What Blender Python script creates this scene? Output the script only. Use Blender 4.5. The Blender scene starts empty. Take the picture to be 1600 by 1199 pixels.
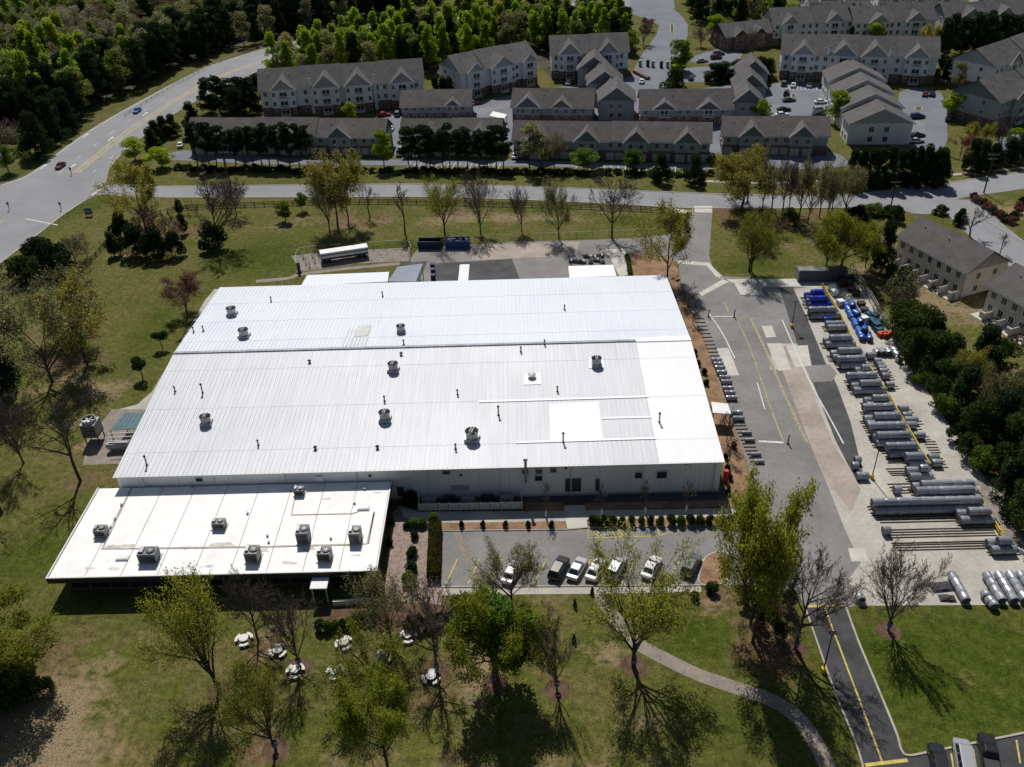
import bpy, bmesh, math, random
import numpy as np
from mathutils import Matrix, Vector
random.seed(7)
scene = bpy.context.scene
C = scene.collection
# ------------------------------------------------------------------ camera
FPX, CAMH, PITCH, ROLL, YAW = 1411.3, 95.0, .5925, -.0357, .0169
cd = bpy.data.cameras.new('camera'); cam = bpy.data.objects.new('camera', cd); C.objects.link(cam)
cd.sensor_width = 36; cd.lens = 36*FPX/1600; cd.clip_start = 1; cd.clip_end = 9000
_r = Vector((math.cos(YAW), math.sin(YAW), 0)); _fh = Vector((-math.sin(YAW), math.cos(YAW), 0))
_f = _fh*math.cos(PITCH) + Vector((0, 0, -math.sin(PITCH)))
_d = -_fh*math.sin(PITCH) + Vector((0, 0, -math.cos(PITCH)))
_rr = _r*math.cos(ROLL) - _d*math.sin(ROLL); _dd = _r*math.sin(ROLL) + _d*math.cos(ROLL)
m = Matrix.Identity(4)
for i in range(3):
    m[i][0] = _rr[i]; m[i][1] = -_dd[i]; m[i][2] = -_f[i]
m[2][3] = CAMH
cam.matrix_world = m
scene.camera = cam
# ------------------------------------------------------------------ sky, sun, exposure
SUN_EL, SUN_AZ = math.radians(53), math.atan2(-.18, 1.0)      # azimuth measured from +Y towards +X
w = bpy.data.worlds.new('World'); scene.world = w; w.use_nodes = True
nt = w.node_tree; bg = nt.nodes['Background']
sky = nt.nodes.new('ShaderNodeTexSky'); sky.sky_type = 'NISHITA'; sky.sun_disc = False
sky.sun_elevation = SUN_EL; sky.sun_rotation = SUN_AZ
nt.links.new(sky.outputs[0], bg.inputs[0]); bg.inputs[1].default_value = .05
sl = bpy.data.lights.new('sun', 'SUN'); sun = bpy.data.objects.new('sun', sl); C.objects.link(sun)
sl.energy = 4.3; sl.angle = math.radians(.53); sl.color = (1, .955, .89)
sd = Vector((math.sin(SUN_AZ)*math.cos(SUN_EL), math.cos(SUN_AZ)*math.cos(SUN_EL), math.sin(SUN_EL)))
sun.rotation_euler = sd.to_track_quat('Z', 'Y').to_euler(); sun.location = (0, 0, 150)
vs = scene.view_settings; vs.view_transform = 'Standard'; vs.look = 'None'; vs.exposure = 0.0; vs.gamma = 1; vs.use_curve_mapping = False

# ------------------------------------------------------------------ survey: photograph point -> place on the level z
def G(px, py, z=0.):
    a, b = px-800, py-599.5
    cr, sr = math.cos(ROLL), math.sin(ROLL)
    u = (a*cr+b*sr)/FPX; v = (-a*sr+b*cr)/FPX
    ct, st = math.cos(PITCH), math.sin(PITCH)
    y = ct-v*st; zz = -st-v*ct
    t = (z-CAMH)/zz
    x, y = u*t, y*t
    c, s = math.cos(YAW), math.sin(YAW)
    return Vector((x*c-y*s, x*s+y*c, z))
def row_of(p):
    q = p-Vector((0, 0, CAMH)); Z = q.dot(_f)
    return 599.5+FPX*q.dot(_dd)/Z
def height_to(base, py):
    lo, hi = 0., 60.
    for _ in range(40):
        mid = (lo+hi)/2
        if row_of(base+Vector((0, 0, mid))) > py: lo = mid
        else: hi = mid
    return lo
def pxm(p):      # photograph pixels per metre at a place
    q = p-Vector((0, 0, CAMH)); return FPX/q.dot(_f)

# ------------------------------------------------------------------ object helpers
def tag(o, label=None, cat=None, group=None, kind=None):
    if label: o['label'] = label
    if cat: o['category'] = cat
    if group: o['group'] = group
    if kind: o['kind'] = kind
    return o
def empty(name, loc=(0, 0, 0), rz=0):
    o = bpy.data.objects.new(name, None); C.objects.link(o); o.location = loc; o.rotation_euler = (0, 0, rz)
    o.empty_display_size = .5
    return o
def link(name, me, parent=None, loc=None, rz=0, scale=None):
    o = bpy.data.objects.new(name, me); C.objects.link(o)
    if parent: o.parent = parent
    if loc is not None: o.location = loc
    if rz: o.rotation_euler = (0, 0, rz)
    if scale is not None: o.scale = scale
    return o
def copy_tree(o, parent=None):
    c = o.copy(); C.objects.link(c); c.parent = parent
    for ch in o.children: copy_tree(ch, c)
    return c
class MB:
    def __init__(s): s.v = []; s.f = []; s.mi = []; s.cur = 0
    def face(s, pts):
        n = len(s.v); s.v += [tuple(p) for p in pts]; s.f.append(tuple(range(n, n+len(pts)))); s.mi.append(s.cur)
    def hexa(s, p):       # 8 points: bottom 4 ccw, top 4 ccw
        n = len(s.v); s.v += [tuple(q) for q in p]
        for q in ((3, 2, 1, 0), (4, 5, 6, 7), (0, 1, 5, 4), (1, 2, 6, 5), (2, 3, 7, 6), (3, 0, 4, 7)):
            s.f.append(tuple(n+i for i in q)); s.mi.append(s.cur)
    def box(s, x0, x1, y0, y1, z0, z1):
        s.hexa([(x0, y0, z0), (x1, y0, z0), (x1, y1, z0), (x0, y1, z0), (x0, y0, z1), (x1, y0, z1), (x1, y1, z1), (x0, y1, z1)])
        return s
    def bar(s, a, b, w, h):   # box along a->b, width w sideways, h upwards (centred)
        a = Vector(a); b = Vector(b); d = (b-a).normalized()
        sd_ = d.cross(Vector((0, 0, 1)))
        if sd_.length < 1e-4: sd_ = Vector((1, 0, 0))
        sd_.normalize(); up = sd_.cross(d)
        p = []
        for k in (-1, 1):
            for q, t in ((a, -1), (a, 1), (b, 1), (b, -1)): p.append(q+sd_*(t*w/2)+up*(k*h/2))
        s.hexa([p[0], p[1], p[2], p[3], p[4], p[5], p[6], p[7]] if True else p)
        return s
    def tube(s, a, b, r0, r1=None, n=8, cap=True):
        a = Vector(a); b = Vector(b); r1 = r0 if r1 is None else r1
        d = (b-a).normalized(); e = d.orthogonal().normalized(); g2 = d.cross(e)
        k = len(s.v)
        for q, r in ((a, r0), (b, r1)):
            for i in range(n):
                t = 2*math.pi*i/n; s.v.append(tuple(q+(e*math.cos(t)+g2*math.sin(t))*r))
        for i in range(n):
            j = (i+1) % n; s.f.append((k+i, k+j, k+n+j, k+n+i)); s.mi.append(s.cur)
        if cap:
            s.f.append(tuple(k+i for i in reversed(range(n)))); s.mi.append(s.cur)
            s.f.append(tuple(k+n+i for i in range(n))); s.mi.append(s.cur)
        return s
    def prism(s, poly, z0, z1):   # ccw polygon
        n = len(poly); k = len(s.v)
        s.v += [(p[0], p[1], z0) for p in poly]+[(p[0], p[1], z1) for p in poly]
        s.f.append(tuple(k+i for i in reversed(range(n)))); s.f.append(tuple(k+n+i for i in range(n))); s.mi += [s.cur]*2
        for i in range(n):
            j = (i+1) % n; s.f.append((k+i, k+j, k+n+j, k+n+i)); s.mi.append(s.cur)
        return s
    def mesh(s, name, mats, smooth=False):
        me = bpy.data.meshes.new(name); me.from_pydata(s.v, [], s.f)
        for mt in (mats if isinstance(mats, (list, tuple)) else [mats]): me.materials.append(mt)
        me.polygons.foreach_set('material_index', s.mi)
        if smooth: me.polygons.foreach_set('use_smooth', [True]*len(s.f))
        me.update(); return me
    def build(s, name, mats, parent=None, loc=None, rz=0, smooth=False):
        return link(name, s.mesh(name, mats, smooth), parent, loc, rz)
def spline(pts, n=6, closed=False):
    P = [Vector(p) for p in pts]; out = []
    m_ = len(P)
    for i in range(m_-(0 if closed else 1)):
        if closed: a, b, c, d = P[i-1], P[i], P[(i+1) % m_], P[(i+2) % m_]
        else: a, b, c, d = P[max(i-1, 0)], P[i], P[i+1], P[min(i+2, m_-1)]
        for k in range(n):
            t = k/n
            out.append(.5*((2*b)+(c-a)*t+(2*a-5*b+4*c-d)*t*t+(3*b-a-3*c+d)*t**3))
    if not closed: out.append(P[-1])
    return out
def at_z(p, z): return Vector((p[0], p[1], z))
def sheet(name, pts, z, mat, parent=None, kind='structure', curve=0):
    P = [at_z(p, z) for p in pts]
    if curve: P = spline(P, curve, True)
    a = sum(P[i].x*P[(i+1) % len(P)].y-P[(i+1) % len(P)].x*P[i].y for i in range(len(P)))
    if a < 0: P.reverse()
    b = MB(); b.face(P); o = b.build(name, mat, parent)
    if kind and not parent: tag(o, kind=kind)
    return o
def pix(l): return [G(*p) for p in l]
def ribbon_pts(P, wdt):
    L = []; R = []
    for i, p in enumerate(P):
        d = (P[min(i+1, len(P)-1)]-P[max(i-1, 0)]); d.z = 0; d.normalize()
        n = Vector((-d.y, d.x, 0))*wdt/2; L.append(p+n); R.append(p-n)
    return L, R
def ribbon(name, pts, wdt, z, mat, parent=None, kind='structure', smooth=6, h=0):
    P = spline([at_z(p, z) for p in pts], smooth) if smooth else [at_z(p, z) for p in pts]
    L, R = ribbon_pts(P, wdt); b = MB()
    for i in range(len(P)-1):
        if h: b.hexa([at_z(R[i], z), at_z(R[i+1], z), at_z(L[i+1], z), at_z(L[i], z), at_z(R[i], z+h), at_z(R[i+1], z+h), at_z(L[i+1], z+h), at_z(L[i], z+h)])
        else: b.face([R[i], R[i+1], L[i+1], L[i]])
    o = b.build(name, mat, parent)
    if kind and not parent: tag(o, kind=kind)
    return o
def dashes(name, pts, wdt, z, mat, parent, on=3, off=6, smooth=6):
    P = spline([at_z(p, z) for p in pts], smooth); pos = 0; k = on+off
    acc = [0]
    for i in range(1, len(P)): acc.append(acc[-1]+(P[i]-P[i-1]).length)
    def at(s):
        for i in range(1, len(P)):
            if acc[i] >= s: return P[i-1].lerp(P[i], (s-acc[i-1])/max(acc[i]-acc[i-1], 1e-6))
        return P[-1]
    while pos+on < acc[-1]:
        ribbon(name, [at(pos), at(pos+on)], wdt, z, mat, parent, smooth=0); pos += k

# ------------------------------------------------------------------ materials
def mat(name, col, rough=.8, var=.15, scale=3., col2=None, bump=0., metal=0., spec=.3, detail=4, objvar=0., coords='Object', bscale=None, scale2=None, var2=0.):
    m_ = bpy.data.materials.new(name); m_.use_nodes = True; t = m_.node_tree; N = t.nodes; L = t.links
    b = N['Principled BSDF']; b.inputs['Roughness'].default_value = rough; b.inputs['Metallic'].default_value = metal
    b.inputs['Specular IOR Level'].default_value = spec
    tc = N.new('ShaderNodeTexCoord')
    no = N.new('ShaderNodeTexNoise'); no.inputs['Scale'].default_value = scale; no.inputs['Detail'].default_value = detail; no.inputs['Roughness'].default_value = .65
    L.new(tc.outputs[coords], no.inputs['Vector'])
    mr = N.new('ShaderNodeMapRange'); mr.inputs[1].default_value = .3; mr.inputs[2].default_value = .7
    L.new(no.outputs[0], mr.inputs[0])
    mx = N.new('ShaderNodeMix'); mx.data_type = 'RGBA'
    c2 = col2 or tuple(max(0, c*(1-2*var)) for c in col)
    c1 = col if col2 else tuple(min(1, c*(1+var)) for c in col)
    mx.inputs[6].default_value = (*c1, 1); mx.inputs[7].default_value = (*c2, 1)
    L.new(mr.outputs[0], mx.inputs[0]); out = mx.outputs[2]
    if scale2:
        n2 = N.new('ShaderNodeTexNoise'); n2.inputs['Scale'].default_value = scale2; n2.inputs['Detail'].default_value = 3
        L.new(tc.outputs[coords], n2.inputs['Vector'])
        m3 = N.new('ShaderNodeMapRange'); m3.inputs[1].default_value = .3; m3.inputs[2].default_value = .7; m3.inputs[3].default_value = 1-var2; m3.inputs[4].default_value = 1+var2
        L.new(n2.outputs[0], m3.inputs[0])
        hs = N.new('ShaderNodeHueSaturation'); L.new(out, hs.inputs['Color']); L.new(m3.outputs[0], hs.inputs['Value']); out = hs.outputs[0]
    if objvar:
        oi = N.new('ShaderNodeObjectInfo'); m4 = N.new('ShaderNodeMapRange'); m4.inputs[3].default_value = 1-objvar; m4.inputs[4].default_value = 1+objvar
        L.new(oi.outputs['Random'], m4.inputs[0])
        hs = N.new('ShaderNodeHueSaturation'); L.new(out, hs.inputs['Color']); L.new(m4.outputs[0], hs.inputs['Value']); out = hs.outputs[0]
    L.new(out, b.inputs['Base Color'])
    if bump:
        bp = N.new('ShaderNodeBump'); bp.inputs['Strength'].default_value = bump; bp.inputs['Distance'].default_value = .05
        n3 = N.new('ShaderNodeTexNoise'); n3.inputs['Scale'].default_value = bscale or scale*6; n3.inputs['Detail'].default_value = 5
        L.new(tc.outputs[coords], n3.inputs['Vector'])
        L.new(n3.outputs[0], bp.inputs['Height']); L.new(bp.outputs[0], b.inputs['Normal'])
    return m_
def leafmat(name, col, objvar=.25, hue=.02, trans=.45):
    m_ = bpy.data.materials.new(name); m_.use_nodes = True; t = m_.node_tree; N = t.nodes; L = t.links
    N.remove(N['Principled BSDF']); outn = N['Material Output']
    oi = N.new('ShaderNodeObjectInfo'); tc = N.new('ShaderNodeTexCoord')
    no = N.new('ShaderNodeTexNoise'); no.inputs['Scale'].default_value = .7; no.inputs['Detail'].default_value = 5
    L.new(tc.outputs['Object'], no.inputs['Vector'])
    a = N.new('ShaderNodeMapRange'); a.inputs[1].default_value = .3; a.inputs[2].default_value = .7; a.inputs[3].default_value = .62; a.inputs[4].default_value = 1.38
    L.new(no.outputs[0], a.inputs[0])
    b = N.new('ShaderNodeMapRange'); b.inputs[3].default_value = 1-objvar; b.inputs[4].default_value = 1+objvar; L.new(oi.outputs['Random'], b.inputs[0])
    mu = N.new('ShaderNodeMath'); mu.operation = 'MULTIPLY'; L.new(a.outputs[0], mu.inputs[0]); L.new(b.outputs[0], mu.inputs[1])
    wn = N.new('ShaderNodeTexWhiteNoise'); wn.noise_dimensions = '1D'; L.new(oi.outputs['Random'], wn.inputs['W'])
    h = N.new('ShaderNodeMapRange'); h.inputs[3].default_value = .5-hue; h.inputs[4].default_value = .5+hue; L.new(wn.outputs[0], h.inputs[0])
    hs = N.new('ShaderNodeHueSaturation'); hs.inputs['Color'].default_value = (*col, 1)
    L.new(h.outputs[0], hs.inputs['Hue']); L.new(mu.outputs[0], hs.inputs['Value'])
    df = N.new('ShaderNodeBsdfDiffuse'); tr = N.new('ShaderNodeBsdfTranslucent'); mx = N.new('ShaderNodeMixShader'); mx.inputs[0].default_value = trans
    L.new(hs.outputs[0], df.inputs[0]); L.new(hs.outputs[0], tr.inputs[0]); L.new(df.outputs[0], mx.inputs[1]); L.new(tr.outputs[0], mx.inputs[2])
    L.new(mx.outputs[0], outn.inputs[0])
    return m_
M = {}
ORD = ['first', 'second', 'third', 'fourth', 'fifth', 'sixth', 'seventh', 'eighth', 'ninth', 'tenth', 'eleventh', 'twelfth', 'thirteenth', 'fourteenth', 'fifteenth', 'sixteenth', 'seventeenth', 'eighteenth']
M['asphalt'] = mat('asphalt', (.215, .207, .20), .9, .12, .12, bump=.15, bscale=6, scale2=1.2, var2=.08)
M['asphalt_dark'] = mat('asphalt_dark', (.075, .075, .08), .9, .2, .3, scale2=2.5, var2=.12)
M['asphalt_road'] = mat('asphalt_road', (.245, .248, .262), .9, .08, .08, scale2=1.1, var2=.06)
M['asphalt_estate'] = mat('asphalt_estate', (.165, .175, .205), .9, .1, .1, scale2=1.1, var2=.08)
M['asphalt_drive'] = mat('asphalt_drive', (.06, .06, .064), .9, .2, .25, scale2=2.5, var2=.12)
M['concrete'] = mat('concrete', (.43, .405, .36), .9, .12, .15, scale2=1.4, var2=.1)
M['concrete_pink'] = mat('concrete_pink', (.36, .305, .26), .9, .14, .2, scale2=1.4, var2=.1)
M['concrete_light'] = mat('concrete_light', (.52, .50, .45), .9, .1, .4)
M['kerb'] = mat('kerb', (.40, .37, .31), .9, .12, .6)
M['path'] = mat('path', (.25, .215, .18), .9, .15, .5, scale2=3, var2=.15)
M['mulch'] = mat('mulch', (.115, .07, .042), .95, .3, .8, bump=.4, bscale=5, scale2=4, var2=.2)
M['mulch_tan'] = mat('mulch_tan', (.27, .165, .095), .95, .25, .4, bump=.4, bscale=5, scale2=3, var2=.2)
M['gravel'] = mat('gravel', (.25, .22, .19), .95, .25, .8, scale2=5, var2=.2)
M['white_line'] = mat('white_line', (.62, .62, .6), .8, .15, 1.5)
M['faded_line'] = mat('faded_line', (.36, .32, .2), .85, .25, 1.5)
M['yellow_line'] = mat('yellow_line', (.55, .45, .12), .8, .2, 1.5)
M['roof_metal'] = mat('roof_metal', (.55, .575, .625), .45, .07, .05, spec=.4, scale2=.6, var2=.05)
M['roof_white'] = mat('roof_white', (.84, .85, .86), .5, .03, .1)
M['wall_metal'] = mat('wall_metal', (.76, .76, .76), .55, .05, .3)
M['trim'] = mat('trim', (.6, .6, .6), .5, .05, 1)
M['dark_trim'] = mat('dark_trim', (.06, .06, .065), .5, .1, 1)
M['glass'] = mat('glass', (.015, .02, .028), .12, .2, .5, spec=.6)
M['grey_metal'] = mat('grey_metal', (.30, .31, .33), .5, .15, 1.5, metal=.3)
M['light_metal'] = mat('light_metal', (.45, .45, .44), .5, .12, 1.5, metal=.2)
M['dark_metal'] = mat('dark_metal', (.05, .05, .055), .5, .2, 1.5, metal=.3)
M['white'] = mat('white', (.75, .75, .74), .6, .06, 1.5)
M['bark'] = mat('bark', (.075, .06, .05), .95, .25, 2, objvar=.2)
M['bark_grey'] = mat('bark_grey', (.13, .105, .09), .95, .25, 2, objvar=.15)
M['bark_pink'] = mat('bark_pink', (.16, .08, .075), .95, .25, 2)
M['leaf_spring'] = leafmat('leaf_spring', (.27, .30, .035), hue=.012, trans=.55)
M['leaf_wood'] = leafmat('leaf_wood', (.165, .21, .05), hue=0.015, trans=0.55)
M['leaf_brown'] = leafmat('leaf_brown', (.21, .185, .10), hue=0.015, trans=0.55)
M['leaf_yellow'] = leafmat('leaf_yellow', (.27, .25, .045), hue=.012, trans=.55)
M['leaf_gold'] = leafmat('leaf_gold', (.27, .24, .05), hue=.01, trans=.5)
M['leaf_green'] = leafmat('leaf_green', (.115, .18, .03), hue=0.015, trans=0.5)
M['leaf_bright'] = leafmat('leaf_bright', (.27, .36, .035), hue=0.015, trans=0.55)
M['leaf_pale'] = leafmat('leaf_pale', (.25, .255, .105), hue=0.015, trans=0.55)
M['leaf_grey'] = leafmat('leaf_grey', (.25, .235, .15), hue=0.015, trans=0.55)
M['leaf_dark'] = leafmat('leaf_dark', (.032, .055, .022), trans=.25)
M['leaf_ever'] = leafmat('leaf_ever', (.052, .075, .02), trans=.3)
M['leaf_red'] = leafmat('leaf_red', (.2, .085, .075))
M['brick'] = mat('brick', (.15, .085, .07), .9, .2, 2)
# ================================================================== GROUND
def build_ground():
    xs = [-3000, -1500, -800, -500, -350, -250, -190]+list(np.arange(-150, 131, 1.6))+[170, 220, 300, 450, 800, 1500, 3000]
    ys = [-800, -200, -40, 20, 40]+list(np.arange(52, 262, 1.6))+[280, 300, 340, 400, 500, 700, 1000, 1800, 3500]
    X, Y = np.meshgrid(np.array(xs, float), np.array(ys, float)); nx, ny = len(xs), len(ys)
    co = np.stack([X, Y, np.zeros_like(X)], -1).reshape(-1, 3)
    idx = np.arange(nx*ny).reshape(ny, nx)
    f = np.stack([idx[:-1, :-1], idx[:-1, 1:], idx[1:, 1:], idx[1:, :-1]], -1).reshape(-1, 4)
    me = bpy.data.meshes.new('ground'); me.from_pydata(co.tolist(), [], f.tolist())
    A = {k: np.zeros(len(co)) for k in ('straw', 'soil', 'lush')}
    def el(k, px, py, rx, ry, s=1., rot=0):
        c = G(px, py); dx = co[:, 0]-c.x; dy = co[:, 1]-c.y
        if rot: dx, dy = dx*math.cos(rot)+dy*math.sin(rot), -dx*math.sin(rot)+dy*math.cos(rot)
        A[k] = np.maximum(A[k], s*np.clip(1.25-np.sqrt((dx/rx)**2+(dy/ry)**2), 0, 1))
    for a in ((60, 1140, 12, 11, 1), (30, 1190, 14, 7, 1), (130, 1085, 6, 8, .75), (165, 1036, 5, 2.2, .9), (160, 610, 7, 4, .95), (115, 660, 5, 5, .55), (150, 690, 5, 3, .8),
              (750, 1062, 3.6, 7, .85), (940, 1020, 5, 3.5, .75), (1000, 1131, 8, 1.6, .9), (560, 1190, 10, 3, .5), (850, 1195, 20, 2, .55), (430, 985, 4, 4, .6),
              (90, 600, 8, 5, .6), (760, 340, 30, 5, .75), (880, 342, 12, 3.5, .7), (560, 350, 12, 6, .6), (460, 350, 10, 6, .5), (200, 400, 6, 3, .6), (310, 375, 5, 4, .5),
              (1470, 470, 30, 9, .85, -.78), (1560, 600, 30, 9, .7, -.9), (1380, 370, 10, 5, .8), (1420, 415, 14, 4, .8, -.7), (1560, 330, 20, 7, .95), (1250, 380, 12, 6, .45),
              (1330, 940, 6, 2, .7), (1500, 1055, 5, 2, .35), (840, 930, 5, 1.5, .6), (1120, 945, 6, 4, .55), (250, 1000, 8, 3, .4), (600, 970, 10, 4, .4), (480, 520, 3, 2, .5),
              (690, 262, 60, 2.2, .5), (1030, 265, 40, 2.2, .5), (440, 262, 30, 2.2, .5), (660, 213, 3, 14, .9), (1500, 262, 30, 3, .4)):
        el('straw', *a)
    for a in ((100, 570, 9, 9, .85), (60, 640, 6, 6, .5), (560, 345, 11, 6, .9), (720, 335, 9, 4, .8), (230, 365, 9, 8, .9), (330, 360, 7, 6, .6), (400, 1010, 6, 5, .55), (680, 1060, 7, 6, .65),
              (600, 1040, 7, 6, .5), (1130, 935, 6, 4, .9), (1130, 335, 4, 7, 1), (1190, 350, 12, 6, .7), (1290, 335, 14, 6, .7), (1200, 1010, 6, 10, .9), (70, 1040, 9, 9, .7), (420, 1170, 5, 4, .6), (140, 750, 5, 4, .7),
              (520, 320, 8, 4, .5), (860, 1060, 3, 3, .6), (780, 350, 6, 3, .6), (700, 300, 3, 3, 0)):
        el('soil', *a)
    for a in ((1490, 1060, 24, 17, 1), (1150, 1120, 14, 12, .6), (60, 870, 9, 10, .8), (120, 950, 10, 6, .5), (330, 600, 9, 10, .35), (235, 520, 6, 20, .7), (420, 400, 16, 14, .85), (610, 385, 16, 4, .8), (980, 345, 8, 4, 1), (1180, 415, 11, 5, .9), (120, 330, 16, 5, .8, .9), (60, 260, 20, 3, .8, .9),
              (250, 950, 10, 8, .4), (1100, 1000, 8, 8, .8), (1150, 270, 50, 4, .6), (700, 275, 60, 3, .4), (480, 470, 8, 5, .7), (500, 1000, 10, 5, .3)):
        el('lush', *a)
    for k, a in A.items():
        at_ = me.attributes.new(k, 'FLOAT', 'POINT'); at_.data.foreach_set('value', a.astype(np.float32))
    mt = bpy.data.materials.new('lawn'); mt.use_nodes = True; t = mt.node_tree; N = t.nodes; L = t.links
    b = N['Principled BSDF']; b.inputs['Roughness'].default_value = .95; b.inputs['Specular IOR Level'].default_value = .1
    tc = N.new('ShaderNodeTexCoord')
    def noise(sc, det=4, ro=.6):
        n = N.new('ShaderNodeTexNoise'); n.inputs['Scale'].default_value = sc; n.inputs['Detail'].default_value = det; n.inputs['Roughness'].default_value = ro
        L.new(tc.outputs['Object'], n.inputs['Vector']); return n.outputs[0]
    def rng(s, a, b_, c=0, d=1):
        n = N.new('ShaderNodeMapRange'); L.new(s, n.inputs[0])
        for i, q in enumerate((a, b_, c, d)): n.inputs[i+1].default_value = q
        return n.outputs[0]
    def mix(fac, c1, c2):
        n = N.new('ShaderNodeMix'); n.data_type = 'RGBA'; L.new(fac, n.inputs[0])
        for i, q in ((6, c1), (7, c2)):
            if isinstance(q, tuple): n.inputs[i].default_value = (*q, 1)
            else: L.new(q, n.inputs[i])
        return n.outputs[2]
    def math_(op, a, b_):
        n = N.new('ShaderNodeMath'); n.operation = op
        for i, q in enumerate((a, b_)):
            if isinstance(q, (int, float)): n.inputs[i].default_value = q
            else: L.new(q, n.inputs[i])
        return n.outputs[0]
    def attr(nm):
        n = N.new('ShaderNodeAttribute'); n.attribute_name = nm; return n.outputs['Fac']
    big, mid, fine, vf = noise(.035), noise(.16, 5), noise(.9, 6, .75), noise(4, 4, .7)
    c = mix(rng(big, .35, .65), (.094, .098, .022), (.066, .078, .013))
    c = mix(rng(mid, .42, .66), c, (.125, .104, .042))
    lush = rng(math_('ADD', attr('lush'), math_('MULTIPLY', math_('SUBTRACT', mid, .5), 1.9)), .15, .85)
    c = mix(lush, c, mix(rng(noise(.3, 5, .7), .38, .62), (.040, .062, .005), (.064, .078, .011)))
    brk = math_('ADD', math_('MULTIPLY', math_('SUBTRACT', mid, .5), 1.6), math_('MULTIPLY', math_('SUBTRACT', fine, .5), 1.5))
    c = mix(rng(math_('ADD', attr('soil'), brk), .3, .85, 0, .85), c, (.135, .085, .05))
    c = mix(rng(math_('ADD', attr('straw'), brk), .38, .85, 0, .92), c, mix(rng(vf, .44, .58), mix(rng(fine, .4, .65), (.42, .345, .225), (.25, .165, .09)), (.10, .07, .035)))
    hs = N.new('ShaderNodeHueSaturation'); L.new(c, hs.inputs['Color'])
    L.new(math_('MULTIPLY', rng(fine, .33, .67, .55, 1.5), rng(vf, .33, .67, .55, 1.45)), hs.inputs['Value'])
    L.new(hs.outputs[0], b.inputs['Base Color'])
    bp = N.new('ShaderNodeBump'); bp.inputs['Strength'].default_value = .5; bp.inputs['Distance'].default_value = .12; L.new(fine, bp.inputs['Height']); L.new(bp.outputs[0], b.inputs['Normal'])
    me.materials.append(mt); me.update()
    return tag(link('ground', me), kind='structure')
build_ground()
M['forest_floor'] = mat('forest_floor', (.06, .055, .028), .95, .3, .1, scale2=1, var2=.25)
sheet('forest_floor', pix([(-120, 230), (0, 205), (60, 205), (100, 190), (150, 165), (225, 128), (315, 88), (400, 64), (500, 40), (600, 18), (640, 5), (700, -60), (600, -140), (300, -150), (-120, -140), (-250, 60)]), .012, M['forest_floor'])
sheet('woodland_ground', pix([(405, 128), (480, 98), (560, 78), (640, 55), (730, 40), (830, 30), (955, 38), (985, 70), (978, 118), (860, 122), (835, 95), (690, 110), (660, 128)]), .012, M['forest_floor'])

# ---- main road on the left
redge = [(-140, 505), (-60, 452), (0, 412), (60, 366), (105, 332), (150, 300), (165, 288), (172, 262), (195, 237), (258, 188), (320, 151), (400, 113), (450, 92), (500, 78), (560, 66), (620, 54), (700, 42), (790, 32), (870, 24), (960, 16), (1000, 6), (1050, -10)]
ledge = [(-140, 335), (-60, 310), (0, 289), (45, 272), (95, 235), (150, 197), (230, 152), (320, 106), (400, 80), (450, 67), (500, 56), (560, 44), (620, 32), (700, 20), (790, 10), (870, 2), (960, -8), (1040, -22)]
road = sheet('main_road', spline(pix(redge), 5)+spline(pix(ledge), 5)[::-1], .015, M['asphalt_road'])
med = [(-140, 425), (-60, 382), (0, 345), (30, 323), (70, 303), (118, 271), (160, 237), (200, 206), (260, 166), (330, 126), (400, 99), (450, 82), (500, 69), (560, 56), (620, 45), (700, 32), (790, 22), (870, 13), (960, 4)]
medp = pix(med)
M['road_median'] = mat('road_median', (.30, .285, .24), .9, .12, .3)
ribbon('median_stripe', medp[5:], 1.9, .024, M['road_median'], road)
ribbon('median_stripe', medp[:3], 1.9, .024, M['road_median'], road)
for s in (-1, 1):
    for seg in (medp[5:], medp[:3]):
        P = spline(seg, 5); L_, R_ = ribbon_pts(P, 2.0)
        ribbon('yellow_line', L_ if s > 0 else R_, .28, .032, M['yellow_line'], road, smooth=0)
def between(a, b, t): return [p.lerp(q, t) for p, q in zip(a, b)]
lsp = spline(pix(ledge[2:]), 5)
L_, R_ = ribbon_pts(lsp, 1.6); ribbon('white_line', R_, .22, .030, M['white_line'], road, smooth=0)
off = ribbon_pts(spline(medp[5:], 3), 10.5)
dashes('lane_dash', off[0], .2, .030, M['white_line'], road, 3, 9, 1)
dashes('lane_dash', off[1], .2, .030, M['white_line'], road, 3, 9, 1)
for px, py in ((133, 213), (68, 261), (112, 261), (172, 218), (226, 179)):      # turn arrows
    p = G(px, py); d = (G(px+40, py-32)-p).normalized(); n = Vector((-d.y, d.x, 0))
    b = MB(); b.face([at_z(q, .031) for q in (p-d*2-n*.2, p-d*2+n*.2, p+d+n*.2, p+d-n*.2)][::-1]); b.face([at_z(q, .031) for q in (p+d-n*.8, p+d*2.6, p+d+n*.8)])
    b.build('turn_arrow', M['white_line'], road)
ribbon('stop_line', pix([(143, 306), (161, 293)]), .6, .031, M['white_line'], road, smooth=0)
ribbon('stop_line', pix([(40, 342), (90, 352)]), .4, .031, M['white_line'], road, smooth=0)
ribbon('verge_kerb', pix([(172, 262), (195, 237), (258, 188), (320, 151), (400, 113)]), .35, .0, M['kerb'], h=.13)
ribbon('verge_kerb', pix([(0, 412), (60, 366), (105, 332), (150, 306), (190, 307), (240, 309)]), .4, .0, M['kerb'], h=.13)
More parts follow.
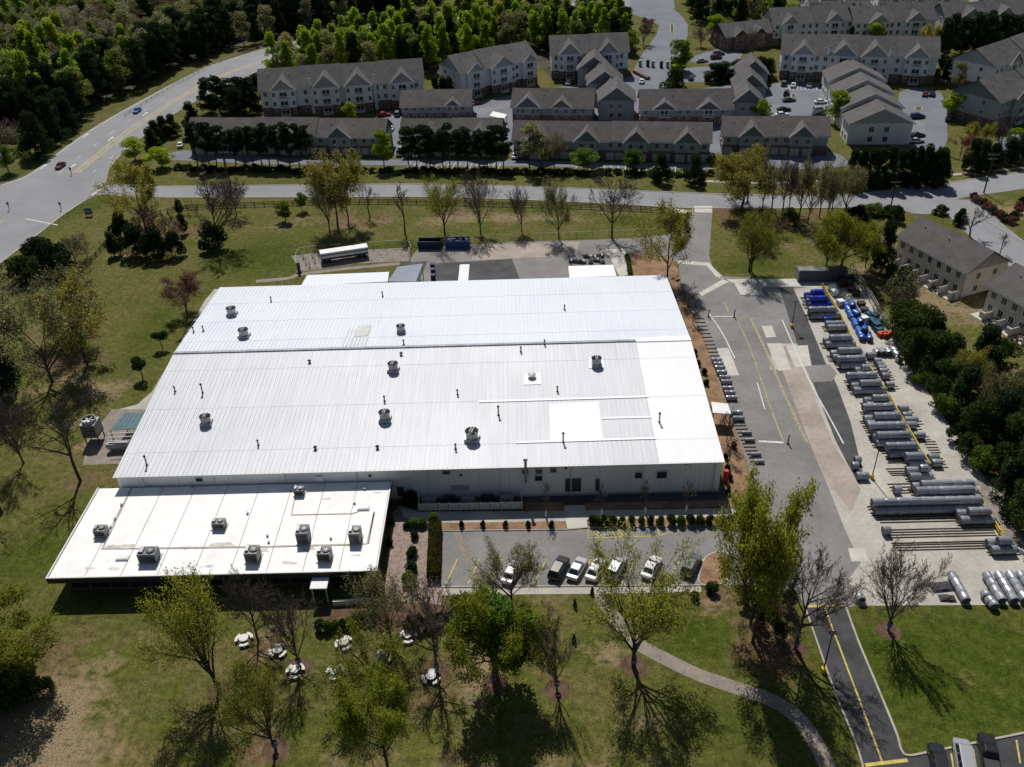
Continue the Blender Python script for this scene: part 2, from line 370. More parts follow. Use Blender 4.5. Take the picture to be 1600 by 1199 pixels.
# ---- cross road behind the works
up = [(160, 291), (185, 288), (265, 291), (400, 290), (640, 288), (800, 291), (960, 297), (1110, 303), (1250, 306), (1340, 303), (1400, 296), (1500, 283), (1600, 268), (1760, 240)]
lo = [(140, 304), (190, 305), (265, 309), (400, 309), (640, 308), (800, 312), (960, 319), (1060, 325), (1200, 326), (1330, 325), (1400, 327), (1430, 334), (1462, 332), (1500, 310), (1600, 295), (1760, 262)]
road2 = sheet('cross_road', spline(pix(up), 4)+spline(pix(lo), 4)[::-1], .021, M['asphalt_road'])
for l in (up[2:], lo[2:11]):
    ribbon('road_kerb', pix(l), .3, .0, M['kerb'], road2, h=.12)
ribbon('side_road_arm', pix([(1500, 312), (1520, 340), (1560, 375), (1600, 405), (1680, 455)]), 11, .018, M['asphalt_road'])
ribbon('road_kerb', pix([(1508, 320), (1536, 342), (1570, 362), (1610, 385)]), .3, .0, M['kerb'], h=.14)
ribbon('footway', pix([(1100, 283), (1200, 286), (1330, 281), (1420, 279), (1500, 272), (1600, 262)]), 1.3, .016, M['concrete'])
# ---- works yard asphalt, drive and car park
yard = sheet('yard_asphalt', pix([(1083, 321), (1114, 321), (1111, 360), (1108, 400), (1114, 418), (1130, 432), (1252, 438), (1300, 560), (1345, 745), (1350, 850), (1335, 948), (1258, 950), (1245, 925), (1150, 915), (1100, 914), (690, 917),
     (688, 830), (885, 828), (1110, 823), (1150, 822), (1168, 800), (1172, 745), (1150, 680), (1130, 620), (1100, 530), (1076, 480), (1066, 452), (1060, 415), (1045, 402), (1012, 398), (1000, 396), (985, 430), (890, 434), (880, 437),
     (660, 441), (640, 405), (655, 388), (735, 383), (800, 378), (905, 376), (1000, 372), (1045, 367), (1073, 348)]), .02, M['asphalt'])
def patch(name, l, z, mt, parent=yard): return sheet(name, pix(l), z, mt, parent)
slab = sheet('concrete_yard', pix([(1205, 538), (1240, 537), (1262, 540), (1240, 452), (1335, 440), (1362, 470), (1400, 540), (1425, 580), (1450, 612), (1490, 675), (1530, 735), (1560, 780), (1600, 850), (1660, 945), (1340, 947), (1326, 905), (1345, 880), (1322, 832), (1290, 752), (1264, 690), (1232, 605), (1222, 578), (1203, 578)]), .029, M['concrete'])
sheet('wheel_lane', pix([(1208, 542), (1240, 540), (1256, 578), (1300, 690), (1345, 765), (1330, 800), (1290, 750), (1264, 690), (1232, 605)]), .036, M['concrete_pink'], slab)
sheet('asphalt_strip', pix([(1217, 448), (1238, 447), (1262, 500), (1290, 568), (1307, 600), (1329, 660), (1349, 742), (1341, 757), (1306, 690), (1262, 578), (1248, 545)]), .038, M['asphalt_dark'], slab)
sheet('asphalt_strip', pix([(1258, 572), (1296, 570), (1308, 584), (1300, 596), (1268, 598)]), .042, M['asphalt'], slab)
sheet('worn_asphalt', pix([(1420, 750), (1545, 752), (1590, 800), (1640, 900), (1600, 860), (1560, 835), (1530, 800), (1532, 760)]), .036, M['gravel'], slab)
for l in ([(1113, 431), (1135, 437), (1250, 436), (1310, 439), (1308, 452), (1240, 448), (1190, 449), (1193, 462), (1157, 461), (1147, 443)],
          [(1091, 459), (1131, 436), (1140, 440), (1097, 463)], [(1120, 545), (1138, 544), (1155, 587), (1133, 588)], [(1190, 510), (1206, 509), (1213, 527), (1197, 528)], [(1058, 407), (1108, 411), (1116, 420), (1128, 432), (1120, 434), (1104, 416), (1058, 412)],
          [(1084, 322), (1113, 322), (1112, 333), (1086, 332)], [(1045, 325), (1083, 330), (1080, 336), (1050, 333)], [(1325, 857), (1350, 857), (1358, 878), (1330, 878)], [(1198, 537), (1222, 537), (1236, 578), (1216, 580)],
          [(1228, 541), (1262, 540), (1268, 572), (1242, 574)]):
    patch('concrete_patch', l, .047, M['concrete_light'])
for l, wd, mt in (([(1107, 489), (1128, 520), (1148, 560)], .25, 'white_line'), ([(1148, 493), (1172, 545), (1205, 640), (1224, 690)], .3, 'faded_line'), ([(1172, 497), (1195, 545), (1228, 622), (1262, 694)], .5, 'faded_line'), ([(1130, 470), (1139, 490)], .3, 'faded_line'),
                  ([(1222, 500), (1262, 590), (1300, 660), (1318, 694)], .25, 'white_line'), ([(1185, 690), (1224, 692)], .5, 'white_line'), ([(1107, 495), (1147, 495)], .3, 'white_line'), ([(1183, 598), (1195, 640)], .2, 'white_line')):
    ribbon('painted_line', pix(l), wd, .052, M[mt], yard, smooth=3)
patch('light_repair', [(708, 832), (718, 832), (734, 862), (742, 880), (752, 915), (742, 915), (735, 885), (722, 868)], .034, M['path'])
patch('dark_repair', [(680, 412), (800, 405), (812, 436), (676, 439)], .034, M['asphalt_dark'])
patch('old_slab', [(735, 384), (905, 378), (900, 400), (738, 407)], .034, M['concrete_pink'])
patch('concrete_pad', [(946, 390), (978, 389), (985, 430), (968, 432)], .036, M['concrete_light'])
# car park stalls (angled) and hatched bay
for i in range(12):
    x = 697+i*34.3
    ribbon('stall_line', [G(x, 913), G(x+20+ (i-4)*.6, 874)], .18, .046, M['yellow_line'], yard, smooth=0)
for l in ([(919, 826), (919, 841), (1030, 838), (1070, 825)], [(919, 826), (975, 825), (975, 839)], [(1027, 824), (1031, 838)]):
    ribbon('bay_line', pix(l), .17, .046, M['yellow_line'], yard, smooth=0)
for x in (923, 929, 935, 951, 957, 963, 969):
    ribbon('hatch_line', pix([(x, 826), (x+12, 839)]), .17, .046, M['yellow_line'], yard, smooth=0)
p = G(948, 834); b = MB(); b.tube(at_z(p, .046), at_z(p, .048), .5, n=10); b.bar(at_z(p+Vector((0, .4, 0)), .05), at_z(p+Vector((.4, .9, 0)), .05), .25, .004); b.build('bay_symbol', M['white_line'], yard)
# kerbs round the car park
ribbon('car_park_kerb', pix([(1150, 821), (1110, 822), (918, 825), (885, 828), (689, 830), (690, 918), (1098, 915)]), .22, .0, M['kerb'], smooth=0, h=.15)
isl = sheet('planting_island', pix([(1093, 912), (1098, 880), (1108, 868), (1125, 863), (1140, 868), (1142, 890), (1130, 912)]), .12, M['mulch_tan'], curve=4)
pts = spline(pix([(1093, 912), (1098, 880), (1108, 868), (1125, 863), (1140, 868), (1142, 890), (1130, 912)]), 4, True)
ribbon('island_kerb', pts+[pts[0]], .25, .0, M['kerb'], h=.16, smooth=0)
ribbon('sidewalk', pix([(690, 924), (800, 923), (940, 922), (1095, 919)]), 1.5, .03, M['concrete'], smooth=0)
sheet('front_walk', pix([(622, 790), (655, 800), (815, 799), (1060, 796), (1150, 794), (1150, 806), (1060, 812), (920, 813), (884, 815), (655, 818), (632, 808)]), .03, M['concrete'])
sheet('door_apron', pix([(881, 790), (914, 790), (918, 824), (886, 826)]), .037, M['concrete_light'])
sheet('planting_bed', pix([(690, 818), (884, 815), (885, 826), (689, 828)]), .033, M['mulch_tan'])
sheet('planting_bed', pix([(918, 813), (1150, 808), (1160, 820), (919, 824)]), .033, M['mulch_tan'])
sheet('planting_bed', pix([(820, 786), (880, 785), (880, 799), (820, 800)]), .034, M['mulch_tan'])
sheet('planting_bed', pix([(915, 786), (1132, 782), (1150, 792), (915, 797)]), .034, M['mulch_tan'])
sheet('side_bed', pix([(1046, 437), (1060, 430), (1068, 455), (1078, 480), (1102, 530), (1131, 620), (1152, 680), (1174, 745), (1160, 790), (1136, 795), (1134, 760), (1126, 700), (1100, 600), (1080, 530)]), .026, M['mulch_tan'])
sheet('corner_bed', pix([(975, 398), (1012, 397), (1045, 402), (1056, 412), (1062, 440), (1040, 436), (985, 433)]), .026, M['mulch_tan'], curve=3)
sheet('paver_court', pix([(622, 792), (640, 800), (688, 822), (690, 925), (690, 945), (600, 940), (605, 880), (614, 800)]), .022, mat('paver', (.30, .225, .19), .9, .25, 1.5, scale2=4, var2=.2))
sheet('mulch_bed', pix([(500, 948), (600, 940), (690, 945), (740, 960), (700, 985), (600, 985), (520, 975)]), .014, M['mulch'], curve=4)
sheet('wall_shade_apron', pix([(817, 771), (1132, 762), (1134, 783), (915, 787), (880, 786), (817, 788)]), .03, M['asphalt_dark'])  # dark asphalt colour put here to deepen the front wall's cast shadow
# south drive, lower car park, garden path
drv = sheet('south_drive', pix([(1256, 949), (1322, 948), (1340, 1000), (1370, 1072), (1400, 1145), (1412, 1179), (1420, 1215), (1352, 1215), (1335, 1160), (1300, 1070)]), .024, M['asphalt_drive'])
ribbon('yellow_centre_line', pix([(1289, 950), (1312, 1012), (1345, 1100), (1378, 1190)]), .22, .032, M['yellow_line'], drv)
ribbon('yellow_bar', pix([(1352, 1196), (1418, 1188)]), .45, .033, M['yellow_line'], drv, smooth=0)
ribbon('yellow_bar', pix([(1262, 948), (1318, 946)]), .4, .033, M['yellow_line'], drv, smooth=0)
ribbon('drive_kerb', pix([(1322, 950), (1340, 1000), (1370, 1072), (1400, 1145), (1408, 1172), (1420, 1181), (1460, 1174), (1530, 1160), (1600, 1146), (1700, 1126)]), .26, 0, M['kerb'], h=.14)
ribbon('drive_kerb', pix([(1258, 950), (1300, 1070), (1336, 1160), (1352, 1212)]), .22, 0, M['kerb'], h=.14)
lot2 = sheet('lower_car_park', pix([(1412, 1182), (1460, 1175), (1530, 1161), (1600, 1147), (1710, 1126), (1740, 1300), (1350, 1300), (1355, 1214)]), .023, M['asphalt_drive'])
for i in range(6):
    x = 1452+34*i
    ribbon('stall_line', [G(x, 1184-6.8*i), G(x+6, 1220-6.8*i)], .2, .031, M['yellow_line'], lot2, smooth=0)
gp = ribbon('garden_path', pix([(932, 922), (950, 950), (975, 982), (1000, 1008), (1040, 1030), (1090, 1054), (1150, 1075), (1200, 1092), (1240, 1116), (1266, 1147), (1286, 1182), (1300, 1215)]), 2.0, .02, M['path'])
# back lane to the gas trailer pad, walk along west wall, equipment pad
sheet('gravel_pad', pix([(455, 400), (500, 395), (640, 387), (640, 408), (560, 412), (470, 425)]), .018, M['gravel'])
ribbon('gravel_walk', pix([(400, 440), (450, 435), (475, 428), (560, 418), (625, 412)]), 1.5, .019, M['path'])
sheet('west_walk', pix([(335, 452), (345, 452), (300, 520), (245, 620), (210, 660), (185, 640), (215, 632), (238, 612), (280, 540), (320, 470)]), .02, M['concrete'])
sheet('equipment_pad', pix([(135, 690), (175, 640), (225, 640), (190, 725), (130, 727)]), .024, M['path'])
sheet('canopy_apron', pix([(625, 412), (668, 408), (655, 440), (615, 442)]), .04, M['asphalt_dark'])
# housing estate streets
sheet('estate_street', pix([(262, 240), (290, 235), (420, 246), (640, 250), (800, 251), (960, 254), (1108, 257), (1112, 265), (960, 263), (800, 260), (640, 259), (420, 257), (262, 250)]), .022, M['asphalt_estate'])
sheet('estate_yard', pix([(604, 176), (740, 160), (850, 140), (985, 120), (1000, 150), (1150, 132), (1200, 130), (1215, 190), (1292, 200), (1294, 238), (1110, 240), (1000, 238), (800, 236), (606, 232)]), .016, M['asphalt_estate'])
EZL = .024
est_lots = sheet('estate_forecourt', pix([(640, 251), (780, 254), (780, 256), (640, 254)]), .03, M['asphalt_estate'])
for l in ([(985, 20), (1040, 10), (1075, 40), (1060, 95), (1050, 110), (1090, 105), (1180, 105), (1180, 120), (1150, 128), (1060, 130), (1075, 150), (1150, 132), (1155, 150), (1085, 165), (1080, 158), (1062, 152), (1020, 158), (1000, 190), (990, 195), (985, 130), (1000, 90), (1030, 40)],
          [(740, 165), (800, 152), (835, 165), (815, 185), (795, 205), (745, 195)], [(600, 180), (625, 180), (640, 240), (615, 240)], [(1205, 132), (1290, 132), (1300, 150), (1290, 190), (1270, 215), (1220, 195), (1200, 180)],
          [(1405, 145), (1470, 145), (1480, 200), (1475, 230), (1445, 238), (1418, 225)], [(1075, 95), (1130, 75), (1160, 85), (1135, 100)], [(1200, 232), (1300, 238), (1320, 260), (1210, 262)], [(835, 152), (890, 142), (900, 165), (840, 170)],
          [(1560, 215), (1600, 210), (1640, 240), (1560, 250)], [(985, 0), (1045, -5), (1050, 20), (1000, 22)]):
    EZL += .003; sheet('estate_car_park', pix(l), EZL, M['asphalt_estate'], curve=3)
for px, py, rx, ry in ((1045, 153, 14, 8), (1055, 75, 4, 12), (1050, 45, 3, 10), (1128, 125, 14, 3), (1115, 148, 6, 4), (1435, 170, 6, 3), (1240, 150, 4, 3)):
    b = MB(); P = []
    for k in range(14):
        t = k/14*2*math.pi; P.append(G(px+rx*math.cos(t), py+ry*math.sin(t)))
    o = sheet('traffic_island', P, .09, M['leaf_ground'] if 'leaf_ground' in M else M.setdefault('leaf_ground', mat('island_grass', (.075, .095, .022), .95, .25, .8)))
    ribbon('island_kerb', P+[P[0]], .3, 0.027, M['kerb'], o, h=.12, smooth=0)

for a, c, n in (((745, 176), (795, 163), 9), ((1222, 137), (1300, 140), 13), ((1432, 190), (1434, 216), 9), ((1215, 165), (1212, 190), 8), ((1290, 150), (1288, 185), 9), ((640, 257), (780, 260), 16), ((900, 263), (1100, 266), 18)):
    A_, C_ = G(*a), G(*c); d_ = (C_-A_).normalized(); n_ = Vector((-d_.y, d_.x, 0))*2.3
    for k in range(n+1):
        q = A_.lerp(C_, k/n); ribbon('stall_line', [q-n_, q+n_], .16, .066, M['white_line'], est_lots, smooth=0)
# ================================================================== WAREHOUSE
WX0, WX1, WY0, WY1, EZ = -64.08, 30.2, 108.9, 170.9, 6.3
RZ = 8.6
_rp = G(700, 541.5, RZ); RY = _rp.y
wh = empty('warehouse', ((WX0+WX1)/2, WY0, 0))
tag(wh, 'huge low warehouse with a pale ribbed metal roof and bright white strip', 'warehouse')
def wbuild(b, name, mt, parent=wh, smooth=False):
    o = b.build(name, mt, parent, smooth=smooth); 
    if parent is wh: o.matrix_parent_inverse = Matrix.Translation(-wh.location)
    return o
def rz_at(y): return EZ+(RZ-EZ)*((y-WY0)/(RY-WY0) if y < RY else (WY1-y)/(WY1-RY))
# roof sheets: rows along the slope, in two colours (old main field, new coated strip at the east end)
XS = G(1014, 640, 7.4).x
M['roof_old'] = None
def roofmat(name, col, dirt, amount, ribdark):
    m_ = bpy.data.materials.new(name); m_.use_nodes = True; t = m_.node_tree; N = t.nodes; L = t.links
    b = N['Principled BSDF']; b.inputs['Roughness'].default_value = .5; b.inputs['Specular IOR Level'].default_value = .35
    tc = N.new('ShaderNodeTexCoord'); sp = N.new('ShaderNodeSeparateXYZ'); L.new(tc.outputs['Object'], sp.inputs[0])
    # streaks run down the slope: noise stretched along y
    mp = N.new('ShaderNodeMapping'); mp.inputs['Scale'].default_value = (1.6, .06, 1); L.new(tc.outputs['Object'], mp.inputs[0])
    n1 = N.new('ShaderNodeTexNoise'); n1.inputs['Scale'].default_value = 1; n1.inputs['Detail'].default_value = 4; L.new(mp.outputs[0], n1.inputs[0])
    n2 = N.new('ShaderNodeTexNoise'); n2.inputs['Scale'].default_value = .05; n2.inputs['Detail'].default_value = 5; L.new(tc.outputs['Object'], n2.inputs[0])
    ml = N.new('ShaderNodeMath'); ml.operation = 'MULTIPLY'; L.new(n1.outputs[0], ml.inputs[0]); L.new(n2.outputs[0], ml.inputs[1])
    mr = N.new('ShaderNodeMapRange'); mr.inputs[1].default_value = .15; mr.inputs[2].default_value = .36; mr.inputs[4].default_value = amount; L.new(ml.outputs[0], mr.inputs[0])
    mx = N.new('ShaderNodeMix'); mx.data_type = 'RGBA'; mx.inputs[6].default_value = (*col, 1); mx.inputs[7].default_value = (*dirt, 1); L.new(mr.outputs[0], mx.inputs[0])
    # darker stripe painted beside every rib, standing in for its faint side shading
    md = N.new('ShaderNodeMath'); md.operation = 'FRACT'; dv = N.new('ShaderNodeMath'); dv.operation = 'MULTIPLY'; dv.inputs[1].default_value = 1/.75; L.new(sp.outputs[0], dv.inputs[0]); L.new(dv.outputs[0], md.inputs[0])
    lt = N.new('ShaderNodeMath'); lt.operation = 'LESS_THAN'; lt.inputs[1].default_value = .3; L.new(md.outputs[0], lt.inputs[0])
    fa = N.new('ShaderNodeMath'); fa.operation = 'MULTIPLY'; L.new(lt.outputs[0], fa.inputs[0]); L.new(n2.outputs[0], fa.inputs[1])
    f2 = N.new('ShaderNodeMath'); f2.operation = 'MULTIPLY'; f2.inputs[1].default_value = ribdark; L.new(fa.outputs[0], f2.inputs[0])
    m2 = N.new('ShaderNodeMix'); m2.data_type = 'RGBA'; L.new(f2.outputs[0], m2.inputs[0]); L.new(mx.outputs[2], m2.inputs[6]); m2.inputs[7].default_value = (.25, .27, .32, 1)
    L.new(m2.outputs[2], b.inputs['Base Color'])
    return m_
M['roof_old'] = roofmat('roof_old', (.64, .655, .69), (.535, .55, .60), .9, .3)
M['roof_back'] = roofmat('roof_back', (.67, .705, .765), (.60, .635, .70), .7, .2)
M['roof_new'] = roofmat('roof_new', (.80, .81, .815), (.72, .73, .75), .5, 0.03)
def roof_row(ya, yb, xa, xb, mt, lift):
    b = MB(); t = .05
    za, zb = rz_at(ya)+lift, rz_at(yb)+lift
    b.hexa([(xa, ya, za-t), (xb, ya, za-t), (xb, yb, zb-t), (xa, yb, zb-t), (xa, ya, za), (xb, ya, za), (xb, yb, zb), (xa, yb, zb)])
    return wbuild(b, 'roof_panel', M[mt])
nf = 6
yf = [WY0-.35+(RY-.02-(WY0-.35))*i/nf for i in range(nf+1)]; yb_ = [RY+.02+(WY1+.3-RY)*i/7 for i in range(8)]
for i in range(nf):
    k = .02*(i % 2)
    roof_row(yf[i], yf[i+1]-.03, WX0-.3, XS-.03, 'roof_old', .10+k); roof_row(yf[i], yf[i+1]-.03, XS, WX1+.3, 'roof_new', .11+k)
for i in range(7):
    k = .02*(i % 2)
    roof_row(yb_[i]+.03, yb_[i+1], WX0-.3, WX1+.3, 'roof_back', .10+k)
# standing ribs, one joined part per slope
for nm, ya, yb, mt, xa, xb in (('roof_ribs', WY0-.3, RY-.2, 'roof_old', WX0, XS), ('roof_ribs', RY+.2, WY1, 'roof_back', WX0, WX1), ('roof_ribs', WY0-.3, RY-.2, 'roof_new', XS+.3, WX1)):
    b = MB(); x = xa
    while x < xb:
        za, zb = rz_at(ya)+.13, rz_at(yb)+.13
        b.hexa([(x, ya, za-.05), (x+.09, ya, za-.05), (x+.09, yb, zb-.05), (x, yb, zb-.05), (x, ya, za+.05), (x+.09, ya, za+.05), (x+.09, yb, zb+.05), (x, yb, zb+.05)]); x += .75
    o = wbuild(b, nm, M[mt]); o['kind'] = 'stuff'
b = MB(); b.box(WX0-.3, XS, RY-.35, RY+.28, RZ+.1, RZ+.3); wbuild(b, 'ridge_cap', mat('ridge_cap', (.30, .32, .36), .5, .2, .6))
b = MB(); b.box(XS+.02, WX1+.3, RY-.5, RY+.5, RZ+.12, RZ+.24); wbuild(b, 'ridge_cap', M['roof_white'])
def on_roof(px, py):
    z = 7.4
    for _ in range(12): z = rz_at(G(px, py, z).y)
    return G(px, py, z)
# white sealed lap seams and re-coated patches
def roof_sheet(name, pts, lift, mt):
    P = [on_roof(*p) for p in pts]; P = [Vector((p.x, p.y, rz_at(p.y)+lift)) for p in P]
    b = MB(); b.face(P); b.face([p-Vector((0, 0, .03)) for p in P][::-1]); o = wbuild(b, name, mt); return o
M['coating'] = mat('coating', (.88, .88, .88), .6, .02, .4)
roof_sheet('coated_patch', [(860, 691), (942, 689), (935, 629), (858, 633)], .2, M['coating'])
roof_sheet('coated_patch', [(818, 603), (846, 602), (844, 584), (820, 585)], .2, M['coating'])
roof_sheet('coated_patch', [(920, 577), (944, 576), (941, 559), (920, 560)], .2, M['coating'])
for a, c, w_ in (((748, 629), (1014, 621), 3), ((940, 655), (1018, 653), 3), ((806, 693), (1026, 686), 3), ((985, 533), (1077, 529), 6)):
    roof_sheet('sealed_seam', [(a[0], a[1]+w_/2), (c[0], c[1]+w_/2), (c[0], c[1]-w_/2), (a[0], a[1]-w_/2)], .21, M['coating'])
roof_sheet('bare_patch', [(552, 528), (574, 526), (580, 509), (560, 511)], .2, M['light_metal'])
for k in range(7): roof_sheet('bare_streak', [(534+k*6, 543-k*.4), (535.5+k*6, 543-k*.4), (547+k*5.4, 515), (545.5+k*5.4, 515)], .19, M['light_metal'])
# walls: sheets with joints between them, base, gutter
n = 20; dx = (WX1-WX0)/n
for i in range(n):
    b = MB(); b.box(WX0+i*dx+.015, WX0+(i+1)*dx-.015, WY0+.03, WY0+.2, .4, EZ+.02)
    for k in range(1, 6): b.box(WX0+i*dx+k*dx/6-.04, WX0+i*dx+k*dx/6+.04, WY0-.015, WY0+.035, .42, EZ)
    wbuild(b, 'wall_panel', M['wall_metal'])
b = MB(); b.box(WX0-.05, WX1+.05, WY0-.04, WY0+.25, 0, .4); wbuild(b, 'plinth', M['concrete'])
b = MB()
for xa, s in ((WX0, 1), (WX1, -1)):
    b.prism([(xa, WY0+.22), (xa+s*.2, WY0+.22), (xa+s*.2, WY1), (xa, WY1)][::s], 0, EZ)
    b.v, b.f = b.v, b.f
b.box(WX0+.2, WX1-.2, WY1-.2, WY1, 0, EZ)
for xa in (WX0+.1, WX1-.1):
    b.face([(xa, WY0+.25, EZ-.01), (xa, WY1-.1, EZ-.01), (xa, RY, RZ-.02)]); b.face([(xa, WY0+.25, EZ-.01), (xa, RY, RZ-.02), (xa, WY1-.1, EZ-.01)])
wbuild(b, 'side_wall', M['wall_metal'])
b = MB(); b.box(WX0-.3, WX1+.3, WY0-.55, WY0-.36, EZ-.08, EZ+.1); wbuild(b, 'gutter', M['trim'])
for x in np.linspace(WX0+4, WX1-1, 9):
    b = MB(); b.box(x-.07, x+.07, WY0-.18, WY0-.03, .2, EZ-.05); wbuild(b, 'downpipe', M['trim'])
def wall_rect(px0, py0, px1, py1, name, mt, frame=True, d=.08):
    # opening measured on the front wall plane
    def onwall(px, py):
        a, c = G(px, py, 0), G(px, py, 3); t = (WY0-a.y)/(c.y-a.y); p = a.lerp(c, t); return p.x, p.z
    xa, za = onwall(px0, py1); xb, zb = onwall(px1, py0)
    b = MB(); b.box(xa, xb, WY0-d, WY0-.02, za, zb); o = wbuild(b, name, mt)
    if frame:
        b = MB(); t = .09
        for q in ((xa-t, xb+t, zb, zb+t), (xa-t, xb+t, za-t, za), (xa-t, xa, za, zb), (xb, xb+t, za, zb)): b.box(q[0], q[1], WY0-d-.05, WY0-.02, q[2], q[3])
        f = b.build('frame', M['trim'], o)
    return xa, xb, za, zb, o
for q in ((816, 734, 825, 740), (837, 733, 847, 740), (860, 731, 869, 738), (836, 743, 847, 751), (992, 738, 1003, 747), (1026, 736, 1042, 747), (692, 735, 703, 741), (307, 747, 316, 752)):
    wall_rect(*q, 'window', M['glass'])
xa, xb, za, zb, o = wall_rect(883, 747, 908, 768, 'roller_door', mat('door_blue', (.05, .06, .085), .6, .15, 1))
for k in range(6):
    b = MB(); z = za+(zb-za)*(k+.5)/6; b.box(xa+.05, xb-.05, WY0-.13, WY0-.1, z-.16, z+.16); b.build('door_slat', M['dark_trim'], o)
wall_rect(930, 748, 937, 767, 'door', M['dark_trim']); wall_rect(622, 760, 630, 775, 'door', M['dark_trim'])
wall_rect(706, 758, 732, 766, 'wall_louvre', M['light_metal'], False, .14)
wall_rect(496, 743, 504, 751, 'wall_louvre', M['white'], False, .3)
for px, py in ((884, 730), (1072, 723), (720, 741), (578, 742)):
    wall_rect(px-2, py, px+2, py+2, 'wall_lamp', M['dark_trim'], False, .25)
# east doorway canopy and back additions
def slabroof(name, label, cat, pts, z, t, mt, posts=True, walls=None):
    P = [G(px, py, z) for px, py in pts]
    e = empty(name, at_z(P[0], 0)); tag(e, label, cat)
    inv = Matrix.Translation(-e.location)
    b = MB(); b.prism([(p.x, p.y) for p in P], z-t, z); o = b.build('roof', mt, e); o.matrix_parent_inverse = inv
    c = sum(P, Vector())/len(P)
    if walls:
        Q = [p.lerp(c, .04) for p in P]; b = MB(); b.prism([(p.x, p.y) for p in Q], 0, z-t); o = b.build('wall', walls, e); o.matrix_parent_inverse = inv
    if posts:
        for p in P:
            q = p.lerp(c, .06); b = MB(); b.box(q.x-.1, q.x+.1, q.y-.1, q.y+.1, 0, z-t); o = b.build('post', M['grey_metal'], e); o.matrix_parent_inverse = inv
    return e
slabroof('side_canopy', 'small white flat canopy sticking out from the east wall', 'canopy', [(1114, 645), (1143, 647), (1137, 631), (1111, 628)], 3.2, .18, M['white'])
slabroof('rear_annex', 'long low white-roofed annex behind the back eave', 'annex', [(470, 447), (606, 440), (608, 425), (480, 430)], 5.2, .2, M['roof_back'], False, M['wall_metal'])
slabroof('loading_canopy', 'blue-grey sheet canopy over the back loading door', 'canopy', [(606, 440), (650, 440), (661, 412), (621, 417)], 4.6, .2, mat('canopy_blue', (.17, .2, .27), .5, .12, .8))
slabroof('dock_annex', 'small white flat-roofed dock annex behind the northeast roof', 'annex', [(890, 434), (963, 431), (958, 414), (888, 416)], 5.0, .25, M['roof_white'], False, M['wall_metal'])
b = MB(); P = [G(*q) for q in ((720, 438), (735, 438), (735, 413), (720, 413))]
bt = empty('box_trailer', at_z(P[0], 0)); tag(bt, 'white box trailer backed up to the rear dock', 'trailer')
inv = Matrix.Translation(-bt.location)
x0, x1, y0, y1 = P[0].x, P[1].x, WY1+1.2, WY1+13
b.box(x0, x1, y0, y1, 1.1, 3.9); b.build('body', M['white'], bt).matrix_parent_inverse = inv
for yy in (y0+1.4, y0+2.6):
    for xx in (x0+.1, x1-.45):
        b = MB(); b.tube((xx, yy, .5), (xx+.35, yy, .5), .5, n=12); b.build('wheel', M['dark_metal'], bt).matrix_parent_inverse = inv
b = MB(); b.box(x0+.2, x1-.2, y0+.2, y1-.2, .9, 1.09); b.build('chassis', M['dark_metal'], bt).matrix_parent_inverse = inv
for xx in (x0+.5, x1-.6):
    b = MB(); b.box(xx, xx+.12, y1-2.5, y1-2.3, 0, .9); b.build('landing_leg', M['dark_metal'], bt).matrix_parent_inverse = inv

# ------------------------------------------------------------------ roof fans and pipes on the warehouse
def disc_fan():
    r = empty('roof_fan')
    b = MB(); b.box(-.75, .75, -.75, .75, -.3, .35); b.build('curb', M['light_metal'], r)
    b = MB(); b.tube((0, 0, .35), (0, 0, .95), .68, .68, 20, False); b.tube((0, 0, .95), (0, 0, 1.2), .68, .8, 20, False); b.tube((0, 0, 1.2), (0, 0, .8), .76, .62, 20, False); b.build('stack', M['light_metal'], r)
    b = MB(); b.tube((0, 0, .7), (0, 0, .75), .62, n=20); b.build('damper', M['dark_metal'], r)
    for k in range(2):
        b = MB(); s = 1 if k else -1
        b.hexa([(s*.03, -.55, .95), (s*.1, -.55, .95), (s*.1, .55, .95), (s*.03, .55, .95), (s*.1, -.5, 1.45), (s*.16, -.5, 1.45), (s*.16, .5, 1.45), (s*.1, .5, 1.45)]); b.build('flap', M['light_metal'], r)
    return r
fan0 = disc_fan(); first = True
FANS = [((363, 493), 1.25, 'blunt round roof fan at the far northwest corner of the warehouse roof'), ((382, 527), 1.25, 'round roof fan second in from the northwest roof corner'), ((627, 520), 1.1, 'round roof fan with a thin pipe just below it, north of the ridge'),
        ((615, 580), 1.2, 'round roof fan just south of the dark ridge line'), ((323, 663), 1.2, 'round roof fan alone near the west edge of the front slope'), ((602, 657), 1.25, 'round roof fan with a small vent cap directly above it on the front slope'),
        ((738, 688), 1.4, 'largest round roof fan, low on the front slope beside a vent cap'), ((932, 572), 1.2, 'round roof fan standing on a small white coated square')]
for (pp, s, lab) in FANS:
    o = fan0 if first else copy_tree(fan0); first = False
    p = on_roof(*pp); o.location = (p.x, p.y, p.z+.2); o.scale = (s, s, s); o.rotation_euler.z = random.uniform(-.3, .3); tag(o, lab, 'roof fan', 'round fans on the warehouse roof')
PIP = [(424, 472), (598, 464), (882, 485), (851, 540), (814, 551), (631, 540), (318, 518), (303, 520), (274, 613), (317, 615), (404, 697), (601, 628), (715, 618), (779, 650), (712, 703), (871, 613), (1030, 661), (880, 692), (230, 728), (627, 556), (484, 568), (590, 702), (493, 703), (795, 742)]
def pipe_mesh(h, capr):
    b = MB(); b.tube((0, 0, -.3), (0, 0, h), .13, n=8); b.cur = 1; b.tube((0, 0, h-.06), (0, 0, h+.16), capr, capr*.5, 8); b.tube((0, 0, -.25), (0, 0, .12), .3, .2, 8); return b.mesh('vent_pipe', [M['grey_metal'], M['dark_metal']])
pm = [pipe_mesh(1.0, .2), pipe_mesh(1.8, .24), pipe_mesh(.5, .34)]
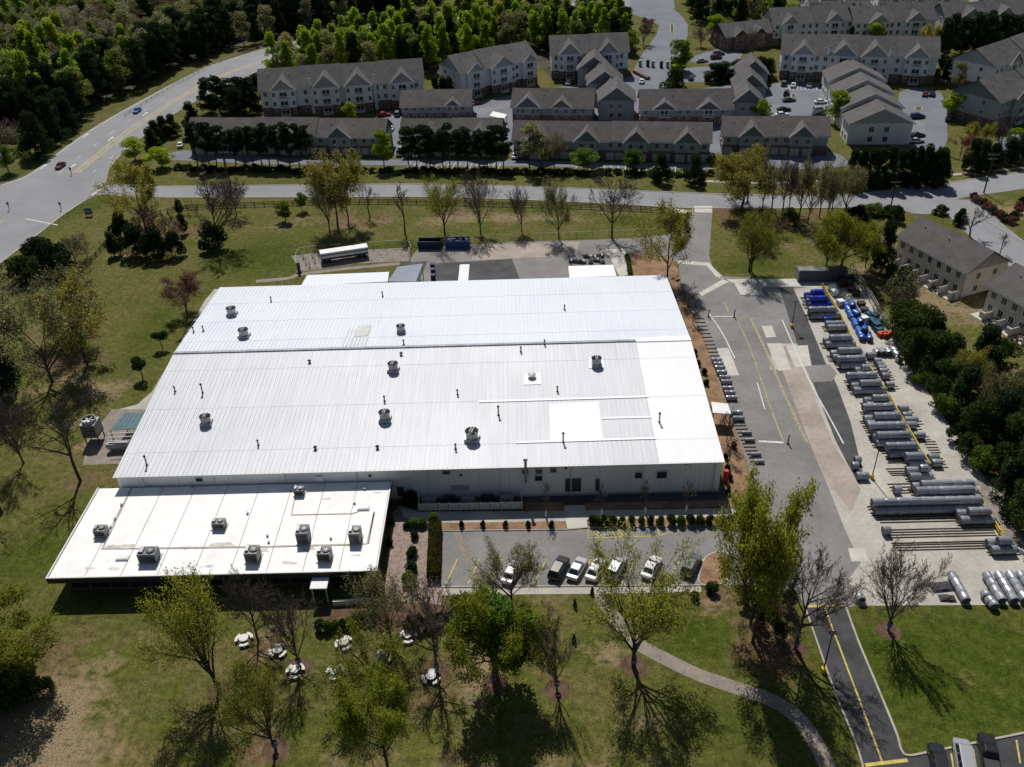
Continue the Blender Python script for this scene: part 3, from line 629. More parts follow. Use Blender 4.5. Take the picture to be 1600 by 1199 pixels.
for i, q in enumerate(PIP[:-1]):
    k = 2 if i >= 19 else (1 if q in ((779, 650), (317, 615), (880, 692), (1030, 661), (230, 728)) else 0)
    p = on_roof(*q); o = link('vent_pipe', pm[k], None, (p.x, p.y, p.z+.12))
    tag(o, ('short mushroom vent cap on the pale warehouse roof', 'thin vent pipe with a dark cap on the pale warehouse roof', 'tall vent pipe with a dark cap on the pale warehouse roof')[(2, 0, 1).index(k)] if False else {2: 'squat mushroom vent cap on the pale warehouse roof', 0: 'short thin vent pipe on the pale warehouse roof', 1: 'tall thin vent pipe on the pale warehouse roof'}[k], 'vent pipe', 'vent pipes on the warehouse roof')
p = on_roof(831, 591); o = link('roof_vent', MB().tube((0, 0, -.1), (0, 0, .55), .55, .45, 14).tube((0, 0, .55), (0, 0, .75), .75, .3, 14).mesh('roof_vent', M['light_metal']), None, (p.x, p.y, p.z+.2)); tag(o, 'low round roof vent in the middle of a white square', 'roof vent')
p = on_roof(821, 722); b = MB(); b.tube((0, 0, -3), (0, 0, 1.4), .22, n=10); b.tube((0, 0, 1.4), (0, 0, 1.7), .38, .2, 10); o = b.build('wall_flue', M['grey_metal'], None, (p.x, WY0-.7, p.z+.2)); tag(o, 'upright metal flue rising past the front eave', 'flue')

# ================================================================== OFFICE
OX0, OX1, OY0, OY1, OZ = -67.5, -21.15, 89.4, 108.75, 4.0
of = empty('office_building', ((OX0+OX1)/2, OY0, 0)); tag(of, 'flat white-roofed office block with a dark fascia joined to the warehouse', 'office')
oinv = Matrix.Translation(-of.location)
def obuild(b, name, mt, parent=of):
    o = b.build(name, mt, parent)
    if parent is of: o.matrix_parent_inverse = oinv
    return o
M['membrane'] = mat('membrane', (.86, .86, .85), .7, .05, .12, col2=(.79, .785, .77), scale2=.5, var2=.06)
M['seam_dirt'] = mat('seam_dirt', (.42, .40, .36), .9, .2, .6)
ns = 9
for i in range(ns):
    xa = OX0+.25+(OX1-OX0-.5)*i/ns; xb = OX0+.25+(OX1-OX0-.5)*(i+1)/ns
    b = MB(); b.box(xa+.05, xb-.05, OY0+.25, OY1-.1, OZ-.1, OZ); obuild(b, 'roof_sheet', M['membrane'])
b = MB(); b.box(OX0+.2, OX1-.2, OY0+.2, OY1-.1, OZ-.3, OZ-.101); obuild(b, 'roof_deck', M['seam_dirt'])
M['edge_metal'] = mat('edge_metal', (.62, .62, .61), .5, .05, 1)
b = MB(); b.box(OX0, OX1, OY0, OY0+.22, OZ-.02, OZ+.14); b.box(OX0, OX0+.22, OY0+.22, OY1, OZ-.02, OZ+.14); b.box(OX1-.22, OX1, OY0+.22, OY1, OZ-.02, OZ+.14); obuild(b, 'roof_edge', M['edge_metal'])
M['fascia'] = mat('fascia', (.035, .034, .036), .6, .15, 1)
b = MB(); b.box(OX0+.03, OX1-.03, OY0+.03, OY0+.2, OZ-.95, OZ-.021); b.box(OX0+.03, OX0+.2, OY0+.2, OY1, OZ-.95, OZ-.021); b.box(OX1-.2, OX1-.03, OY0+.2, OY1, OZ-.95, OZ-.021); obuild(b, 'fascia', M['fascia'])
b = MB(); b.box(OX0+.2, OX1-.2, OY0+.2, OY1-.1, OZ-.9, OZ-.8); obuild(b, 'soffit', M['trim'])
b = MB(); b.box(OX0+1.6, OX1-1.4, OY0+1.7, OY1-.2, 0, OZ-.9); obuild(b, 'wall', M['brick'])
for i in range(15):
    xa = OX0+2.2+i*2.85
    if xa+2.4 > OX1-1.6: break
    b = MB(); b.box(xa, xa+2.4, OY0+1.6, OY0+1.69, .5, 2.8); w_ = obuild(b, 'window', M['glass'])
    b = MB()
    for xx in (xa-.06, xa+1.17, xa+2.4): b.box(xx, xx+.06, OY0+1.55, OY0+1.68, .45, 2.85)
    b.box(xa, xa+2.4, OY0+1.55, OY0+1.68, .42, .49); b.build('frame', M['dark_trim'], w_)
for i in range(5):
    ya = OY0+3+i*3.2
    b = MB(); b.box(OX1-1.39, OX1-1.33, ya, ya+2.4, .5, 2.8); obuild(b, 'window', M['glass'])
# dirt-dark expansion strips and drain line on the roof
def on_off(px, py): return G(px, py, OZ)
M['wet_dirt'] = mat('wet_dirt', (.50, .48, .43), .9, .35, .7, col2=(.27, .24, .2))
for l, w_ in (([(205, 764), (160, 858), (250, 857), (400, 855), (560, 851), (574, 850), (585, 800)], .3), ([(455, 805), (550, 803), (560, 800)], .16), ([(462, 768), (456, 803)], .14), ([(584, 803), (576, 850)], .16)):
    o = ribbon('roof_joint', [on_off(*q) for q in l], w_, OZ+.012, M['wet_dirt'], of, smooth=0, h=.05); o.matrix_parent_inverse = oinv
rr = random.Random(3)
for px, py, s in ((175, 855, 1.3), (200, 853, 1.0), (350, 852, 1.5), (140, 888, .6), (178, 889, .6), (325, 885, .8), (405, 860, 1.1), (290, 856, 1), (235, 858, .9), (510, 780, .7), (480, 858, 1.0), (555, 868, .6), (590, 770, .6), (450, 880, .9)):
    c = on_off(px, py); P = []
    for k in range(12):
        t = k/12*6.283; r_ = s*rr.uniform(.5, 1.1); P.append((c.x+r_*1.5*math.cos(t), c.y+r_*.45*math.sin(t), OZ+.006+.001*s))
    b = MB(); b.face(P); obuild(b, 'pond_stain', mat('pond_stain', (.62, .6, .55), .9, .2, 1.2) if 'pond' not in M else M['pond']); M.setdefault('pond', bpy.data.materials['pond_stain'])
b = MB(); b.box(0, 3, 0, 2.4, 0, .12)
# entrance canopy
pa, pb = G(490, 893, 3.2), G(516, 893, 3.2)
e = empty('entrance_canopy', (pa.x, OY0-2, 0)); tag(e, 'narrow white canopy over the office entrance with two slim posts', 'canopy')
inv = Matrix.Translation(-e.location)
xa, xb = pa.x, pb.x
b = MB(); b.box(xa, xb, OY0-2.1, OY0+.0, 2.9, 3.12); b.build('roof', M['white'], e).matrix_parent_inverse = inv
for xx in (xa+.15, xb-.3):
    b = MB(); b.box(xx, xx+.14, OY0-1.95, OY0-1.8, 0, 2.9); b.build('post', M['trim'], e).matrix_parent_inverse = inv
b = MB(); pc, pdn = G(521, 946), G(592, 942); b.bar((pc.x, pc.y, .45), (pdn.x, pdn.y, .45), .3, .9); o = b.build('garden_wall', M['white']); tag(o, 'low white garden wall beside the office entrance court', 'wall')
# rooftop units
M['unit_grey'] = mat('unit_grey', (.27, .265, .25), .6, .15, 1.5); M['unit_blue'] = mat('unit_blue', (.17, .18, .21), .6, .15, 1.5)
def ac_unit(w_, d_, h_, fan, name='rooftop_unit'):
    r = empty(name)
    b = MB(); b.box(-w_/2-.15, w_/2+.15, -d_/2-.15, d_/2+.15, 0, .14); b.build('base_frame', M['light_metal'], r)
    b = MB(); b.box(-w_/2, w_/2, -d_/2, d_/2, .14, h_); b.build('cabinet', M['unit_grey'] if fan != 2 else M['unit_blue'], r)
    b = MB()
    for k in range(7): z = .3+(h_-.5)*k/7; b.box(-w_/2+.1, w_/2-.1, -d_/2-.03, -d_/2-.001, z, z+.07)
    b.build('louvre', M['dark_metal'], r)
    f = MB(); f.tube((w_*.18, 0, h_), (w_*.18, 0, h_+.14), min(w_, d_)*.34, n=18); fo = f.build('fan_guard', M['dark_metal'], r)
    f = MB()
    for k in range(4): t = k*math.pi/4; f.bar((w_*.18-.3*math.cos(t), -.3*math.sin(t), h_+.15), (w_*.18+.3*math.cos(t), .3*math.sin(t), h_+.15), .05, .02)
    f.build('fan_blade', M['light_metal'], fo)
    b = MB(); b.box(-w_*.45, -w_*.2, -d_*.3, d_*.3, h_, h_+.22); b.build('hood', M['grey_metal'], r)
    return r
UN = [((159, 830), 1.4, 1.2, 1.1, 1, 'small grey roof unit closest to the west edge of the office roof'), ((234, 869), 2.1, 1.5, 1.4, 2, 'bluish grey boxy unit on the dirty joint of the office roof'), ((343, 818), 1.5, 1.1, 1.0, 1, 'lone pale unit in the middle of the open office roof'),
      ((396, 868), 1.5, 1.6, 1.5, 1, 'tall narrow unit beside a stained duct strip on the office roof'), ((468, 766), 1.2, 1.0, .9, 2, 'small unit close under the warehouse wall on the office roof'), ((475, 838), 1.4, 1.7, 1.7, 2, 'dark grey tall unit standing north of the stained joint on the office roof'),
      ((508, 867), 1.5, 1.4, 1.3, 1, 'unit near the front edge by the entrance canopy, wires beside it'), ((556, 838), 1.3, 1.6, 1.6, 1, 'easternmost tall unit with a pipe elbow on the office roof')]
for pp, w_, d_, h_, fn, lab in UN:
    u = ac_unit(w_, d_, h_, fn); p = on_off(pp[0], pp[1]+8); u.scale = (1.22, 1.15, 1.25); u.location = (p.x, p.y+.3, OZ+.02); u.rotation_euler.z = random.uniform(-.04, .04); tag(u, lab, 'air conditioner', 'air conditioners on the office roof')
for q in ((300, 762), (387, 803), (418, 838), (420, 848), (517, 842), (554, 787), (570, 765), (190, 790), (180, 812), (173, 825)):
    p = on_off(*q); o = link('roof_drain', MB().tube((0, 0, 0), (0, 0, .35), .16, .2, 8).mesh('roof_drain', M['grey_metal']), None, (p.x, p.y, OZ)); tag(o, 'stubby grey vent stub on the white office roof', 'vent stub', 'vent stubs on the office roof')
for q, lab in (((192, 873), 'white roof hatch panel near the west unit'), ((568, 795), 'white roof hatch panel near the east edge')):
    p = on_off(*q); o = link('roof_hatch', MB().box(-.9, .9, -.45, .45, 0, .25).box(-.8, .8, -.35, .35, .25, .32).mesh('roof_hatch', M['white']), None, (p.x, p.y, OZ+.01)); tag(o, lab, 'roof hatch')
# ================================================================== YARD: wrapped rolls in racks
RR = .66
def wrapmat(name, col, col2, rough=.35):
    return mat(name, col, rough, .1, 3.5, col2=col2, bump=.5, bscale=5, spec=.6, objvar=.14, metal=.2)
M['wrap_grey'] = wrapmat('wrap_grey', (.24, .25, .285), (.33, .34, .37), .32)
M['wrap_blue'] = wrapmat('wrap_blue', (.012, .028, .30), (.02, .05, .40))
M['wrap_sky'] = wrapmat('wrap_sky', (.02, .085, .36), (.035, .13, .46))
M['wrap_end'] = mat('wrap_end', (.10, .10, .11), .7, .3, 4)
def roll_mesh(nm, ln, wrap, r=RR, seed=0):
    q = random.Random(seed); b = MB(); n = 14; st = 4
    for i in range(st+1):
        x = -ln/2+ln*i/st; rr_ = r*(1+q.uniform(-.035, .02))*(0.93 if i in (0, st) else 1)
        for k in range(n):
            t = 2*math.pi*k/n; b.v.append((x, rr_*math.cos(t), rr_*math.sin(t)))
    for i in range(st):
        for k in range(n):
            j = (k+1) % n; b.f.append((i*n+k, i*n+j, (i+1)*n+j, (i+1)*n+k)); b.mi.append(0)
    b.f.append(tuple(reversed(range(n)))); b.mi.append(1); b.f.append(tuple(st*n+k for k in range(n))); b.mi.append(1)
    b.cur = 1
    b.tube((-ln/2-.02, 0, 0), (-ln/2-.005, 0, 0), r*.4, n=10); b.tube((ln/2+.005, 0, 0), (ln/2+.02, 0, 0), r*.4, n=10)
    return b.mesh(nm, [wrap, M['wrap_end']])
RL = 1.75
ROLLM = {c: [roll_mesh('wrapped_roll', RL, M[c], seed=s) for s in range(3)] for c in ('wrap_grey', 'wrap_blue', 'wrap_sky')}
def roll(x, y, z, L_, wrap, label, grp, along='x', seg=None):
    o = link('wrapped_roll', random.choice(ROLLM[wrap]), None, (x, y, z)); s = (seg or RL)/RL
    o.scale = (s*.985, 1, 1)
    o.rotation_euler = (random.uniform(0, 6.28), 0, (0 if along == 'x' else math.pi/2)+random.uniform(-.015, .015))
    tag(o, label, 'wrapped roll', grp); return o
def run(xa, xb, y, z, wrap, lab, grp):
    n = max(1, round((xb-xa)/RL)); s = (xb-xa)/n
    for i in range(n): roll(xa+(i+.5)*s, y, z, s, wrap, lab, grp, seg=s)
def timber(xa, xb, y, lab, grp, h=.13):
    o = link('timber_runner', TIMB, None, ((xa+xb)/2, y, .036+h/2)); o.scale = (xb-xa, 1, 1); o.rotation_euler.z = random.uniform(-.004, .004); tag(o, lab, 'timber', grp)
M['timber'] = mat('timber', (.07, .05, .038), .9, .3, 1.2, objvar=.3)
TIMB = MB().box(-.5, .5, -.07, .07, -.06, .065).mesh('timber_runner', M['timber'])
Z1 = .16+RR; Z2 = Z1+RR*1.62; HB = RR*1.12
def rack(row, top, bot, wrap, lab, grp, zc=None, skids=9):
    """pyramid rack: two rows below, one on top, lying on timbers"""
    if top:
        c = G((top[0]+top[1])/2, row, Z2+.25)
    else: c = G((bot[0]+bot[1])/2, row, Z1+.3)
    y = c.y
    def xof(px, z):      # photograph column on this rack line
        a = G(px, row, z); return a.x
    if bot:
        xa, xb = xof(bot[0], Z1), xof(bot[1], Z1)
        for s in (-1, 1): run(xa, xb, y+s*HB, Z1, wrap, lab+', bottom layer', grp)
    if top: run(xof(top[0], Z2), xof(top[1], Z2), y, Z2, wrap, lab+', top layer', grp)
    xa = xof((bot or top)[0]-skids, 0); xb = xof((bot or top)[1]+2, 0)
    for dy in (-1.0, -.42, .42, 1.0): timber(xa, xb, y+dy, 'dark timber runner under the rolls '+lab.split(' roll ')[1], 'timber runners under the racks')
gl = 'grey plastic-wrapped roll in the pyramid racks beside the long yellow rail'; gg = 'grey rolls along the long yellow rail'
rack(455, (1266, 1285), (1253, 1285), 'wrap_blue', 'bright blue wrapped roll on the rack nearest the dark container', 'bright blue rolls')
rack(465, (1264, 1292), (1256, 1292), 'wrap_blue', 'bright blue wrapped roll on the rack nearest the dark container', 'bright blue rolls')
for i, (row, top, bot) in enumerate(((482, (1262, 1305), (1259, 1306)), (507, None, (1290, 1320)), (526, (1295, 1329), (1283, 1329)), (546, (1308, 1344), (1294, 1344)), (559, (1306, 1350), (1306, 1350)), (573, (1345, 1357), (1332, 1357)), (585, (1321, 1368), (1321, 1368)),
        (597, (1342, 1374), (1326, 1374)), (620, (1362, 1386), (1346, 1386)), (634, (1346, 1395), (1346, 1395)), (648, (1364, 1405), (1346, 1405)), (663, (1354, 1412), (1354, 1412)), (678, (1368, 1420), (1361, 1420)), (695, (1382, 1431), (1381, 1431)), (711, (1413, 1442), (1411, 1442)), (730, (1436, 1448), (1412, 1448)))):
    rack(row, top, bot, 'wrap_grey', 'grey plastic-wrapped roll in the '+ORD[i]+' grey rack south of the blue rolls', gg)
# far side of the rail: single or paired rolls on the ground
gr = 'grey wrapped roll lying on the concrete east of the yellow rail'; gr2 = 'grey rolls east of the yellow rail'
for row, xa, xb in ((555, 1354, 1369), (564, 1366, 1377), (570, 1370, 1380), (575, 1372, 1384), (580, 1374, 1386), (587, 1378, 1390), (601, 1384, 1397), (638, 1404, 1419), (649, 1410, 1424), (656, 1413, 1434), (664, 1416, 1432), (680, 1427, 1445), (714, 1450, 1467), (723, 1456, 1472)):
    a, c = G(xa, row, Z1), G(xb, row, Z1); run(a.x, c.x, a.y, Z1-.1, 'wrap_grey', gr, gr2)
    for dy in (-.4, .4): timber(a.x-1, c.x+1, a.y+dy, 'dark timber runner under the rolls east of the yellow rail', 'timber runners under the racks', h=.08)
for px, py in ((1370, 549), (1379, 549), (1388, 549)):
    p = G(px, py, Z1); roll(p.x, p.y, RR+.03, 1.3, 'wrap_grey', 'grey wrapped roll in the short line of rolls facing the yard fence', 'grey rolls by the fence', 'y', 1.4)
for px, py in ((1397, 547), (1401, 553), (1405, 560)):
    p = G(px, py, Z1); o = roll(p.x, p.y, RR+.03, 1.3, 'wrap_grey', 'grey wrapped roll laid end to end against the yard fence', 'grey rolls by the fence', 'y', 1.25); o.rotation_euler.z += .25
# big southern racks
gs = 'grey plastic-wrapped roll in the long southern double rack'; gsg = 'grey rolls in the southern yard'
rack(754, (1437, 1519), (1421, 1519), 'wrap_grey', gs, gsg)
c = G(1470, 763, Z2+.2); run(G(1428, 763, Z2).x, G(1520, 763, Z2).x, c.y-.25, Z2, 'wrap_grey', gs+', top layer', gsg); run(G(1424, 763, Z1).x, G(1520, 763, Z1).x, c.y-.25-HB, Z1, 'wrap_grey', gs+', bottom layer', gsg)
rack(781, (1360, 1533), (1358, 1533), 'wrap_grey', 'grey plastic-wrapped roll in the longest rack of the yard', gsg)
rack(797, (1511, 1545), (1490, 1545), 'wrap_grey', 'grey plastic-wrapped roll in the short rack below the longest one', gsg)
rack(843, (1557, 1577), (1538, 1577), 'wrap_grey', 'grey plastic-wrapped roll in the small rack at the east yard edge', gsg)
for q, lab in (((1385, 829), 'lone grey wrapped roll sitting on the empty timber runners'), ((1402, 765), 'lone grey wrapped roll west of the southern double rack')):
    p = G(*q, Z1); roll(p.x, p.y, Z1+.05, 1, 'wrap_grey', lab, None, seg=1.15)
for q in ((1340, 719), (1343, 744), (1352, 744), (1336, 728)):
    p = G(*q, RR); roll(p.x, p.y, RR+.05, 1, 'wrap_grey', 'grey wrapped roll parked beside the yard lamp post', 'grey rolls by the yard lamp', seg=1.0)
te = 'dark timber runner lying empty on the southern concrete'; tg = 'empty timber runners'
for rows, xa, xb in (((803, 808, 812, 816), 1365, 1490), ((827, 831, 835, 839), 1379, 1552), ((848, 851, 855, 859), 1391, 1545), ((718, 724), 1383, 1412), ((733, 737, 740, 743), 1383, 1434), ((691, 695, 700, 704, 708), 1441, 1462), ((757, 762, 767, 771), 1386, 1424), ((700, 705, 709), 1371, 1384)):
    for k, rw in enumerate(rows):
        a, c = G(xa+k*3, rw), G(xb+k*2, rw); n = 2 if xb-xa > 100 else 1
        for j in range(n): timber(a.x+(c.x-a.x)*j/n+.03, a.x+(c.x-a.x)*(j+1)/n-.03, (a.y+c.y)/2, te, tg, .1)
# rolls standing along the south edge, axis away from the road
for (px, py, n, lab) in ((1498, 918, 4, 'first line of dark grey rolls'), (1553, 918, 4, 'second line'), (1572, 918, 4, 'third line'), (1589, 917, 4, 'fourth line'), (1606, 916, 4, 'fifth line')):
    p = G(px, py, RR)
    for k in range(n):
        o = roll(p.x+.0, p.y+1.9-k*1.27, RR+.04, 1, 'wrap_grey', 'grey wrapped roll in the end-to-end lines at the southern concrete edge', 'grey rolls at the southern edge', 'y', 1.25)
for px, py in ((1540, 930), (1547, 939), (1552, 945)):
    p = G(px, py, RR); roll(p.x, p.y, RR+.04, 1, 'wrap_grey', 'small grey wrapped roll in the loose cluster at the grass edge', 'grey rolls at the southern edge', 'y', .9)
p = G(1343, 940); o = roll(p.x, p.y, RR+.03, 1, 'wrap_grey', 'single dark roll standing by itself where the south drive starts', None, 'y', 1.0)
for px, py, w_, d_, rot, lab in ((1470, 918, 3.0, 2.0, .1, 'dark folded tarpaulin heap on the southern concrete'), (1480, 936, 2.2, 1.4, -.1, 'small dark tarpaulin heap at the grass edge')):
    b = MB(); q = random.Random(px); n = 6
    P = [[(w_*(i/n-.5), d_*(j/n-.5), (.45*math.sin(math.pi*i/n)**.5*math.sin(math.pi*j/n)**.5*q.uniform(.7, 1.2)+.02) if 0 < i < n and 0 < j < n else .0) for j in range(n+1)] for i in range(n+1)]
    for i in range(n):
        for j in range(n): b.face([P[i][j], P[i+1][j], P[i+1][j+1], P[i][j+1]])
    g_ = G(px, py); o = b.build('tarpaulin', M['asphalt_drive'], None, (g_.x, g_.y, .035), rot); tag(o, lab, 'tarpaulin')
# loose blue bundles
for q in ((1286, 493), (1293, 498), (1300, 492), (1306, 489), (1288, 474), (1293, 478)):
    p = G(*q, .7); o = roll(p.x, p.y, RR*.8+.03, 1, 'wrap_blue', 'bright blue wrapped bundle leaning on the grey rack ends', 'bright blue bundles', seg=1.5); o.rotation_euler.z = random.uniform(-.6, .6); o.scale = (o.scale[0], .8, .8)
for k in range(9):
    t = k/8; p = G(1326+25*t, 476+50*t, .8)
    for s in (0, 1):
        o = roll(p.x+s*1.35-.5, p.y+random.uniform(-.4, .4), RR+.03, 1, 'wrap_sky', 'light blue wrapped bundle in the long pile beside the yellow rail', 'light blue bundles', 'y', 1.5); o.rotation_euler.z += random.uniform(-.25, .25)
    if k % 2: o = roll(p.x+.2, p.y, RR*2.4, 1, 'wrap_sky', 'light blue wrapped bundle on top of the long blue pile', 'light blue bundles', 'y', 1.4); o.rotation_euler.z += random.uniform(-.5, .5)
M['orange'] = mat('orange', (.55, .10, .02), .6, .15, 2); M['teal'] = mat('teal', (.02, .09, .13), .6, .25, 2)
M['crate_white'] = M['white']
def crate(px, py, w_, d_, h_, mt, name, lab, cat, rz=0, group=None):
    r = empty(name, at_z(G(px, py), .036), rz); tag(r, lab, cat, group)
    b = MB()
    for k in range(3): b.box(-w_/2, w_/2, -d_/2+d_*k/2.5, -d_/2+d_*k/2.5+.12, 0, .12)
    b.build('pallet', M['timber'], r)
    n = 4
    for k in range(n): b = MB(); b.box(-w_/2, w_/2, -d_/2, d_/2, .13+(h_-.13)*k/n, .13+(h_-.13)*(k+1)/n-.02); b.build('tier', mt, r)
    b = MB(); b.box(-w_/2-.03, w_/2+.03, -d_/2-.03, d_/2+.03, h_, h_+.05); b.build('lid', mt, r)
    return r
k = 0
for q in ((1360, 503), (1364, 509), (1368, 515), (1372, 520), (1357, 498), (1366, 501), (1371, 507)):
    crate(*q, 1.3, 1.3, 1.1+.2*(k % 3), M['teal'], 'pallet_stack', 'dark teal stacked crate on a pallet beside the yard fence', 'crate', .4, 'teal crates by the fence'); k += 1
for q in ((1375, 526), (1382, 527), (1386, 525)): crate(*q, 1.1, 1.0, .9, M['orange'], 'pallet_stack', 'orange crate at the end of the teal crates', 'crate', .3, 'orange crates')
for q in ((1303, 462), (1312, 478), (1349, 504), (1300, 455)): crate(*q, 1.3, 1.2, 1.3, M['white'], 'pallet_stack', 'white wrapped cube on a pallet among the blue rolls', 'crate', .2, 'white wrapped cubes')
for q in ((1310, 440), (1318, 438), (1327, 440), (1325, 448), (1330, 455), (1337, 462), (1345, 478), (1350, 486), (1315, 448)): crate(*q, 1.5, 1.3, random.uniform(.6, 1.5), M['dark_metal'] if random.random() < .5 else M['timber'], 'pallet_stack', 'dark stack of used pallets and scrap by the container', 'pallet stack', random.uniform(-.3, .6), 'dark pallet stacks')
# small drums in ranks along the warehouse side
for rows, xs in (((563, 569, 575, 582), (1116, 1124)), ((590, 597, 607, 614, 622), (1128, 1137)), ((645, 654), (1147, 1156))):
    for i, rw in enumerate(rows):
        for x in xs:
            p = G(x+i*2.6, rw, .5); o = roll(p.x, p.y, .52, 1, 'wrap_grey', 'small shiny wrapped roll in the ranks beside the warehouse flank', 'small rolls beside the warehouse', seg=.95); o.scale = (o.scale[0], .72, .72)
tl = 'weathered timber skid on the drive edge beside the warehouse flank'
for i in range(11):
    y = 499+i*5.8; a, c = G(1084+i*2.5, y), G(1100+i*2.5, y); timber(a.x, c.x, a.y, tl, 'timber skids beside the warehouse', .12)
for i in range(11):
    y = 666+i*5.6; a, c = G(1147+i*2.5, y), G(1166+i*2.5, y); timber(a.x, c.x, a.y, tl, 'timber skids beside the warehouse', .12)
    if i in (2, 4, 8, 10):
        p = G(1162+i*2.4, y-1, .4); o = roll(p.x, p.y, .42, 1, 'wrap_grey', 'slim dark roll lying on the southern skids beside the warehouse', 'slim rolls beside the warehouse', seg=1.7); o.scale = (o.scale[0], .45, .45)
# yellow guard rail
M['yellow'] = mat('yellow_paint', (.62, .47, .02), .5, .15, 1.5)
def guard_rail(pts, lab):
    P = [at_z(G(*q), 0) for q in pts]; e = empty('guard_rail', P[0]); tag(e, lab, 'guard rail'); inv = Matrix.Translation(-P[0])
    acc = 0
    for a, c in zip(P, P[1:]):
        for z in (.55, 1.0):
            b = MB(); b.bar(at_z(a, z), at_z(c, z), .16, .16); b.build('rail', M['yellow'], e).matrix_parent_inverse = inv
        n = max(1, round((c-a).length/2.6))
        for k in range(n):
            p = a.lerp(c, k/n); b = MB(); b.box(p.x-.07, p.x+.07, p.y-.07, p.y+.07, .03, 1.05); b.box(p.x-.45, p.x+.45, p.y-.08, p.y+.08, .03, .12); b.build('post', M['yellow'], e).matrix_parent_inverse = inv
guard_rail([(1284, 449), (1306, 486), (1320, 512), (1335, 543), (1349, 566), (1362, 585), (1373, 604), (1384, 615)], 'long yellow guard rail running between the northern roll racks')
guard_rail([(1389, 624), (1398, 642), (1411, 664), (1428, 693), (1440, 714), (1452, 732)], 'yellow guard rail continuing south between the middle roll racks')
guard_rail([(1533, 790), (1547, 812), (1560, 836), (1568, 837)], 'short hooked yellow guard rail by the east yard edge')
# yard fence
def rail_fence(pts, lab, cat, mt, h, rails, step, pw=.1, name='fence', railh=.09, mesh=None):
    P = spline([at_z(G(*q), 0) for q in pts], 8); e = empty(name, P[0]); tag(e, lab, cat); inv = Matrix.Translation(-P[0])
    acc = [0]
    for i in range(1, len(P)): acc.append(acc[-1]+(P[i]-P[i-1]).length)
    def at(s):
        for i in range(1, len(P)):
            if acc[i] >= s: return P[i-1].lerp(P[i], (s-acc[i-1])/max(acc[i]-acc[i-1], 1e-6))
        return P[-1].copy()
    n = int(acc[-1]/step)
    pm_ = MB().box(-pw/2, pw/2, -pw/2, pw/2, 0, h).mesh('post', mt)
    for k in range(n+1):
        p = at(k*step); link('post', pm_, e, p).matrix_parent_inverse = inv
        if k < n:
            q = at((k+1)*step); d = q-p; rz = math.atan2(d.y, d.x)
            for z in rails:
                if (z, 'm') not in CACHE: CACHE[(z, 'm')] = 0
                key = (name, mt.name, railh, round(step, 2))
                if key not in CACHE: CACHE[key] = MB().box(0, 1, -.03, .03, -railh/2, railh/2).mesh('rail', mt)
                o = link('rail', CACHE[key], e, at_z(p, z)); o.matrix_parent_inverse = inv; o.rotation_euler.z = rz; o.scale = (d.length, 1, 1)
    return e
CACHE = {}
M['galv'] = mat('galvanised', (.42, .43, .40), .5, .15, 2, metal=.2)
rail_fence([(1328, 422), (1350, 458), (1375, 500), (1400, 538), (1425, 575), (1448, 612)], 'pale galvanised fence along the east side of the roll yard', 'fence', M['galv'], 1.9, (.35, 1.1, 1.85), 3, .12)
rail_fence([(1332, 422), (1355, 458), (1380, 500), (1405, 538), (1430, 575), (1454, 612)], 'second pale fence line just outside the yard fence', 'fence', M['galv'], 1.5, (.8, 1.45), 3, .12)
M['fence_dark'] = mat('fence_dark', (.045, .035, .03), .9, .2, 1)
rail_fence([(262, 333), (300, 327), (400, 323), (520, 319), (640, 319), (760, 322), (880, 325), (1000, 330), (1035, 332)], 'long dark rail fence between the cross road and the north lawn', 'fence', M['fence_dark'], 1.35, (.4, .8, 1.2), 2.6, .16, 'rail_fence', .14)
rail_fence([(120, 432), (150, 402), (172, 378), (190, 356), (262, 333)], 'dark rail fence slanting across the northwest lawn', 'fence', M['fence_dark'], 1.35, (.4, .8, 1.2), 2.6, .16, 'rail_fence', .14)
rail_fence([(1010, 332), (1060, 345), (1040, 362), (960, 368), (850, 372), (760, 376), (735, 377)], 'thin wire fence at the top edge of the back lot', 'fence', M['grey_metal'], 1.4, (1.35,), 4, .09, 'wire_fence', .04)
rail_fence([(-60, 505), (0, 425), (16, 408)], 'dark rail fence beside the main road verge', 'fence', M['fence_dark'], 1.3, (.4, .8, 1.2), 2.6, .16, 'rail_fence', .14)
rail_fence([(195, 182), (260, 142), (330, 104), (400, 77), (480, 55)], 'low grey guard fence along the wooded side of the main road', 'fence', M['grey_metal'], .9, (.5, .85), 4, .12, 'road_fence', .1)
# shipping container
def container(px0, px1, py, h_, d_, lab):
    a, c = at_z(G(px0, py), .03), at_z(G(px1, py), .03); e = empty('shipping_container', a); tag(e, lab, 'container'); d = (c-a); ln = d.length; e.rotation_euler.z = math.atan2(d.y, d.x)
    mt = mat('container_paint', (.06, .075, .10), .55, .2, .8, col2=(.09, .10, .12)); 
    b = MB(); b.box(0, ln, 0, d_, .15, h_); b.build('box', mt, e)
    n = int(ln/.5)
    b = MB()
    for k in range(n): b.box(.15+k*.5, .15+k*.5+.22, -.06, -.001, .3, h_-.2)
    o = b.build('corrugation', mt, e); 
    for x in (-.03, ln-.12):
        for y in (-.07, d_-.08):
            b = MB(); b.box(x, x+.15, y, y+.15, 0, h_+.03); b.build('corner_post', M['grey_metal'], e)
    b = MB(); b.box(-.04, -.001, .15, d_/2-.02, .3, h_-.15); b.box(-.04, -.001, d_/2+.02, d_-.15, .3, h_-.15); b.build('door', M['grey_metal'], e)
    b = MB(); b.box(.1, ln-.1, .1, d_-.1, h_, h_+.04); b.build('roof', mat('container_roof', (.2, .19, .18), .8, .35, .5), e)
container(1246, 1322, 441, 2.7, 2.5, 'long dark grey shipping container at the top of the roll yard')

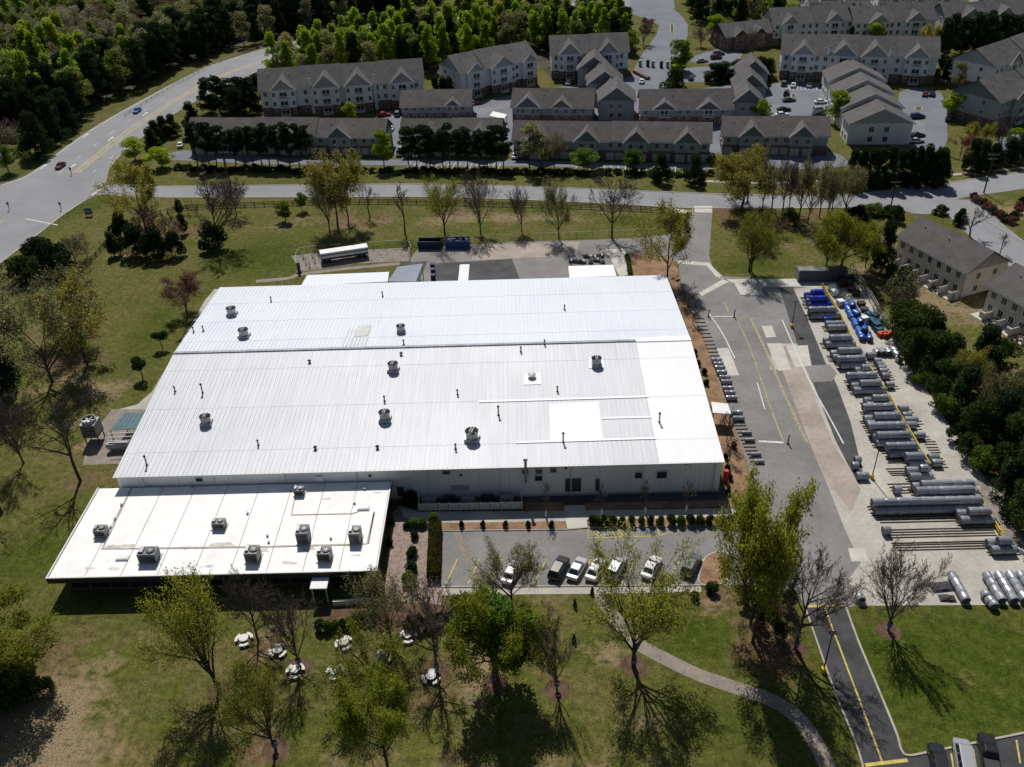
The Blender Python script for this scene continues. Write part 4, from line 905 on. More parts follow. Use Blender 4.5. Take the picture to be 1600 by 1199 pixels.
# ================================================================== VEHICLES
def paint(name, col, rough=.3, metal=.0): return mat('paint_'+name, col, rough, .03, 1, spec=.6, metal=metal)
PAINT = {'white': paint('white', (.72, .72, .72)), 'silver': paint('silver', (.45, .46, .47), .3, .5), 'black': paint('black', (.012, .012, .014)), 'grey': paint('grey', (.10, .105, .11)), 'red': paint('red', (.25, .012, .015)), 'blue': paint('blue', (.02, .13, .42)), 'navy': paint('navy', (.015, .03, .10)), 'maroon': paint('maroon', (.12, .015, .02)), 'tan': paint('tan', (.33, .28, .2))}
M['tyre'] = mat('tyre', (.018, .018, .018), .9, .1, 2); M['rim'] = mat('rim', (.4, .4, .42), .35, .1, 2, metal=.6)
M['headlamp'] = mat('headlamp', (.7, .7, .7), .15, .05, 1); M['tail'] = mat('tail_lamp', (.35, .02, .02), .3, .05, 1)
def car_meshes(kind):
    # stations: x, half width, z bottom, z belt ; greenhouse: x pairs at belt and roof
    L_, W_, H_ = {'sedan': (4.7, .91, 1.45), 'suv': (4.75, .95, 1.74), 'pickup': (5.6, .98, 1.85), 'van': (5.2, .98, 2.0)}[kind]
    hx = L_/2; belt = {'sedan': .92, 'suv': 1.08, 'pickup': 1.12, 'van': 1.15}[kind]; hood = {'sedan': .80, 'suv': .98, 'pickup': 1.08, 'van': 1.0}[kind]
    tailz = {'sedan': .92, 'suv': 1.08, 'pickup': 1.08, 'van': 1.15}[kind]
    st = [(-hx, .80, .42, tailz-.12), (-hx+.12, .94, .30, tailz), (-hx*.6, 1, .26, belt), (0, 1, .26, belt), (hx*.42, 1, .26, belt-.02), (hx*.55, .99, .26, hood+.04), (hx-.25, .93, .28, hood-.08), (hx-.05, .82, .34, hood-.2), (hx, .72, .42, hood-.28)]
    b = MB(); n = 6
    for x, wf, z0, z1 in st:
        w_ = W_*wf; b.v += [(x, -w_*.9, z0), (x, -w_, z0+.16), (x, -w_, z1-.14), (x, -w_*.88, z1), (x, w_*.88, z1), (x, w_, z1-.14), (x, w_, z0+.16), (x, w_*.9, z0)]
    m_ = 8
    for i in range(len(st)-1):
        for k in range(m_):
            j = (k+1) % m_; b.f.append((i*m_+k, i*m_+j, (i+1)*m_+j, (i+1)*m_+k)[::-1]); b.mi.append(0)
    b.f.append(tuple(range(m_))); b.mi.append(0); b.f.append(tuple((len(st)-1)*m_+k for k in reversed(range(m_)))); b.mi.append(0)
    cab = {'sedan': (-hx+.55, hx*.46, -hx+1.25, hx*.08), 'suv': (-hx+.1, hx*.46, -hx+.45, hx*.12), 'pickup': (-.75, hx*.48, -.5, hx*.2), 'van': (-hx+.08, hx*.62, -hx+.3, hx*.35)}[kind]
    xb0, xb1, xr0, xr1 = cab; wb, wr = W_*.9, W_*.72; zr = H_
    B = [(xb0, -wb, belt-.02), (xb1, -wb, belt-.02), (xb1, wb, belt-.02), (xb0, wb, belt-.02)]; R = [(xr0, -wr, zr-.05), (xr1, -wr, zr-.05), (xr1, wr, zr-.05), (xr0, wr, zr-.05)]
    T = [(xr0+.1, -wr*.88, zr), (xr1-.12, -wr*.88, zr), (xr1-.12, wr*.88, zr), (xr0+.1, wr*.88, zr)]
    k = len(b.v); b.v += B+R+T
    for (p, q) in ((0, 1), (1, 2), (2, 3), (3, 0)):
        b.f.append((k+p, k+q, k+4+q, k+4+p)); b.f.append((k+4+p, k+4+q, k+8+q, k+8+p)); b.mi += [0, 0]
    b.f.append((k+8, k+9, k+10, k+11)); b.mi.append(0)
    def win(a, bb, c, d, u0=.06, u1=.94, v0=.12, v1=.9, off=.012):
        a, bb, c, d = map(Vector, (a, bb, c, d)); nrm = (bb-a).cross(d-a).normalized()*off
        def at(u, v): return a.lerp(bb, u).lerp(d.lerp(c, u), v)+nrm
        return [at(u0, v0), at(u1, v0), at(u1, v1), at(u0, v1)]
    g = {'windscreen': [win(B[1], B[2], R[2], R[1])], 'rear_window': [win(B[3], B[0], R[0], R[3])]}
    g['side_windows'] = []
    for (p, q) in ((0, 1), (2, 3)):
        for u0, u1 in ((.05, .34), (.37, .64), (.67, .95)): g['side_windows'].append(win(B[p], B[q], R[q], R[p], u0, u1))
    body = b
    if kind == 'pickup':
        b.cur = 1; b.face([(-hx+.2, -W_*.78, belt+.004), (-.9, -W_*.78, belt+.004), (-.9, W_*.78, belt+.004), (-hx+.2, W_*.78, belt+.004)])
    wheels = [(sx*hx*.6+(.05 if sx > 0 else -.02), sy*(W_-.11)) for sx in (-1, 1) for sy in (-1, 1)]
    return body, g, wheels, hx, W_, hood, tailz
WHEEL = MB(); WHEEL.tube((0, -.11, 0), (0, .11, 0), .34, n=14); WHEEL = WHEEL.mesh('wheel', M['tyre'])
RIM = MB(); RIM.tube((0, -.118, 0), (0, .118, 0), .2, n=10); RIM = RIM.mesh('rim', M['rim'])
CARM = {}
def car(kind, colour, loc, rz, lab, group=None, cat=None, simple=False):
    nm = {'sedan': 'car', 'suv': 'car', 'pickup': 'pickup_truck', 'van': 'van'}[kind]
    key = (kind, colour)
    if key not in CARM:
        b, g, wh_, hx, W_, hood, tz = car_meshes(kind)
        me = b.mesh('body', [PAINT[colour], M['dark_metal']])
        gm = {}
        for q, fs in g.items():
            w_ = MB(); [w_.face(f) for f in fs]; gm[q] = w_.mesh(q, M['glass'])
        lamps = []
        for s in (-1, 1):
            l = MB(); l.box(hx-.16, hx-.02, s*W_*.62-.16, s*W_*.62+.16, hood-.42, hood-.26); lamps.append(('headlight', l.mesh('headlight', M['headlamp'])))
            l = MB(); l.box(-hx-.012, -hx+.1, s*W_*.68-.13, s*W_*.68+.13, tz-.32, tz-.16); lamps.append(('tail_light', l.mesh('tail_light', M['tail'])))
        CARM[key] = (me, gm, wh_, lamps)
    me, gm, wh_, lamps = CARM[key]
    r = empty(nm, loc, rz); tag(r, lab, cat or {'car': 'car', 'pickup_truck': 'truck', 'van': 'van'}[nm], group)
    link('body', me, r)
    for q, m2 in gm.items(): link(q[:-1] if q.endswith('s') else q, m2, r)
    for x, y in wh_:
        w_ = link('wheel', WHEEL, r, (x, y, .34))
        if not simple: link('rim', RIM, w_)
    if not simple:
        for q, m2 in lamps: link(q, m2, r)
    return r
def park(px, py, dpx, dpy, kind, colour, lab, group=None, z=.03, simple=False):
    p = G(px, py, .6); d = G(px+dpx, py+dpy, .6)-p
    return car(kind, colour, (p.x, p.y, z), math.atan2(d.y, d.x), lab, group, simple=simple)
fp = 'cars in the front car park'
park(800, 894, 12, -22, 'sedan', 'white', 'white car half hidden under the small bare tree in the front car park', fp)
park(873, 888, 12, -22, 'suv', 'black', 'black car parked at the west end of the front row, beside the silver one', fp)
park(902, 888, 12, -22, 'sedan', 'silver', 'silver saloon parked right beside the black car', fp)
park(931, 889, 12, -22, 'sedan', 'white', 'white saloon just east of the silver saloon, under the tree fringe', fp)
park(963, 887, 12, -22, 'suv', 'silver', 'silver tall car mostly covered by the big tree crown', fp)
park(1018, 886, 12, -22, 'sedan', 'white', 'white saloon peeking out behind the big tree, beside an empty stall', fp)
park(1080, 883, 12, -22, 'suv', 'grey', 'dark grey car in the last stall beside the planting island', fp)
bp = 'cars in the lower car park'
park(1466, 1191, -4, -22, 'suv', 'black', 'black car in the first stall of the lower car park', bp)
park(1506, 1186, -4, -22, 'van', 'silver', 'silver minivan with roof rails in the lower car park', bp)
park(1545, 1180, -4, -22, 'pickup', 'black', 'black pickup truck in the lower car park', bp)
park(94, 259, -14, 11, 'sedan', 'maroon', 'dark red car driving on the main road near the junction')
park(214, 173, -14, 11, 'sedan', 'blue', 'bright blue car driving on the main road past the dark woods')
EST = [(600, 179, 'red', 'sedan', 'red car parked in front of the western apartment block'), (621, 178, 'grey', 'suv', 'grey car parked beside the garage gap'), (611, 200, 'white', 'sedan', 'white car in the narrow gap between garage rows'), (625, 238, 'white', 'van', 'white van at the mouth of the garage gap'), (650, 241, 'white', 'sedan', 'white saloon behind the pine row'),
       (730, 163, 'white', 'sedan', 'white car beside the red one in the stair-block lot'), (741, 161, 'red', 'sedan', 'bright red car beside a white one'), (881, 146, 'black', 'suv', 'black car by the stepped garage roofs'), (888, 129, 'white', 'sedan', 'white car below the brick apartment block'), (872, 146, 'grey', 'sedan', 'grey car by the stepped garage roofs'),
       (1003, 127, 'white', 'sedan', 'white car beside the brown gatehouse verge'), (1097, 95, 'silver', 'sedan', 'silver car in the upper visitor lot'), (1119, 90, 'maroon', 'suv', 'maroon car in the upper visitor lot'), (1123, 84, 'grey', 'suv', 'grey car behind the maroon one in the visitor lot'), (1080, 122, 'navy', 'sedan', 'navy car beside the round dark tree'), (1125, 152, 'black', 'sedan', 'black car beside the small garage island'), (1133, 142, 'white', 'sedan', 'white car at the stepped garage doors'),
       (1109, 246, 'black', 'suv', 'black car at the end of the garage row'), (805, 243, 'white', 'sedan', 'white car behind the olive tree by the garage row'), (282, 226, 'white', 'sedan', 'white car at the west entrance of the garage street'),
       (1225, 131, 'grey', 'suv', 'dark car at the corner of the eastern lot'), (1284, 134, 'black', 'suv', 'black car below the middle apartment entrance'), (1293, 135, 'silver', 'sedan', 'silver car beside the black one below the apartment entrance'), (1229, 146, 'black', 'suv', 'black car beside the yellow island'), (1233, 156, 'grey', 'sedan', 'grey car just south of the yellow island'), (1225, 171, 'black', 'sedan', 'black car heading the line of parked cars'), (1222, 179, 'white', 'sedan', 'white car in the line of parked cars'), (1218, 187, 'blue', 'sedan', 'blue car closing the line of parked cars'),
       (1283, 159, 'white', 'sedan', 'white car under the bright green tree'), (1281, 172, 'silver', 'suv', 'silver car below the bright green tree'), (1280, 179, 'black', 'sedan', 'black car at the end of the green tree lot'), (1446, 147, 'maroon', 'sedan', 'dark red car beside the black one in the east lot'), (1457, 147, 'black', 'sedan', 'black car beside the dark red one in the east lot'), (1434, 182, 'navy', 'suv', 'navy car beside the garage flank'), (1434, 211, 'black', 'sedan', 'black car next to the silver car by the gable house'), (1432, 220, 'silver', 'sedan', 'silver car at the south end of the gable house lot'), (1511, 144, 'white', 'van', 'white van beside the eastern apartment gable'), (1483, 184, 'grey', 'sedan', 'grey car under the trees of the east lot'), (1240, 133, 'white', 'sedan', 'white car near the corner of the eastern lot'), (1265, 133, 'silver', 'sedan', 'silver car alone in the eastern lot top row')]
for i, (px, py, c_, k_, lab) in enumerate(EST):
    hor = (py in (163, 161, 95, 90, 84, 171, 179, 187, 159, 172, 182, 211, 220, 156)) 
    park(px, py, 14 if hor else 3, -1 if hor else -9, k_, c_, lab, 'cars of the housing estate', .04, True)
# tube trailer with blue tractor bed, dumpsters
a, c = G(503, 414), G(577, 403); d = c-a
t = empty('tank_trailer', at_z(a, .02), math.atan2(d.y, d.x)); tag(t, 'silver and white tube trailer parked on the gravel pad behind the warehouse', 'trailer'); ln = d.length
for k in range(4):
    b = MB(); y = .35+k*.6; b.tube((.2, y, 1.65+(.55 if k % 2 else 0)), (ln-.1, y, 1.65+(.55 if k % 2 else 0)), .3, n=12); b.build('gas_tube', M['white'], t)
b = MB(); b.box(0, ln, .1, 2.4, 2.6, 2.75); b.build('cover', M['white'], t)
b = MB(); b.box(0, ln, .1, 2.4, .95, 1.25); b.build('chassis', M['navy_paint'] if 'navy_paint' in M else PAINT['navy'], t)
for x in (0, ln/2, ln-.2):
    b = MB(); b.box(x, x+.15, .08, 2.42, 1.26, 2.59); b.build('frame', M['light_metal'], t)
for x in (.8, 1.9, ln-2.2, ln-1.1):
    for y in (.15, 2.0): b = MB(); b.tube((x, y, .5), (x, y+.35, .5), .5, n=12); b.build('wheel', M['tyre'], t)
b = MB(); a2 = G(468, 426); b.box(-.6, .6, -.6, .6, 0, .3); b.tube((0, 0, .3), (0, 0, 2.6), .38, n=12)
o = b.build('gas_station_skid', M['dark_metal'], None, at_z(a2, .02)); tag(o, 'dark upright gas vessel beside the tube trailer', 'tank')
for i, q in enumerate(((478, 412), (484, 418), (492, 410), (474, 404), (488, 402))):
    b = MB(); b.tube((0, 0, 0), (0, 0, 1.5), .16, .16, 8); b.tube((0, 0, 1.5), (0, 0, 1.75), .16, .05, 8); o = b.build('gas_cylinder', M['white'], None, at_z(G(*q), .02)); tag(o, 'white upright gas cylinder in the fenced gravel pad', 'gas cylinder', 'gas cylinders on the gravel pad')
rail_fence([(466, 424), (466, 400), (500, 395), (560, 391), (638, 387), (638, 408)], 'wire fence round the gravel gas pad', 'fence', M['grey_metal'], 1.9, (1.85,), 3, .08, 'wire_fence', .04)
def dumpster(px0, px1, py, mt, lab, fill):
    a, c = at_z(G(px0, py), .02), at_z(G(px1, py), .02); e = empty('roll_off_dumpster', a); tag(e, lab, 'dumpster'); d = c-a; ln = d.length; e.rotation_euler.z = math.atan2(d.y, d.x)
    for nm, q in (('side', (0, ln, 0, .1)), ('side', (0, ln, 2.3, 2.4)), ('end', (0, .1, .1, 2.3)), ('end', (ln-.1, ln, .1, 2.3))):
        b = MB(); b.box(q[0], q[1], q[2], q[3], .2, 1.9); b.build(nm, mt, e)
    b = MB(); b.box(.1, ln-.1, .1, 2.3, .2, .3); b.build('floor', mt, e)
    for k in range(8): b = MB(); x = .2+k*(ln-.5)/7; b.box(x, x+.14, -.09, -.001, .2, 1.85); b.build('rib', mt, e)
    b = MB(); b.box(-.05, ln+.05, -.1, .12, 1.9, 2.02); b.box(-.05, ln+.05, 2.28, 2.5, 1.9, 2.02); b.build('rim', mt, e)
    if fill:
        b = MB(); q = random.Random(5)
        for k in range(14): x, y, z = q.uniform(.4, ln-.8), q.uniform(.3, 1.7), q.uniform(1.4, 2.0); b.hexa([(x, y, z-1), (x+.8, y+.1, z-1), (x+.7, y+.6, z-1), (x, y+.5, z-1), (x, y, z), (x+.8, y+.1, z+.1), (x+.7, y+.6, z), (x, y+.5, z+.1)])
        o = b.build('scrap_load', M['kerb'], e)
M['dump_navy'] = mat('dump_navy', (.012, .02, .06), .6, .2, 1); M['dump_blue'] = mat('dump_blue', (.02, .055, .22), .6, .2, 1)
dumpster(653, 689, 390, M['dump_navy'], 'dark navy roll-off dumpster at the edge of the back lot', False)
dumpster(696, 733, 389, M['dump_blue'], 'blue roll-off dumpster filled with pale scrap', True)
for i, (q, s) in enumerate((((676, 419), .9), ((677, 428), 1), ((677, 437), 1.0))):
    b = MB(); b.box(-.5, .5, -.5, .5, .15, 1.2*s); b.box(-.55, .55, -.55, .55, 1.2*s, 1.28*s)
    for x in (-.4, .3):
        for y in (-.4, .3): b.box(x, x+.12, y, y+.12, 0, .15)
    o = b.build('waste_bin', M['dump_navy'], None, at_z(G(*q), .03)); tag(o, 'navy lidded bin beside the back grass strip', 'bin', 'navy bins')
q_ = random.Random(11)
for i in range(16):
    px, py = 893+ (i % 8)*7+q_.uniform(-2, 2), 410-(i//8)*7+q_.uniform(-2, 2)
    if i//8 and i % 8 < 3: px += 28
    e = empty('scrap_cart', at_z(G(px, py), .036), q_.uniform(-.5, .5)); tag(e, 'cluttered metal cart in the jumble behind the dock annex', 'cart', 'carts behind the dock annex')
    b = MB(); b.box(-.5, .5, -.4, .4, .3, .42); b.build('deck', M['dark_metal'], e)
    b = MB(); h_ = q_.uniform(.7, 1.4); b.box(-.5, -.44, -.4, .4, .42, h_); b.box(.44, .5, -.4, .4, .42, h_); b.build('frame', M['grey_metal'], e)
    b = MB(); b.tube((0, -.3, .6), (0, .3, .6), .22, n=8); b.build('load', M['white'] if i % 3 == 0 else M['dark_metal'], e)
    for x in (-.4, .4): b = MB(); b.tube((x, -.3, .15), (x, .3, .15), .15, n=8); b.build('wheel', M['tyre'], e)

# ------------------------------------------------------------------ lamps, poles, signs
def lamp_post(px, py, h_, lab, base=True, arm=.0):
    e = empty('lamp_post', at_z(G(px, py), .02)); tag(e, lab, 'lamp post')
    if base: b = MB(); b.tube((0, 0, 0), (0, 0, .75), .34, .32, 12); b.build('base', M['yellow'], e)
    b = MB(); b.tube((0, 0, .1), (0, 0, h_), .1, .07, 8); b.build('pole', M['dark_metal'], e)
    b = MB(); b.box(-.45, .45, -.25, .25, h_-.02, h_+.16); b.build('lamp_head', M['dark_metal'], e)
lamp_post(1362, 748, 6.6, 'tall yard lamp post on a yellow base between the roll racks'); lamp_post(1286, 1050, 7.2, 'lamp post on a yellow base beside the south drive'); lamp_post(1237, 512, 6, 'lamp post on a yellow base in the northern yard')
lamp_post(846, 268, 7, 'lamp post with a white globe beside the garage street', False)
def utility(px, py, h_, lab, arms=1):
    e = empty('utility_pole', at_z(G(px, py), 0)); tag(e, lab, 'utility pole')
    b = MB(); b.tube((0, 0, 0), (0, 0, h_), .2, .13, 8); b.build('pole', M['bark'], e)
    for k in range(arms):
        b = MB(); b.box(-1.2, 1.2, -.06, .06, h_-.8-k*1.1, h_-.65-k*1.1); a_ = b.build('cross_arm', M['bark'], e)
        for x in (-1.05, -.4, .4, 1.05): b = MB(); b.tube((x, 0, h_-.65-k*1.1), (x, 0, h_-.45-k*1.1), .06, n=6); b.build('insulator', M['white'], a_)
utility(1537, 302, 11, 'brown utility pole beside the cross road by the east lane', 2); utility(362, 300, 12, 'brown utility pole beside the cross road near the west pines'); utility(1392, 322, 7, 'short pole at the bend of the cross road', 1)
def sign(px, py, w_, h_, z0, mt, lab, post=2):
    e = empty('sign_board', at_z(G(px, py), 0)); tag(e, lab, 'sign')
    b = MB(); b.box(-w_/2, w_/2, -.06, .06, z0, z0+h_); p_ = b.build('panel', mt, e)
    b = MB(); b.box(-w_/2-.05, w_/2+.05, -.08, .08, z0+h_, z0+h_+.1); b.build('cap', M['dark_trim'], e)
    b = MB(); b.box(-w_*.35, w_*.35, -.075, -.061, z0+h_*.5, z0+h_*.65); b.box(-w_*.25, w_*.25, -.075, -.061, z0+h_*.25, z0+h_*.36); b.build('print', M['light_metal'], p_)
    for x in ((-w_*.4, w_*.4) if post == 2 else (0,)): b = MB(); b.box(x-.07, x+.07, -.05, .05, 0, z0); b.build('post', M['dark_trim'], e)
sign(140, 338, 1.9, 1.7, .5, mat('sign_teal', (.03, .15, .16), .5, .1, 1), 'teal sign board on two posts on the corner lawn')
for i, (px, py, lab) in enumerate(((112, 273, 'small dark sign post on the main road median tip'), (15, 328, 'dark sign post at the junction by the median'), (96, 328, 'dark sign post beside the junction kerb'))): sign(px, py, .6, .7, 1.4, M['dark_metal'], lab, 1)
for i, (px, py, lab) in enumerate(((1107, 496, 'striped post at the west end of the north crossing line'), (1147, 496, 'striped post at the east end of the north crossing line'), (1231, 694, 'red striped post at the east end of the southern crossing line'))):
    e = empty('marker_post', at_z(G(px, py), .03)); tag(e, lab, 'post', 'marker posts in the yard')
    for k in range(5): b = MB(); b.tube((0, 0, k*.36), (0, 0, (k+1)*.36-.005), .12, n=8); b.build('band', (M['dark_metal'], M['orange'])[k % 2 if i == 2 else (1 if k == 3 else 0)], e)
    b = MB(); b.tube((0, 0, 0), (0, 0, .08), .3, n=10); b.build('base', M['dark_metal'], e)
b = MB(); b.box(-.35, .35, -.4, .4, .0, 1.1); b.cur = 0; b.tube((0, 0, 1.1), (0, 0, 2.2), .42, .36, 12); o = b.build('red_tank', mat('red_paint', (.55, .02, .04), .45, .1, 1), None, at_z(G(1133, 752), .03)); tag(o, 'bright red tank at the southeast corner of the warehouse', 'tank')

# ------------------------------------------------------------------ white screen fence at the front wall
a, c = at_z(G(655, 799), .03), at_z(G(816, 796), .03); e = empty('screen_fence', a); tag(e, 'white slatted screen fence in front of the warehouse wall', 'fence'); d = c-a; e.rotation_euler.z = math.atan2(d.y, d.x); n = 10; s = d.length/n
slat = MB().box(0, .11, -.02, .02, .12, 1.45).mesh('slat', M['white']); pst = MB().box(-.07, .07, -.07, .07, 0, 1.65).mesh('post', M['white']); rl = MB().box(.08, s-.08, -.015, .045, 0, .09).mesh('rail', M['white'])
for i in range(n+1):
    link('post', pst, e, (i*s, 0, 0))
    if i < n:
        for z in (.14, 1.36): link('rail', rl, e, (i*s, .03, z))
        k = 0
        while .1+k*.15 < s-.2: link('slat', slat, e, (i*s+.1+k*.15, 0, 0)); k += 1
for (px, py), (qx, qy), lb in (((655, 799), (655, 775), 'nearer the office'), ((816, 796), (814, 772), 'nearer the roller door')):
    a, c = at_z(G(px, py), .03), at_z(G(qx, qy), .03); ff = empty('screen_fence', a); tag(ff, 'short white screen return to the wall, the one '+lb, 'fence'); ff.rotation_euler.z = math.atan2(c.y-a.y, c.x-a.x); ln = min((c-a).length, WY0-.4-a.y); k = 0
    link('post', pst, ff, (ln, 0, 0))
    while .15+k*.15 < ln-.2: link('slat', slat, ff, (.15+k*.15, 0, 0)); k += 1
crate(642, 783, 1.1, .9, 1.3, mat('bin_green', (.05, .22, .16), .6, .1, 1), 'green_cabinet', 'small green cabinet beside the office end wall', 'cabinet')
for k in range(5):
    a = G(672+k*30, 783); b = MB(); b.box(-1.1, 1.1, -.5, .5, 0, 1.0+.2*(k % 2)); b.box(-.9, .9, -.4, .4, 1.0+.2*(k % 2), 1.25+.2*(k % 2)); o = b.build('plant_cabinet', M['dark_metal'] if k % 2 else M['grey_metal'], None, (a.x, WY0-1.2, .0)); tag(o, 'grey plant cabinet behind the white screen fence', 'cabinet', 'cabinets behind the screen fence')

# ------------------------------------------------------------------ west side plant: cooling tower, teal roof, tank
p = G(150, 688); e = empty('cooling_tower', at_z(p, .03)); tag(e, 'grey square cooling tower with a round fan on a steel stand', 'cooling tower')
for x in (-1.2, 1.05):
    for y in (-1.2, 1.05): b = MB(); b.box(x, x+.15, y, y+.15, 0, 1.5); b.build('leg', M['dark_metal'], e)
b = MB(); b.box(-1.35, 1.35, -1.35, 1.35, 1.5, 1.7); b.build('stand_deck', M['dark_metal'], e)
b = MB(); b.box(-1.3, 1.3, -1.3, 1.3, 1.7, 4.1); b.build('casing', M['grey_metal'], e)
for k in range(5): b = MB(); b.box(-1.2, 1.2, -1.36, -1.301, 1.9+k*.4, 2.1+k*.4); b.build('louvre', M['dark_metal'], e)
b = MB(); b.tube((0, 0, 4.1), (0, 0, 4.7), 1.25, 1.15, 24, False); b.tube((0, 0, 4.7), (0, 0, 4.1), 1.08, 1.18, 24, False)
for k in range(24):
    t0, t1 = k/24*6.2832, (k+1)/24*6.2832; b.face([(1.08*math.cos(t0), 1.08*math.sin(t0), 4.7), (1.15*math.cos(t0), 1.15*math.sin(t0), 4.7), (1.15*math.cos(t1), 1.15*math.sin(t1), 4.7), (1.08*math.cos(t1), 1.08*math.sin(t1), 4.7)])
fo = b.build('fan_ring', M['light_metal'], e)
b = MB(); b.tube((0, 0, 4.11), (0, 0, 4.13), 1.1, n=20); b.build('fan_well', M['dark_metal'], fo)
for k in range(5):
    t = k/5*6.2832; c_, s_ = math.cos(t), math.sin(t); b = MB(); b.hexa([(c_*.15-s_*.12, s_*.15+c_*.12, 4.4), (c_*1.0-s_*.2, s_*1.0+c_*.2, 4.38), (c_*1.0+s_*.2, s_*1.0-c_*.2, 4.5), (c_*.15+s_*.12, s_*.15-c_*.12, 4.46), (c_*.15-s_*.12, s_*.15+c_*.12, 4.42), (c_*1.0-s_*.2, s_*1.0+c_*.2, 4.4), (c_*1.0+s_*.2, s_*1.0-c_*.2, 4.52), (c_*.15+s_*.12, s_*.15-c_*.12, 4.48)]); b.build('fan_blade', M['light_metal'], fo)
P = [G(172, 672, 3), G(216, 670, 3), G(228, 645, 3), G(194, 645, 3)]
teal = mat('teal_roof', (.045, .12, .15), .5, .15, .8)
e = empty('plant_shelter', at_z(P[0], .02)); tag(e, 'teal sheet-roofed plant shelter against the west wall', 'shelter'); inv = Matrix.Translation(-e.location)
for k in range(6):
    a, b_, c, d = P[0].lerp(P[1], k/6), P[0].lerp(P[1], (k+1)/6-.01), P[3].lerp(P[2], (k+1)/6-.01), P[3].lerp(P[2], k/6)
    b = MB(); b.hexa([q-Vector((0, 0, .08)) for q in (a, b_, c, d)]+[a, b_, c, d]); b.build('roof_panel', teal, e).matrix_parent_inverse = inv
for q in P: b = MB(); b.box(q.x-.08, q.x+.08, q.y-.08, q.y+.08, 0, 2.92); b.build('post', M['grey_metal'], e).matrix_parent_inverse = inv
for k in range(3):
    a, b_ = G(168, 678+k*6, 2.6), G(208, 676+k*6, 2.6); b = MB(); b.tube(a, b_, .09, n=8); b.build('pipe', M['white'], e).matrix_parent_inverse = inv
a, c = G(168, 697, 1.2), G(200, 694, 1.2); e = empty('horizontal_tank', at_z(a, .02)); tag(e, 'silver horizontal tank on a frame below the teal shelter', 'tank'); inv = Matrix.Translation(-e.location)
b = MB(); b.tube(a, c, .62, n=16); b.tube(a-(c-a).normalized()*.25, a, .35, .62, 16); b.tube(c, c+(c-a).normalized()*.25, .62, .35, 16); b.build('shell', M['light_metal'], e).matrix_parent_inverse = inv
for t_ in (.15, .85): q = a.lerp(c, t_); b = MB(); b.box(q.x-.15, q.x+.15, q.y-.5, q.y+.5, 0, .75); b.build('saddle', M['grey_metal'], e).matrix_parent_inverse = inv

# ------------------------------------------------------------------ picnic tables on the south lawn
M['precast'] = mat('precast', (.66, .64, .6), .8, .08, 2)
def picnic():
    r = empty('picnic_table')
    b = MB(); b.tube((0, 0, .68), (0, 0, .78), .78, n=24); b.build('table_top', M['precast'], r)
    b = MB(); b.tube((0, 0, 0), (0, 0, .68), .32, .22, 12); b.build('pedestal', M['precast'], r)
    for k in range(3):
        t0 = k*2.0944+.5; P = []
        for q in range(7): t = t0-.62+1.24*q/6; P.append((math.cos(t), math.sin(t)))
        poly = [(1.02*x, 1.02*y) for x, y in P]+[(1.5*x, 1.5*y) for x, y in reversed(P)]
        b = MB(); b.prism(poly[::-1], .36, .47); bo = b.build('bench', M['precast'], r)
        b = MB(); b.tube((1.25*math.cos(t0), 1.25*math.sin(t0), 0), (1.25*math.cos(t0), 1.25*math.sin(t0), .36), .2, .16, 8); b.build('bench_leg', M['precast'], bo)
    return r
pt = picnic(); first = True
for q, rz, lab in (((382, 1002), .3, 'white round picnic table nearest the bare tree below the office'), ((435, 1020), 1.0, 'white round picnic table between two bare trees'), ((462, 1051), .2, 'white round picnic table in the shade under the fan-shaped bare tree'), ((524, 1053), 2.2, 'white round picnic table alone on the open worn grass'), ((538, 1008), .6, 'white round picnic table below the row of clipped shrubs'), ((599, 1029), 1.4, 'white round picnic table seen through the olive tree crown'), ((638, 997), .1, 'white round picnic table on the mulch by the entrance bed'), ((674, 1061), .9, 'white round picnic table at the foot of the forked bare tree'), ((18, 1062), .5, 'white round picnic table in the dark shade at the lawn edge')):
    o = pt if first else copy_tree(pt); first = False; o.location = at_z(G(*q), .0); o.scale = (.82, .82, .95); o.rotation_euler.z = rz; tag(o, lab, 'picnic table', 'picnic tables on the south lawn')
# ================================================================== HOUSING
M['shingle'] = mat('shingle', (.105, .10, .098), .9, .14, .35, scale2=3, var2=.14, objvar=.1)
M['shingle_brown'] = mat('shingle_brown', (.12, .108, .103), .9, .14, .35, scale2=3, var2=.14, objvar=.1)
M['siding'] = mat('siding', (.70, .71, .72), .8, .06, .4, objvar=.05); M['siding_grey'] = mat('siding_grey', (.31, .335, .34), .8, .08, .4, objvar=.08); M['siding_tan'] = mat('siding_tan', (.62, .57, .50), .8, .08, .4)
M['brick_far'] = mat('brick_far', (.19, .12, .10), .9, .15, 1.0); M['white_trim'] = mat('white_trim', (.7, .7, .68), .7, .05, 1)
M['garage_door'] = mat('garage_door', (.45, .43, .40), .7, .06, 1)
WINM = MB(); WINM.box(-.5, .5, -.06, .0, 0, 1); WINM.cur = 1
for q in ((-.58, -.5, -.04, 1.06), (.5, .58, -.04, 1.06), (-.5, .5, 1, 1.07), (-.5, .5, -.06, 0), (-.03, .03, 0, 1)): WINM.box(q[0], q[1], -.1, .0, q[2], q[3])
WINM = WINM.mesh('window', [M['glass'], M['white_trim']])
DOORM = MB(); DOORM.box(-.5, .5, -.05, 0, 0, 1)
for k in range(4): DOORM.box(-.48, .48, -.07, -.051, .03+k*.245, .24+k*.245)
DOORM = DOORM.mesh('garage_door', M['garage_door'])
GABV = {}
